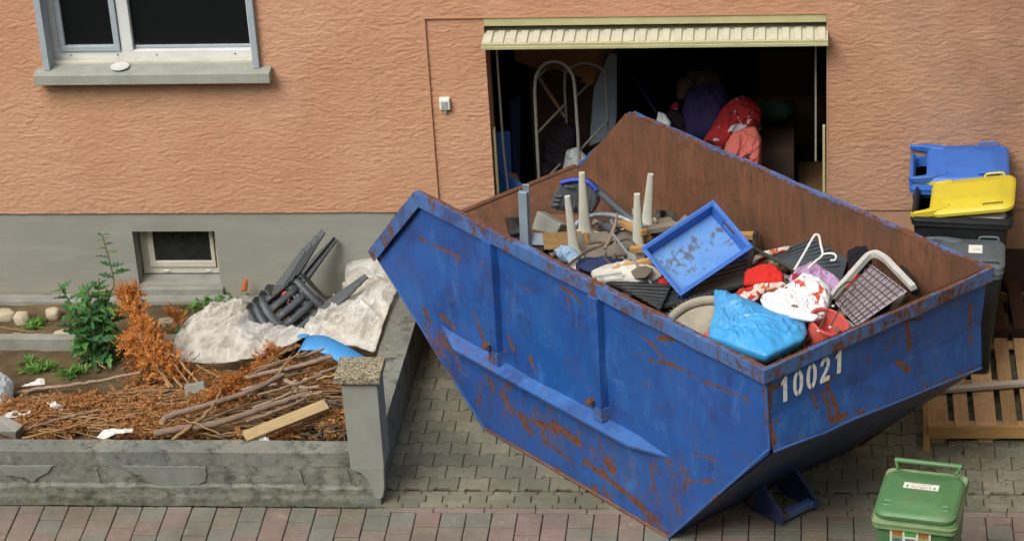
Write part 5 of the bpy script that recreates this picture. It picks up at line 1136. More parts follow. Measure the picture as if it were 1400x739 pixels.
# leaf shapes: lobed thistle-like blades
def leafmesh(name, L, Wd, lobes, mat, curl=.25):
    c = []; n = 7
    pts = []
    for i in range(n + 1):
        t = i / n; wv = Wd * math.sin(math.pi * min(1, t * .95 + .06)) ** .8 * (1 if i % 2 == 0 else lobes)
        pts.append((t, wv))
    vs = []; fs = []
    for t, wv in pts:
        z = -curl * L * t * t; vs += [(L * t, -wv / 2, z + .12 * wv), (L * t + (.03 * L), 0, z), (L * t, wv / 2, z + .12 * wv)]
    for i in range(n):
        a = i * 3; fs += [(a, a + 1, a + 4, a + 3), (a + 1, a + 2, a + 5, a + 4)]
    me = MB().add(vs, fs).mesh(name, [mat]); return me
LM = [leafmesh('leaf', .15, .065, .38, M['leaf'], .35), leafmesh('leaf', .12, .06, .45, M['leaf'], .2), leafmesh('leaf', .10, .042, .5, M['leaf'], .5)]
def leaf(parent, me, p, d, s, roll=0.0):
    o = bpy.data.objects.new('leaf', me); COL.objects.link(o)
    d = Vector(d).normalized(); m = frame(d, Vector((random.gauss(0, .35), random.gauss(0, .35) - .25, 1)), p) @ Matrix.Scale(s, 4); put(o, parent, m); return o
pb = on_soil((-2.347,-0.984,0.080))
plant = thing('leafy_weed', 'tall leafy green thistle-like weed growing by the edging in the raised bed', 'weed', tuple(pb))
nl = 0
stems = [((-.26, .10), .62), ((-.15, -.05), .45), ((-.08, .12), .60), ((.0, -.06), .48), ((.06, .10), .66), ((.14, -.02), .50), ((.20, .08), .42), ((-.20, .0), .36), ((.10, .12), .56), ((-.02, .04), .64), ((.22, -.08), .28), ((-.1, -.12), .30)]
for (dx, dy), h in stems:
    base = pb + Vector((dx * .25, dy * .3, -.03)); top = pb + Vector((dx, dy, h)); path = smoothpath([base, base.lerp(top, .5) + Vector((dx * -.12, 0, .04)), top], 6)
    obj('stem', MB().tube(path, [.009 - .005 * i / len(path) for i in range(len(path))], 6), M['stem'], plant, smooth=60)
    k = int(24 * h / .5)
    for i in range(k):
        t = .15 + .85 * (i + random.random()) / k; p = path[min(len(path) - 1, int(t * (len(path) - 1)))]; a = i * 2.4 + random.random()
        d = Vector((math.cos(a), math.sin(a), .45 + random.gauss(0, .3) - (.5 if t < .5 else 0)))
        if nl < 284: leaf(plant, LM[random.choice((0, 1, 1, 2))], p + Vector((0, 0, random.gauss(0, .02))), d, random.uniform(.75, 1.25) * (1.0 if t < .8 else .7)); nl += 1
path = smoothpath([pb + Vector((.10, .1, .5)), (-2.204,-0.800,0.607), (-2.213,-0.800,0.795), (-2.240,-0.800,1.017)], 6)
path = [Vector(p) for p in path]
obj('tall_stem', MB().tube(path, [.008 - .0045 * i / len(path) for i in range(len(path))], 6), M['stem'], plant, smooth=60)
for t, a, s in ((.45, 3.0, 1.0), (.5, .2, 1.1), (.6, -.4, .9), (.62, 2.6, .8), (.7, 3.3, .9), (.75, .5, .7), (.82, 2.8, .7), (.86, .6, .6), (.9, 3.6, .55), (.93, 1.2, .6), (.97, 2.4, .6), (1, .8, .55), (1, 4, .45)):
    leaf(plant, LM[2 if t > .7 else 1], path[min(len(path) - 1, int(t * len(path)))], (math.cos(a), math.sin(a) * .5, .35), s)
# small weeds and grass tufts
SMALL = leafmesh('leaf', .05, .022, .7, M['grassleaf'], .5)
weeds = [(48, 505, 14, 'first from the left below the edging slab'), (40, 492, 9, 'close in front of the edging slab, left of the others'), (62, 498, 9, 'under the left end of the edging slab'), (95, 512, 16, 'near the long bare branch'), (112, 505, 6, 'just left of the foot of the leafy weed'),
         (50, 440, 8, 'between the notched stone and the leafy weed'), (42, 447, 7, 'beside the flat low stone'), (278, 414, 5, 'under the left half of the cellar window'), (297, 412, 5, 'under the right corner of the cellar window'), (318, 404, 5, 'beside the terracotta scrap'), (265, 422, 4, 'in the soil left of the plastic sheet'), (240, 452, 4, 'beside the orange branch')]
for u0, v0, k, lb in weeds: pass
WB = [(-2.792,-1.168,0.080),(-2.873,-1.029,0.080),(-2.732,-1.093,0.080),(-2.510,-1.242,0.080),(-2.433,-1.167,0.080),(-2.965,-0.454,0.080),(-2.990,-0.533,0.080),(-1.711,-0.156,0.080),(-1.605,-0.133,0.080),(-1.501,-0.040,0.080),(-1.767,-0.248,0.080),(-1.841,-0.588,0.080)]
for (u0, v0, k, lb), q in zip(weeds, WB):
    p = on_soil(q); mb = MB()
    for i in range(k * 5):
        a = random.uniform(0, 6.3); rr = min(.09, abs(random.gauss(0, .032 + k * .0012))); c = on_soil(p + Vector((math.cos(a) * rr, math.sin(a) * rr * .7, 0))); h = random.uniform(.02, .09)
        m = frame((math.cos(a), math.sin(a), random.uniform(.5, 2.2)), (-math.cos(a), -math.sin(a), .6), c + Vector((0, 0, random.uniform(0, h * .5)))) @ Matrix.Scale(random.uniform(.5, 1.2), 4)
        addmesh(mb, SMALL, m)
    o = obj('small_weed', mb, M['grassleaf'], smooth=180, fix=False); ntag(o, 'small green weed tuft ' + lb, 'weed', 'small weed tufts')
# ---- dry conifer litter
def sprig(mb, p, d, L, n, sc=1.0):
    d = Vector(d).normalized(); up = Vector((random.gauss(0, .5), random.gauss(0, .5), 1)); s = d.cross(up).normalized(); u = s.cross(d)
    for i in range(n):
        t = (i + .5) / n; q = p + d * (L * t) + u * (.01 * math.sin(t * 5)); a = 1 if i % 2 else -1
        e = (d * .75 + s * a * random.uniform(.5, 1.1) + u * random.gauss(0, .5)).normalized(); l = random.uniform(.014, .032) * sc * (1.15 - .6 * t); w_ = random.uniform(.0018, .0038) * sc
        nn_ = e.cross(u + s * random.gauss(0, .6)).normalized() * w_
        mb.add([q - nn_, q + e * l * .55 - nn_ * 1.2, q + e * l, q + e * l * .55 + nn_ * 1.2, q + nn_], [(0, 1, 2, 3, 4)])
def inpoly(x, y, P):
    c = False
    for (x0, y0), (x1, y1) in zip(P, P[1:] + P[:1]):
        if (y0 > y) != (y1 > y) and x < (x1 - x0) * (y - y0) / (y1 - y0) + x0: c = not c
    return c
LIT = [(p[0], p[1]) for p in [(-2.801,-2.032,0.260),(-2.590,-1.910,0.260),(-2.301,-1.878,0.260),(-2.060,-1.755,0.260),(-1.901,-1.621,0.260),(-2.058,-1.095,0.260),(-1.983,-0.877,0.260),(-1.691,-1.201,0.260),(-1.510,-1.412,0.260),(-1.159,-1.390,0.260),(-0.921,-1.199,0.260),(-0.717,-1.114,0.260),(-0.438,-1.145,0.260),(-0.252,-2.013,0.260),(-0.237,-2.456,0.260),(-1.641,-2.432,0.260),(-2.696,-2.423,0.260)]]
def litz(x, y): return sz(x, y) + .07 * float(fbm(np.array(x * 3.2), np.array(y * 3.2), 3, 77)) + .015
mb = MB(); xs = [p[0] for p in LIT]; ysx = [p[1] for p in LIT]; cnt = 0
while cnt < 4300:
    x, y = random.uniform(min(xs), max(xs)), random.uniform(max(min(ysx), -2.63), max(ysx))
    if not inpoly(x, y, LIT): continue
    if float(fbm(np.array(x * 4.5), np.array(y * 4.5), 3, 5)) < .36 + (.14 if x > -.95 and y < -1.5 else 0): continue
    a = random.gauss(.25, .7) + (math.pi if random.random() < .5 else 0)
    sprig(mb, Vector((x, y, litz(x, y) + random.uniform(-.02, .035))), (math.cos(a), math.sin(a), random.gauss(.05, .25)), random.uniform(.06, .16), 22); cnt += 1
o = obj('dry_conifer_litter', mb, M['needle'], fix=False); ntag(o, 'dense brown litter of dead conifer sprays covering the front of the raised bed', 'dead foliage', kind='stuff')
o = MB()
for i in range(760):
    x, y = random.uniform(min(xs), max(xs)), random.uniform(-2.62, max(ysx))
    if not inpoly(x, y, LIT): continue
    a = random.gauss(.16, .32); L = random.uniform(.12, .7); p = Vector((x, y, litz(x, y) + .02)); q = Vector((x + L * math.cos(a), y + L * math.sin(a), 0)); q.z = litz(q.x, q.y) + .02 if q.y > -2.63 else p.z
    if q.x > -.16 or q.y < -2.6: continue
    o.tube([p, p.lerp(q, .5) + Vector((0, 0, random.gauss(.01, .012))), q], [random.uniform(.0025, .0055), random.uniform(.003, .006), .002], 5)
o = obj('twig_litter', o, M['twig'], smooth=60); ntag(o, 'thin dead twigs strewn through the brown litter', 'twigs', kind='stuff')
# branches that can be told apart
def branch(name, label, pts, r0, r1, mat='twig', fol=None, group=None, cat='branch', n=7, wob=.0035):
    p = smoothpath(pts, 6); p = [q + Vector((random.gauss(0, wob), random.gauss(0, wob), random.gauss(0, wob))) * (0 < i < len(p) - 1) for i, q in enumerate(p)]
    rs = [r0 + (r1 - r0) * i / (len(p) - 1) for i in range(len(p))]; rs = [r * random.uniform(.9, 1.12) for r in rs]
    if not fol: o = obj(name, MB().tube(p, rs, n), M[mat], smooth=60); return ntag(o, label, cat, group)
    t = thing(name, label, cat, tuple(p[0]), 0, group); obj('stem', MB().tube(p, rs, n), M[mat], t, smooth=60)
    mb = MB(); cnt_, spread, mm, t0 = fol
    for i in range(cnt_):
        f = t0 + (1 - t0) * random.random(); q = p[min(len(p) - 1, int(f * (len(p) - 1)))]; d = (p[-1] - p[0]).normalized()
        e = (d * random.uniform(.2, 1.2) + Vector((random.gauss(0, 1), random.gauss(0, .7), random.gauss(.1, .8))) * .6).normalized(); r = random.uniform(0, spread) * (1.15 - .75 * f)
        sprig(mb, q + e * r, e + Vector((0, 0, .25)), random.uniform(.06, .13), 22, 1.0)
    obj('foliage', mb, M[mm], t, fix=False); return t
branch('dead_conifer_branch', 'dead orange conifer branch leaning up against the leafy weed', [(-1.624,-1.722,0.260),(-1.783,-1.443,0.340),(-1.913,-1.208,0.420),(-2.034,-0.966,0.500),(-2.081,-0.855,0.550)], .012, .004, fol=(420, .13, 'needle2', .15))
branch('dead_conifer_branch', 'orange conifer branch drooping in front of the leaning one', [(-1.527,-1.722,0.260),(-1.709,-1.480,0.300),(-1.919,-1.270,0.300),(-2.058,-1.095,0.260)], .010, .004, fol=(330, .14, 'needle2', .1))
branch('dead_conifer_branch', 'small dead conifer sprig sticking up left of the plastic sheet', [(-1.744,-0.682,0.160),(-1.789,-0.675,0.220),(-1.818,-0.690,0.280)], .005, .003, fol=(34, .04, 'needle2', .3))
branch('dead_conifer_branch', 'dead conifer branch lying over the upper log', [(-0.776,-1.332,0.400),(-0.936,-1.645,0.400),(-1.092,-1.950,0.400),(-1.213,-2.035,0.360)], .010, .005, fol=(200, .10, 'needle2', .1))
branch('bare_stick', 'pale curved bare stick, leftmost of those leaning by the orange branch', [(-1.951,-1.221,0.440),(-1.831,-1.427,0.380),(-1.704,-1.613,0.330),(-1.590,-1.745,0.280)], .009, .007, group='bare sticks')
branch('bare_stick', 'pale bare stick in the middle of the leaning orange branch', [(-1.880,-1.243,0.440),(-1.701,-1.460,0.400),(-1.576,-1.598,0.340),(-1.478,-1.714,0.280)], .008, .007, group='bare sticks')
branch('bare_stick', 'olive bare stick ending at the concrete chunk', [(-1.799,-1.272,0.420),(-1.585,-1.518,0.360),(-1.413,-1.706,0.300)], .010, .010, group='bare sticks')
branch('bare_stick', 'grey forked stick lying across the thick logs', [(-1.415,-2.578,0.360),(-1.289,-2.483,0.420),(-1.193,-2.347,0.450),(-1.158,-2.178,0.460),(-1.160,-2.059,0.460)], .013, .010, group='bare sticks')
branch('bare_stick', 'long bare branch running from the left edge towards the orange branch', [(-2.885,-1.678,0.160),(-2.678,-1.617,0.180),(-2.439,-1.597,0.200),(-2.224,-1.550,0.210),(-1.898,-1.474,0.240)], .016, .010, mat='bark', group='bare sticks')
branch('bare_stick', 'thin pale stick lying below the long bare branch', [(-2.575,-1.792,0.200),(-2.268,-1.805,0.240),(-1.970,-1.795,0.260),(-1.702,-1.776,0.280)], .006, .005, group='bare sticks')
branch('bare_stick', 'thin dark stick near the cream block', [(-2.528,-2.452,0.340),(-2.379,-2.335,0.340),(-2.203,-2.236,0.340),(-2.020,-2.124,0.320)], .009, .006, mat='bark', group='bare sticks')
branch('bare_stick', 'pale stick running low along the front wall', [(-2.486,-2.560,0.360),(-2.244,-2.478,0.370),(-2.063,-2.361,0.370)], .008, .006, group='bare sticks')
branch('bare_stick', 'bent yellowish stalk lying between the stones', [(-3.241,-0.591,0.120),(-3.050,-0.653,0.130),(-2.897,-0.687,0.130),(-2.797,-0.586,0.130)], .006, .004, group='bare sticks')
branch('bare_stick', 'short stick in the bare soil right of the small weeds', [(-2.432,-1.018,0.100),(-2.333,-1.099,0.110),(-2.238,-1.195,0.110)], .006, .005, group='bare sticks')
branch('bare_stick', 'curved twig lying in front of the clear plastic sheet', [(-1.479,-1.458,0.300),(-1.357,-1.595,0.320),(-1.252,-1.666,0.320)], .006, .004, group='bare sticks')
branch('bare_stick', 'upper of two sticks beside the blue strip', [(-0.920,-1.676,0.400),(-0.854,-1.554,0.420),(-0.758,-1.473,0.440),(-0.703,-1.421,0.440)], .012, .010, group='bare sticks')
branch('bare_stick', 'pair of short brown sticks under the plastic sheet, left one', [(-0.986,-1.529,0.380),(-0.945,-1.416,0.400),(-0.927,-1.332,0.400)], .014, .014, mat='bark', group='bare sticks')
branch('bare_stick', 'pair of short brown sticks under the plastic sheet, right one', [(-0.937,-1.591,0.380),(-0.889,-1.458,0.400),(-0.866,-1.374,0.400)], .010, .010, mat='bark', group='bare sticks')
def log(label, pts, r0, r1, cut0=True, cut1=True):
    r0 *= .8; r1 *= .8
    t = thing('log', label, 'log', tuple(pts[0]), 0, 'cut logs in the raised bed')
    p = smoothpath(pts, 8); k = len(p); rs = [(r0 + (r1 - r0) * i / (k - 1)) * (1 + .12 * math.sin(i * 1.3 + r0 * 900) * random.random()) for i in range(k)]
    p = [q + Vector((random.gauss(0, .0015), random.gauss(0, .0015), random.gauss(0, .0015))) for q in p]
    o = obj('bark', MB().tube(p, rs, 12), M['bark'], t, smooth=60)
    for e, f in ((0, 1), (-1, -2)):
        d = (p[e] - p[f]).normalized(); r = rs[e] * .88; ex = d.cross(Vector((0, 0, 1))).normalized(); ey = d.cross(ex)
        obj('cut_end', MB().loft([[p[e] + d * h + (ex * math.cos(a) + ey * math.sin(a)) * r for a in np.linspace(0, 6.283, 12, endpoint=False)] for h in (-.004, .006)]), M['cutwood'], t)
    for _ in range(3):
        i = random.randrange(2, k - 2); d = Vector((random.gauss(0, 1), random.gauss(0, 1), abs(random.gauss(0, 1)))).normalized(); obj('knot', MB().tube([p[i], p[i] + d * (rs[i] + .012)], [.012, .008], 7), M['bark'], t, smooth=50)
log('thick upper log with a pale cut left end, over the lower log', [(-1.505,-2.465,0.420),(-1.461,-2.391,0.440),(-1.262,-2.290,0.450),(-1.077,-2.187,0.460),(-0.927,-2.094,0.470),(-0.745,-1.900,0.480)], .030, .022)
log('thick lower log with a pale sawn end beside the front wall', [(-1.543,-2.526,0.380),(-1.356,-2.473,0.390),(-1.154,-2.440,0.400),(-0.943,-2.320,0.410),(-0.770,-2.208,0.420),(-0.552,-2.076,0.430)], .034, .024)
log('reddish log running up to the pillar cap, just below the blue strip', [(-1.007,-1.875,0.440),(-0.844,-1.827,0.460),(-0.712,-1.792,0.470),(-0.539,-1.733,0.490),(-0.426,-1.678,0.500)], .020, .020)
log('log with a split pale end lying behind the reddish log', [(-1.040,-1.852,0.420),(-0.913,-1.753,0.440),(-0.790,-1.684,0.460),(-0.636,-1.634,0.480),(-0.504,-1.558,0.490)], .019, .013)
log('greyish thin log under the reddish log', [(-0.968,-2.049,0.400),(-0.794,-1.827,0.430),(-0.656,-1.758,0.450),(-0.515,-1.703,0.460)], .014, .012)
log('knotty pale log with a broken end left of the pillar', [(-0.762,-1.884,0.440),(-0.670,-1.937,0.430),(-0.565,-1.996,0.430),(-0.484,-1.976,0.430)], .022, .016)
log('thin log partly hidden under the plank', [(-0.928,-2.342,0.370),(-0.750,-2.247,0.390),(-0.588,-2.125,0.400),(-0.522,-2.039,0.420)], .014, .012)
log('slim log above the lower thick log', [(-0.895,-2.173,0.380),(-0.760,-2.097,0.400),(-0.657,-2.024,0.410),(-0.555,-2.000,0.420)], .012, .010)
log('short dark log end facing the camera under the logs', [(-0.644,-1.977,0.400),(-0.665,-1.884,0.410)], .030, .030)
log('thin log with a yellow split end right of the lower log', [(-0.615,-2.109,0.420),(-0.514,-2.085,0.430),(-0.437,-2.072,0.440)], .012, .010)
STK = [(300 + random.random() * 130, 505 + random.random() * 60, random.uniform(45, 105), random.uniform(-.42, -.12)) for _ in range(0)]
for q, (lb, pts, r0, mt) in enumerate((
 ('stick crossing below the reddish log', [(-0.889,-2.114,0.440),(-0.679,-2.017,0.460),(-0.461,-1.899,0.480)], .010, 'bark'), ('grey stick just under the split log', [(-0.948,-1.995,0.440),(-0.751,-1.907,0.460),(-0.550,-1.839,0.480)], .009, 'root'),
 ('dark stick between the two thick logs', [(-1.253,-2.454,0.420),(-0.971,-2.287,0.450),(-0.768,-2.195,0.460)], .009, 'root'), ('short brown stick by the pillar below the cap', [(-0.521,-1.866,0.460),(-0.423,-1.811,0.470),(-0.347,-1.760,0.470)], .011, 'bark'),
 ('pale broken stick pointing at the pillar', [(-0.592,-1.920,0.450),(-0.472,-1.906,0.460),(-0.364,-1.855,0.460)], .010, 'cutwood'), ('thin stick slanting up left of the blue strip', [(-0.812,-1.947,0.460),(-0.737,-1.754,0.490),(-0.659,-1.586,0.500)], .008, 'twig'),
 ('thin bent stick lying over the reddish log', [(-0.974,-1.830,0.480),(-0.799,-1.761,0.500),(-0.609,-1.623,0.510)], .008, 'twig'), ('brown stick right above the plank', [(-0.780,-2.497,0.420),(-0.570,-2.365,0.440),(-0.393,-2.176,0.450)], .009, 'bark'),
 ('thin root lying over the lower thick log', [(-1.355,-2.445,0.450),(-1.226,-2.520,0.450),(-1.064,-2.617,0.440)], .005, 'twig'), ('brown stick end left of the knotty log', [(-1.017,-2.045,0.440),(-0.913,-2.028,0.460),(-0.772,-1.997,0.460)], .012, 'bark'))):
    branch('bare_stick', lb, pts, r0, r0 * .8, mat=mt, group='bare sticks')
o = MB(); RP = [(-0.676,-2.429,0.300),(-0.227,-2.501,0.300),(-0.333,-2.079,0.300),(-0.461,-2.001,0.300),(-0.632,-2.227,0.300)]
rp2 = [(p[0], p[1]) for p in RP]
for i in range(90):
    x, y = random.uniform(min(p[0] for p in rp2), max(p[0] for p in rp2)), random.uniform(min(p[1] for p in rp2), max(p[1] for p in rp2))
    if y < -2.61 or x > -.17: continue
    p = Vector((x, y, .24 + random.random() * .10)); a = random.uniform(0, 6.3); pts = [p]
    for _ in range(4):
        a += random.gauss(0, .7); n_ = pts[-1] + Vector((math.cos(a), math.sin(a) * .7, random.gauss(0, .5))) * .045; n_.x = min(n_.x, -.15); n_.y = max(n_.y, -2.62); pts.append(n_)
    o.tube(smoothpath(pts, 3), random.uniform(.004, .010), 5)
o = obj('root_tangle', o, M['root'], smooth=60); ntag(o, 'grey tangle of dead roots between the plank and the pillar', 'roots', kind='stuff')
pk = stick('plank', (-0.884,-2.631,0.420), (-0.379,-2.238,0.440), .085, .035, M['palewood'], n=(-.1, -.55, .8)); tag1(pk, 'pale sawn plank lying diagonally from the front wall to the pillar', 'plank')

# ---- film: clear plastic sheet, bags, scraps
def film(name, label, pts, h, mat, seed, fold, freq, cat, n=110, rings=46, aniso=(1, 1), power=.45, lump=0.0):
    o = pillow(name, pts, h, mat, seed, fold, freq, .004, n, rings, rnd=1, power=power, aniso=aniso, fine=.6, lump=lump); return ntag(o, label, cat)
film('plastic_sheet', 'left heap of dusty clear plastic sheet in front of the cellar window', [(-1.768,-1.075,0.160),(-1.805,-0.725,0.140),(-1.763,-0.495,0.130),(-1.704,-0.342,0.120),(-1.570,-0.204,0.120),(-1.401,-0.171,0.140),(-1.305,-0.377,0.140),(-1.162,-0.592,0.160),(-0.864,-0.851,0.220),(-0.719,-0.930,0.260),(-0.830,-1.092,0.260),(-0.969,-1.178,0.260),(-1.093,-1.306,0.260),(-1.241,-1.314,0.240),(-1.425,-1.313,0.220),(-1.642,-1.215,0.180)], .13, M['film'], 3, .04, 5.5, 'plastic sheet', n=170, rings=70, power=.9, lump=.07)
film('plastic_sheet', 'right heap of clear plastic sheet lapping over the side wall', [(-0.819,-0.907,0.240),(-0.700,-0.810,0.260),(-0.566,-0.600,0.260),(-0.586,-0.189,0.240),(-0.622,0.234,0.240),(-0.455,0.287,0.250),(-0.272,0.133,0.320),(-0.127,-0.322,0.440),(-0.092,-0.653,0.460),(-0.122,-0.952,0.460),(-0.134,-1.258,0.450),(-0.153,-1.456,0.400),(-0.325,-1.270,0.340),(-0.511,-1.181,0.300),(-0.692,-1.083,0.280)], .11, M['film'], 8, .04, 5.5, 'plastic sheet', n=170, rings=70, power=.9, lump=.07)
film('plastic_bag', 'crumpled white plastic bag at the left edge of the photo', [(-3.012,-1.561,0.220),(-2.909,-1.562,0.240),(-2.802,-1.634,0.240),(-2.768,-1.816,0.220),(-2.776,-1.987,0.220),(-2.884,-2.028,0.220)], .10, M['bagwhite'], 5, .018, 14, 'bag')
for lb, pts, s in (('torn white paper scrap on the brown litter', [(-2.452,-2.034,0.330),(-2.395,-2.023,0.330),(-2.301,-2.102,0.330),(-2.302,-2.142,0.330),(-2.394,-2.113,0.330)], 1), ('long white plastic scrap beside the cream block', [(-2.717,-2.220,0.340),(-2.637,-2.160,0.340),(-2.520,-2.160,0.340),(-2.507,-2.209,0.340),(-2.622,-2.259,0.340),(-2.691,-2.279,0.340)], 2),
  ('crumpled white scrap at the end of the long bare branch', [(-2.771,-1.609,0.200),(-2.688,-1.547,0.200),(-2.671,-1.484,0.200),(-2.618,-1.494,0.200),(-2.592,-1.577,0.200),(-2.685,-1.598,0.200)], 3), ('whitish rag on the front wall edge', [(-1.937,-2.609,0.400),(-1.916,-2.523,0.400),(-1.860,-2.494,0.400),(-1.764,-2.502,0.400),(-1.699,-2.492,0.400),(-1.693,-2.540,0.400),(-1.803,-2.560,0.400),(-1.879,-2.636,0.400)], 4),
  ('pale wood chips at the foot of the plank', [(-0.844,-2.595,0.380),(-0.816,-2.548,0.380),(-0.741,-2.566,0.380),(-0.711,-2.622,0.380),(-0.801,-2.632,0.380)], 5)):
    tag1(pillow('white_scrap', pts, .004, M['paper'], s + 3, .012, 18, .002, 60, 14, rnd=0), lb, 'scrap')
tag1(obj('blue_strip', MB().grid(np.array([[tuple(Vector(p) + Vector(o_)) for p in smoothpath([(-0.688,-1.323,0.420),(-0.670,-1.350,0.460),(-0.637,-1.364,0.490),(-0.587,-1.371,0.500),(-0.513,-1.369,0.490),(-0.422,-1.409,0.470),(-0.317,-1.479,0.450),(-0.202,-1.552,0.420)], 5)] for o_ in ((0, 0, 0), (-.03, -.07, -.035), (-.05, -.13, -.05))])), M['bluestrip'], solid=.006, smooth=60), 'light blue plastic strip arching out of the branches to the pillar cap', 'strip')
tag1(pillow('blue_film_scrap', [(-0.772,-1.226,0.400),(-0.736,-1.183,0.400),(-0.668,-1.193,0.400),(-0.683,-1.236,0.400),(-0.736,-1.247,0.400)], .01, M['bluestrip'], 3, .004, 10, .004, 30, 8), 'pale blue scrap at the left end of the blue strip', 'scrap')

# ---- stack of overturned plastic chairs
def chairparts(mw, parent):
    """local frame: seat in xy, z up, back at +y"""
    P = lambda nm, mb, **k: obj(nm, mb, M['chair'], parent, mw=mw.copy(), **k)
    hw = .25
    def legm(x, y, sx, sy, h):
        rg = []
        for t in np.linspace(0, 1, 7):
            z = .43 * (1 - t) ; r = .038 - .016 * t; ox, oy = sx * .07 * t, sy * .07 * t
            rg.append([(x + ox + a * r, y + oy + b_ * r, z) for a, b_ in ((-1, -1), (1, -1), (1, 1), (.55, 1), (.55, -.55), (-.55, -.55), (-.55, 1), (-1, 1))] if sy < 0 else [(x + ox + a * r, y + oy + b_ * r, z) for a, b_ in ((-1, 1), (-1, -1), (-.55, -1), (-.55, .55), (.55, .55), (.55, -1), (1, -1), (1, 1))])
        return MB().loft(rg)
    for x, sx in ((-.20, -1), (.20, 1)):
        for y, sy in ((-.2, -1), (.2, 1)): P('leg', legm(x, y, sx, sy, .43), bevel=.004)
    P('seat', MB().grid(np.array([[(x, y, .43 + .02 * math.cos(x * 6) + .012 * math.cos(y * 7) - .03) for x in np.linspace(-.215, .215, 9)] for y in np.linspace(-.225, .22, 9)])), solid=.010, smooth=60)
    bk = lambda x0, x1, t0, t1, n1, n2: MB().grid(np.array([[(x, .22 + .16 * t - .05 * (x / .24) ** 2, .43 + .42 * t - .06 * (x / .25) ** 2 * t) for x in np.linspace(x0, x1, n1)] for t in np.linspace(t0, t1, n2)]))
    P('back_top', bk(-.235, .235, .84, 1, 13, 3), solid=.012, smooth=60); P('back_foot', bk(-.235, .235, 0, .14, 13, 3), solid=.012, smooth=60)
    for x in (-.205, -.11, -.015, .08, .175): P('back_slat', bk(x - .028 + .015, x + .028 + .015, .141, .839, 3, 5), solid=.010, smooth=60)
    for s in (-1, 1):
        pts = smoothpath([(s * .245, -.24, .42), (s * .27, -.245, .55), (s * .275, -.20, .635), (s * .275, 0, .655), (s * .27, .2, .67), (s * .23, .34, .70)], 5); rg = []
        for p in pts: rg.append([(p.x - .032, p.y, p.z - .008), (p.x + .032, p.y, p.z - .008), (p.x + .032, p.y, p.z + .008), (p.x - .032, p.y, p.z + .008)])
        rg2 = []
        for i, p in enumerate(pts):
            t = (pts[min(i + 1, len(pts) - 1)] - pts[max(0, i - 1)]).normalized(); u = Vector((1, 0, 0)).cross(t).normalized()
            rg2.append([p - Vector((.032, 0, 0)) - u * .007, p + Vector((.032, 0, 0)) - u * .007, p + Vector((.032, 0, 0)) + u * .007, p - Vector((.032, 0, 0)) + u * .007])
        P('armrest', MB().loft(rg2), smooth=40)
def camdir(a, b, c): return (r_ * a + u_ * b - f_ * c).normalized()
cz_ = -camdir(.60, .68, .42); cx_ = camdir(.25, -.65, .69); cx_ = (cx_ - cz_ * cx_.dot(cz_)).normalized(); cy_ = cz_.cross(cx_)
chm = Matrix((cx_, cy_, cz_)).transposed().to_4x4()
seat_at = Vector((-0.887,-0.448,0.340))
for i, lb in enumerate(('uppermost of the stacked dark grey plastic chairs lying legs up', 'second from the top of the stacked dark grey plastic chairs', 'third from the top of the stacked dark grey plastic chairs', 'lowest of the stacked dark grey plastic chairs lying in the plastic sheet')):
    m = Matrix(((.7055, -.0152, -.7085), (-.4125, -.8218, -.3931), (-.5763, .5695, -.5861))).to_4x4() @ Matrix.Scale(.88, 4); m.translation = Vector((-.48, -.329, .578)) + m.to_3x3() @ Vector((0, 0, .075 * i))
    t = bpy.data.objects.new('garden_chair', None); COL.objects.link(t); t.matrix_basis = m; WM[t] = m; ntag(t, lb, 'chair', 'stacked garden chairs'); t.empty_display_size = .1
    if i == 0: chairparts(m, t); first = t
    else:
        for c in list(first.children): copy_of(c, t, m.copy())
tag1(pillow('red_scrap', [(-0.999,-0.602,0.420),(-0.960,-0.569,0.420),(-0.911,-0.625,0.420),(-0.899,-0.726,0.420),(-0.957,-0.715,0.420)], .04, M['redplastic'], 7, .012, 14), 'crumpled red plastic scrap caught in the stacked chairs', 'scrap')
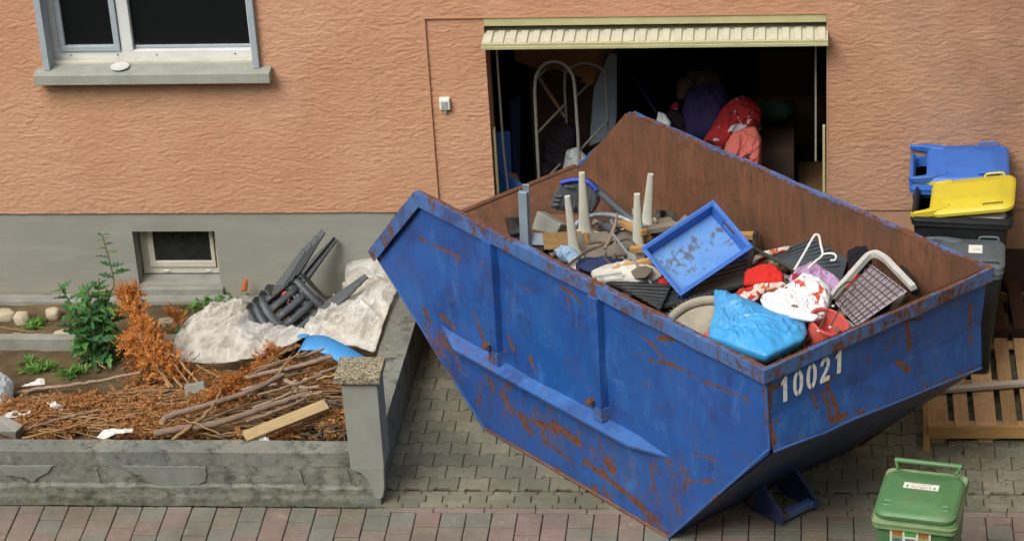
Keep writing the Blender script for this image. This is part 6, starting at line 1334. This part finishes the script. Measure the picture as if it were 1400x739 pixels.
# ================================================================ bins, pallets
def rr(L, W, r, z, cx=0, cy=0, n=4, sh=0):
    o = []
    for qx, qy, a0 in ((1, 1, 0), (-1, 1, 90), (-1, -1, 180), (1, -1, 270)):
        for i in range(n + 1):
            a = R(a0 + 90 * i / n); o.append((cx + qx * (L / 2 - r) + r * math.cos(a), cy + qy * (W / 2 - r) + r * math.sin(a), z + sh * 0))
    return o
def wheelie(name, label, loc, rz, L, W, H, mbody, mrim, mlid, tilt=0.0, lidz=0.0, barhandle=False, group=None, roll=0.0):
    """wheeled bin: +x is the front lip, hinge and wheels at -x"""
    t = thing(name, label, 'wheeled bin', loc, rz, group); W0 = WM[t]
    P = lambda nm, mb, mt, **k: obj(nm, mb, mt, t, mw=W0.copy(), **k)
    P('body', MB().loft([rr(L * .76, W * .78, .04, .02, -.02 * L), rr(L * .80, W * .82, .05, .25, -.015 * L), rr(L * .86, W * .86, .05, .56 * H, -.01 * L), rr(L * .865, W * .90, .05, .58 * H, -.01 * L), rr(L * .93, W * .93, .05, H - .10, -.005 * L)]), M[mbody], smooth=40)
    P('rim', MB().loft([rr(L * .93, W * .93, .05, H - .11), rr(L, W, .05, H - .10), rr(L * 1.0, W, .05, H - .045), rr(L * .985, W * .98, .05, H - .03), rr(L * .90, W * .87, .05, H - .03), rr(L * .88, W * .84, .05, H - .10)], False, True), M[mrim], smooth=35)
    P('rim_lip', MB().loft([rr(L * 1.012, W * 1.012, .05, H - .072), rr(L * 1.02, W * 1.02, .05, H - .066), rr(L * 1.02, W * 1.02, .05, H - .052), rr(L * 1.008, W * 1.008, .05, H - .047)], False, False), M[mrim], smooth=40)
    for s in (-1, 1):
        wc = Vector((-L * .40, s * W * .36, .10)); P('wheel', MB().tube([wc - Vector((0, .025, 0)), wc + Vector((0, .025, 0))], .10, 20), M['black'], smooth=40)
    P('axle', MB().tube([(-L * .40, -W * .36, .10), (-L * .40, W * .36, .10)], .012, 8), M['tube'], smooth=40)
    # lid, hinged at -x: own frame so that it can stand ajar
    hx = -L * .46; ml = W0 @ Matrix.Translation((hx, 0, H - .01 + lidz)) @ Matrix.Rotation(-tilt, 4, 'Y') @ Matrix.Rotation(roll, 4, 'X')
    LL, LW = L * .955, W * .96; c = LL / 2 + .012
    a0 = .12 * LL if not barhandle else .05
    shell = [rr(LL - a0, LW, .075, -.035, c + a0 / 2), rr(LL - a0 + .004, LW + .004, .075, -.012, c + a0 / 2), rr(LL - a0 - .02, LW - .02, .07, .004, c + a0 / 2), rr(LL - a0 - .06, LW - .06, .06, .014, c + a0 / 2), rr(LL - a0 - .16, LW - .15, .05, .020, c + a0 / 2), rr(LL - a0 - .19, LW - .18, .05, .030, c + a0 / 2), rr(LL - a0 - .30, LW - .29, .04, .032, c + a0 / 2)]
    lid = obj('lid', MB().loft(shell), M[mlid], t, mw=ml.copy(), smooth=32)
    Q = lambda nm, mb, mt=mlid, par=lid, **k: obj(nm, mb, M[mt], par, mw=ml.copy(), **k)
    if not barhandle:
        for s in (-1, 1):
            Q('hinge_arm', MB().loft([[(x, s * (LW / 2 - i0), z0), (x, s * (LW / 2 - i1), z0), (x, s * (LW / 2 - i1), z1), (x, s * (LW / 2 - i0), z1)] for x, i0, i1, z0, z1 in ((-.03, .005, .030, -.02, .015), (.06, .004, .036, -.03, .02), (a0 + .05, .012, .07, -.03, .022), (a0 + .16, .05, .10, -.01, .027))]), bevel=.004)
            Q('hinge_pin', MB().tube([(-.02, s * (LW / 2 - .002), 0), (-.02, s * (LW / 2 - .034), 0)], .016, 10), smooth=40)
            hxp = LL * .80; y = s * (LW / 2 - .045)
            Q('lid_grip', MB().tube(smoothpath([(hxp - .065, y, .004), (hxp - .062, y + s * .012, .034), (hxp, y + s * .014, .038), (hxp + .062, y + s * .012, .034), (hxp + .065, y, .004)], 4), .008, 8), smooth=60)
            Q('grip_pocket', MB().box((hxp, y - s * .012, .006), (.14, .035, .022)), bevel=.006)
        P('hinge_bar', MB().tube([(-L * .48, -W * .46, H - .015), (-L * .48, W * .46, H - .015)], .014, 8), M[mrim], smooth=40)
    else:
        for s in (-1, 1):
            hxp = LL * .84; y = s * (LW / 2 - .075); Q('grip_pocket', MB().box((hxp, y, .010), (.05, .055, .022)).box((hxp - .02, y, .022), (.012, .055, .014)), bevel=.005)
            Q('hinge_arm', MB().tube(smoothpath([(-.018, s * LW * .40, .028), (.0, s * LW * .40, .024), (.06, s * LW * .36, .012)], 3), .010, 8), smooth=50)
        Q('handle_bar', MB().tube([(-.018, -LW * .42, .028), (-.018, LW * .42, .028)], .017, 12), smooth=50)
        for s in (-1, 1): Q('handle_end', MB().tube([(-.018, s * LW * .42, .028), (-.018, s * LW * .435, .028)], .0165, 12), 'black', smooth=50)
    return t, lid, ml, LL, LW
# pallet under the bins
def pallet(name, label, org, rz, L, boards, mat, group, sl=0.0):
    t = thing(name, label, 'pallet', org, rz, group); W0 = WM[t]
    P = lambda nm, mb, mt=mat, **k: obj(nm, mb, M[mt], t, mw=W0.copy(), **k)
    P_ = lambda nm, c, sz_, mt=mat, **k: obj(nm, MB().box((0, 0, 0), sz_), M[mt], t, mw=W0 @ Matrix.Translation(c) @ Euler((random.gauss(0, .003), random.gauss(0, .003), random.gauss(0, .006))).to_matrix().to_4x4(), **k)
    x = 0
    for wb_, gp in boards:
        # grain runs along local x, so boards are built along x and turned
        m = W0 @ Matrix.Translation((x + wb_ / 2, L / 2, .133 + random.gauss(0, .0015))) @ Matrix.Rotation(math.pi / 2 + random.gauss(0, .004), 4, 'Z')
        obj('deck_board', MB().box((0, 0, 0), (L, wb_, .022)), M[mat], t, mw=m, bevel=.003); 
        for yy in (-L / 2 + .06, 0, L / 2 - .06):
            for q in (-.3, .3): obj('nail', MB().tube([(yy, q * wb_, .0105), (yy, q * wb_, .0125)], .005, 6), M['black'], t, mw=m) if mat == 'pallet' and wb_ > .12 else None
        x += wb_ + gp
    Wt = x - boards[-1][1]
    for y in (.05, L / 2, L - .05): P_('cross_board', (Wt / 2, y, .111), (Wt, .10, .021), bevel=.003)
    for y in (.05, L / 2, L - .05):
        for xx_ in (.07, Wt / 2, Wt - .07): P_('block', (xx_, y, .061), (.145, .098, .078), bevel=.004)
    for xx_ in (.07, Wt / 2, Wt - .07): obj('runner', MB().box((0, 0, 0), (L, .10, .021)), M[mat], t, mw=W0 @ Matrix.Translation((xx_, L / 2, .011)) @ Matrix.Rotation(math.pi / 2, 4, 'Z'), bevel=.003)
    return t
BO = [(.145, .042), (.10, .042), (.145, .042), (.10, .042), (.145, 0)]
PO = Vector((3.781,-2.067,0.175)); gz = yardz(PO.y)
pt = pallet('pallet', 'light wooden pallet lying on the paving beneath the bins', (PO.x, PO.y + .03, gz), -.004, 1.2, BO, 'pallet', 'wooden pallets')
stick('front_board', (PO.x + .002, PO.y + .012, gz + .098), (PO.x + .81, PO.y + .022, gz + .098), .022, .095, M['pine'], pt)
pallet('pallet', 'dark brown pallet by the wall behind the light one', (PO.x + .35, PO.y + 1.27, yardz(-.5)), .02, 1.0, [(.10, .05), (.12, .05), (.10, .05), (.12, .05), (.10, 0)], 'pallet_dark', 'wooden pallets')  # boards in a darker brown than the pallet in front
tag1(stick('lath', (3.812,-1.632,0.200), (4.534,-1.526,0.210), .055, .03, M['lathgrey']), 'grey lath lying crosswise on the light pallet', 'lath')
tag1(stick('upright_board', (3.791,-2.133,0.020), (3.748,-2.133,0.464), .022, .10, M['pine'], n=(0, 1, 0)), 'narrow board standing at the left corner of the light pallet', 'board') if False else tag1(slab('upright_board', [(3.751,-2.134,0.020),(3.796,-2.143,0.020),(3.786,-1.865,0.300),(3.751,-1.856,0.300)], .022, M['pine']), 'narrow orange board standing at the left corner of the light pallet', 'board')
tag1(slab('brown_board', [(4.42, -.10, .13), (5.2, -.14, .13), (5.2, -.05, .46), (4.42, -.02, .46)], .03, M['brownplastic']), 'dark brown board standing at the wall behind the bins', 'board')
tag1(stick('pale_lath', (4.4, -.13, .135), (5.3, -.16, .14), .03, .025, M['palewood']), 'pale lath on the ground along the brown board', 'lath')
dz_ = gz + .146
yb, lid_y, mly, LLy, LWy = wheelie('wheeled_bin', 'black wheeled bin with yellow lid standing ajar', (4.07, -.70, dz_), R(-6.0), .71, .50, 1.06, 'binblack', 'binblack', 'binyellow', tilt=R(8.5), group='wheeled bins by the wall', roll=R(2))
obj('rubbish_bag', MB().loft([rr(.40, .30, .08, .90, .10), rr(.44, .38, .10, .985, .10), rr(.40, .36, .1, 1.01, .10), rr(.3, .2, .05, 1.015, .10)]), M['leafbag'], yb, mw=WM[yb].copy(), smooth=60)
wheelie('wheeled_bin', 'wheeled bin with blue lid against the wall behind the yellow one', (4.055, -.262, yardz(-.3)), R(-3.0), .70, .50, 1.18, 'binblack', 'binblue', 'binblue', tilt=R(2), lidz=.04, group='wheeled bins by the wall', roll=R(5))
bb, lid_b, mlb, LLb, LWb = wheelie('wheeled_bin', 'small charcoal wheeled bin with white label between skip and yellow bin', (4.06, -1.19, dz_), R(-4.0), .53, .43, .90, 'binblack', 'binlid', 'binlid', tilt=R(0), group='wheeled bins by the wall')
obj('lid_label', MB().box((LLb * .62, 0, .0338), (.095, .115, .002)), M['sticker'], lid_b, mw=mlb.copy())
for i in range(3): obj('label_print', MB().box((LLb * .62 + .01, .012 * i - .02, .0352), (.05, .004, .0006)), M['stickgrey'], lid_b, mw=mlb.copy())
gb, lid_g, mlg, LLg, LWg = wheelie('wheeled_bin', 'green wheeled bin with a white lid sticker standing on the pavement', (3.655, -4.03, 0), R(-101), .585, .515, .93, 'bingreen', 'bingreenrim', 'bingreen', tilt=R(1.5), barhandle=True, lidz=.012)
cx0 = LLg * .50
st = obj('lid_sticker', MB().box((cx0 - .01, -.0, .0338), (.065, .215, .0016)), M['sticker'], lid_g, mw=mlg.copy())
def onlid(nm, x, y, sx, sy, mt): obj(nm, MB().box((cx0 - .01 + x, y, .0350), (sx, sy, .0008)), M[mt], lid_g, mw=mlg.copy())
for y in (-.083, .083): onlid('sticker_mark', .012, y, .022, .013, 'stickgreen'); onlid('sticker_mark', .000, y, .006, .009, 'stickgreen')
random.seed(5)
for i in range(7):
    y = -.055 + i * .018
    onlid('sticker_print', .014, y, .020, .004, 'stickred'); onlid('sticker_print', .014 + (.008 if i % 2 else -.008), y + .005, .004, .007, 'stickred')
    if i % 3 == 0: onlid('sticker_print', .014, y + .005, .004, .008, 'stickred')
for i in range(2): onlid('sticker_print', -.014 - .010 * i, 0, .003, .15 - .03 * i, 'stickgrey')
# picture sticker on the front of the green bin
fx = .585 * .93 / 2 - .585 * .005 + .004; mf = WM[gb] @ Matrix.Translation((fx, 0, .72)) @ Matrix.Rotation(R(2.2), 4, 'Y')
sk = obj('front_sticker', MB().box((0, -.02, .04), (.004, .25, .17)), M['sticker'], gb, mw=mf.copy())
for y, z, c in ((-.10, .085, 'stickorange'), (.06, .085, 'stickorange'), (-.10, .025, 'stickdark'), (.06, .025, 'stickorange'), (-.02, .025, 'stickdark')):
    obj('sticker_picture', MB().box((.0026, y, z), (.0012, .062, .046)), M[c], sk, mw=mf.copy())
for y, z, a, c in ((-.02, .09, .07, .05), (-.10, .118, .07, .01), (.06, .118, .08, .012), (-.10, .055, .065, .008), (.06, .055, .065, .008)): obj('sticker_field', MB().box((.0028, y, z), (.0012, a, c)), M['stickgreen'], sk, mw=mf.copy())

# ================================================================ inside the garage
GF = .04
cl = thing('tube_trolley', 'pale tube frame trolley standing inside the garage opening', 'trolley', (1.15, .6, GF))
def W2(pts): return smoothpath(pts, 5)
obj('front_hoop', MB().tube([Vector(p) for p in [(0.894,0.450,0.686),(0.896,0.450,1.178)]] + W2([(0.900,0.450,1.579),(0.918,0.450,1.706),(0.978,0.450,1.797),(1.057,0.450,1.826),(1.139,0.450,1.795),(1.195,0.450,1.703),(1.207,0.450,1.594)]) + [Vector(p) for p in [(1.214,0.450,1.237),(1.214,0.450,0.862)]], .013, 8), M['tube'], cl, smooth=60)
obj('rear_hoop', MB().tube(W2([(1.095,0.850,0.661),(1.089,0.850,1.045),(1.094,0.850,1.521),(1.154,0.850,1.595),(1.257,0.850,1.630),(1.357,0.850,1.592),(1.405,0.850,1.518),(1.411,0.850,1.231),(1.413,0.850,0.979)]), .011, 8), M['tube'], cl, smooth=60)
for a in ([(0.905,0.450,1.670),(0.976,0.600,1.692)], [(0.899,0.450,1.227),(1.089,0.850,1.284)], [(1.210,0.450,1.527),(1.284,0.850,1.457)], [(1.212,0.450,1.069),(1.419,0.850,1.143)], [(0.959,0.450,0.845),(1.097,0.850,0.841)]): obj('rung', MB().tube(a, .010, 7), M['tube'], cl, smooth=60)
cb = thing('cardboard_box', 'brown cardboard box stacked high inside the garage', 'box', (1.1, 1.2, 1.8))
fr_ = [Vector(p) for p in [(0.690,1.050,1.559),(0.678,1.050,1.758),(1.384,1.050,1.749),(1.282,1.050,1.346)]]; sd2 = [Vector(p) for p in ((1.384,1.050,1.749), (1.474,1.350,1.615), (1.381,1.350,1.314), (1.282,1.050,1.346))]
slab('front', fr_, .02, M['cardboard'], cb); slab('side', sd2, .02, M['cardboard'], cb)
obj('print', MB().add([tuple(Vector(p) + Vector((0, -.012, 0))) for p in [(0.975,1.040,1.504),(1.212,1.040,1.420),(1.205,1.040,1.395),(0.968,1.040,1.479)]], [(0, 1, 2, 3)]), M['darkcloth'], cb, fix=False)
tag1(obj('box_stand', MB().span((.75, 1.42, GF), (1.45, 1.9, 1.95)), M['dark']), 'dark shelf carrying the cardboard box', 'shelf')
tag1(slab('ironing_board', [(1.248,1.000,0.843),(1.294,1.100,1.303),(1.412,1.200,1.558),(1.475,1.200,1.544),(1.463,1.100,1.048),(1.435,1.000,0.905)], .03, M['bluegrey']), 'pale grey board leaning behind the tube trolley', 'board')
tag1(obj('broom_handle', MB().tube([(0.894,0.900,1.475),(1.083,0.800,1.195)], .014, 8), M['twig'], smooth=60), 'wooden broom handle slanting behind the tube trolley', 'broom')
tag1(pillow('dark_bag', [(0.866,0.750,0.649),(0.911,0.800,0.944),(0.955,0.900,1.085),(1.072,0.900,1.135),(1.176,0.850,1.069),(1.157,0.800,0.942),(1.113,0.700,0.673)], .12, M['darkcloth'], 31, .04, 7), 'dark grey plastic bag behind the tube trolley', 'bag')
tag1(pillow('pale_bag', [(1.057,0.600,0.787),(1.102,0.650,0.984),(1.189,0.650,1.015),(1.264,0.600,0.944),(1.245,0.550,0.811)], .08, M['bagwhite'], 32, .03, 8), 'pale plastic bag at the foot of the tube trolley', 'bag')
tag1(slab('blue_plate', [(0.563,0.500,0.777),(0.594,0.500,1.206),(0.678,0.600,1.169),(0.665,0.600,0.726)], .03, M['binblue']), 'dark blue plate leaning inside the left garage jamb', 'plate')
tag1(slab('blue_tarpaulin', [(0.620,0.900,0.444),(0.665,1.000,1.230),(0.715,1.100,1.246),(0.684,0.900,0.443)], .03, M['navy']), 'dark blue sheet hanging behind the blue panel', 'tarpaulin')
tag1(slab('blue_board', [(0.577,0.350,0.752),(0.589,0.400,0.942),(0.824,0.300,0.827),(0.794,0.300,0.688)], .025, M['binblue']), 'blue board slanting low inside the left garage jamb', 'board')
tag1(slab('cardboard_flap', [(0.642,0.500,0.866),(0.710,0.550,0.840),(0.766,0.500,0.725),(0.725,0.450,0.726)], .012, M['cardboard']), 'brown cardboard piece behind the slanting blue board', 'cardboard')
tag1(obj('dark_pole', MB().tube([(1.482,1.600,1.314),(1.813,1.200,0.965)], .014, 8), M['navy'], smooth=60), 'thin dark pole leaning in the middle of the garage', 'pole')
# clothes heap, on a dark table
tag1(obj('dark_table', MB().span((1.95, .9, GF), (2.85, 1.8, .85)), M['dark']), 'dark low table under the heap of clothes', 'table')
tag1(pillow('purple_blanket', [(2.023,0.750,1.022),(1.992,0.800,1.249),(2.024,0.900,1.339),(2.146,1.000,1.372),(2.315,1.000,1.364),(2.362,0.900,1.261),(2.351,0.800,1.121),(2.233,0.700,1.014)], .18, M['purple'], 41, .03, 6), 'dark purple blanket heaped inside the garage', 'blanket')
tag1(pillow('fur_jacket', [(1.941,0.950,1.266),(1.950,1.050,1.345),(2.056,1.150,1.410),(2.208,1.200,1.405),(2.300,1.150,1.370),(2.285,1.050,1.329),(2.088,1.000,1.329),(2.000,0.900,1.277)], .10, M['fur'], 42, .03, 12), 'brown fur jacket on top of the purple blanket', 'jacket')
tag1(pillow('red_duvet', [(2.132,0.550,1.057),(2.221,0.650,1.157),(2.287,0.750,1.258),(2.364,0.820,1.311),(2.454,0.850,1.339),(2.532,0.850,1.307),(2.611,0.800,1.231),(2.611,0.700,1.117),(2.489,0.600,1.092),(2.324,0.500,1.042)], .14, M['duvet'], 43, .035, 8), 'red duvet with white and black pattern beside the purple blanket', 'duvet')
tag1(pillow('salmon_cloth', [(2.314,0.450,1.042),(2.354,0.500,1.172),(2.464,0.550,1.215),(2.570,0.550,1.227),(2.614,0.500,1.139),(2.608,0.400,0.940),(2.380,0.400,0.929)], .10, M['salmon'], 44, .03, 9), 'salmon pink cloth hanging in front of the red duvet', 'cloth')
tag1(pillow('green_bag', [(2.536,1.100,1.114),(2.621,1.150,1.153),(2.821,1.150,1.139),(2.889,1.100,1.086),(2.792,1.050,1.022),(2.622,1.050,1.024)], .14, M['greenbag'], 45, .03, 7), 'dark green bag right of the red duvet', 'bag')
tag1(pillow('dark_jacket', [(1.828,0.800,0.841),(1.872,0.900,1.140),(1.946,0.950,1.241),(2.011,0.850,1.163),(2.061,0.750,0.959),(1.975,0.700,0.826)], .12, M['darkcloth'], 46, .03, 8), 'dark jacket left of the purple blanket', 'jacket')
tag1(pillow('cream_cloth', [(1.791,0.700,1.161),(1.815,0.750,1.262),(1.870,0.750,1.237),(1.916,0.700,1.185),(1.900,0.650,1.135)], .03, M['whitecloth'], 47, .01, 9), 'small cream cloth tip left of the dark jacket', 'cloth')
tag1(pillow('red_scarf', [(1.902,0.800,1.262),(1.935,0.850,1.288),(1.980,0.850,1.288),(1.959,0.800,1.249)], .02, M['duvet'], 48, .008, 9), 'small red scarf above the dark jacket', 'scarf')
for nm, lb, a, b_, mt in (('storage_crate', 'dim brown crate low at the back right of the garage', (2.5, 2.6, GF), (3.1, 3.1, .5), 'cardboard'), ('storage_box', 'dim brown box stacked on the crate at the back right of the garage', (2.55, 2.65, .501), (3.0, 3.05, .9), 'cardboard'),
  ('cabinet', 'dim dark wooden cabinet at the back of the garage', (1.6, 3.4, GF), (2.4, 3.9, 1.7), 'brownplastic'), ('storage_box', 'dim box on the garage floor right of the clothes', (2.88, 1.0, GF), (3.3, 1.5, .45), 'cardboard')):
    tag1(obj(nm, MB().span(a, b_), M[mt], bevel=.01), lb, 'box' if 'box' in nm else nm.split('_')[-1])
# white dish on the window sill
dc = Vector((-2.154,-0.025,2.030)); b = MB()
b.loft([[dc + Vector((math.cos(a) * r, math.sin(a) * r, z)) for a in np.linspace(0, 6.283, 28, endpoint=False)] for r, z in ((.05, 0), (.072, .006), (.070, .012), (.05, .010), (.02, .013))])
tag1(obj('white_dish', b, M['paper'], smooth=35), 'small white dish lying on the window sill', 'dish')

# ================================================================ loose bits on the paving
mb = MB()
def bit(x, y, z, s):
    a = random.uniform(0, 6.3); mb.box((x, y, z + s * .2), (s * random.uniform(.6, 1.8), s * random.uniform(.4, 1), s * random.uniform(.2, .6)), Euler((random.uniform(-.5, .5), random.uniform(-.5, .5), a)).to_matrix())
for i in range(260):
    x, y = random.uniform(3.5, 4.9), random.uniform(-2.75, -2.0); bit(x, y, yardz(y), abs(random.gauss(.004, .004)) + .003)
for i in range(240):
    x = random.uniform(-3, .1); y = -2.84 - abs(random.gauss(0, .02)); bit(x, y, 0, random.uniform(.003, .009))
for i in range(160):
    y = random.uniform(-2.6, -.6); x = .09 + (y + 2.6) * .022 + abs(random.gauss(0, .05)); bit(x, y, yardz(y), random.uniform(.003, .010))
for i in range(330):
    x, y = random.uniform(.1, 4.9), random.uniform(-3.4, -1.2); bit(x, y, yardz(y), random.uniform(.003, .009))
o = obj('paving_litter', mb, M['grit']); ntag(o, 'tiny bits of grit, leaf and splinter scattered over the paving', 'litter', kind='stuff')
M['mossleaf'] = m_leaf('joint_weed_leaf', ['#46602e', '#3d5528', '#566a38'])
mb = MB()
for i in range(420):
    if i < 300: x, y = random.uniform(-3.2, .05), -2.838 - abs(random.gauss(0, .006))
    else: x, y = random.choice((-.0, .21, .63, 1.05)) + random.gauss(.1, .02), random.uniform(-2.7, -2.0)
    if fbm(np.array(x * 2.1), np.array(y * 2.0), 3, 19) < .53: continue
    m = frame((random.gauss(0, 1), random.gauss(0, 1), 1.2), (0, -.6, .6), (x, y, yardz(y) - .004)) @ Matrix.Scale(random.uniform(.15, .4), 4)
    addmesh(mb, SMALL, m)
o = obj('joint_weeds', mb, M['mossleaf'], fix=False); ntag(o, 'tiny green weeds and moss along the foot of the low wall and in the joints', 'weeds', kind='stuff')
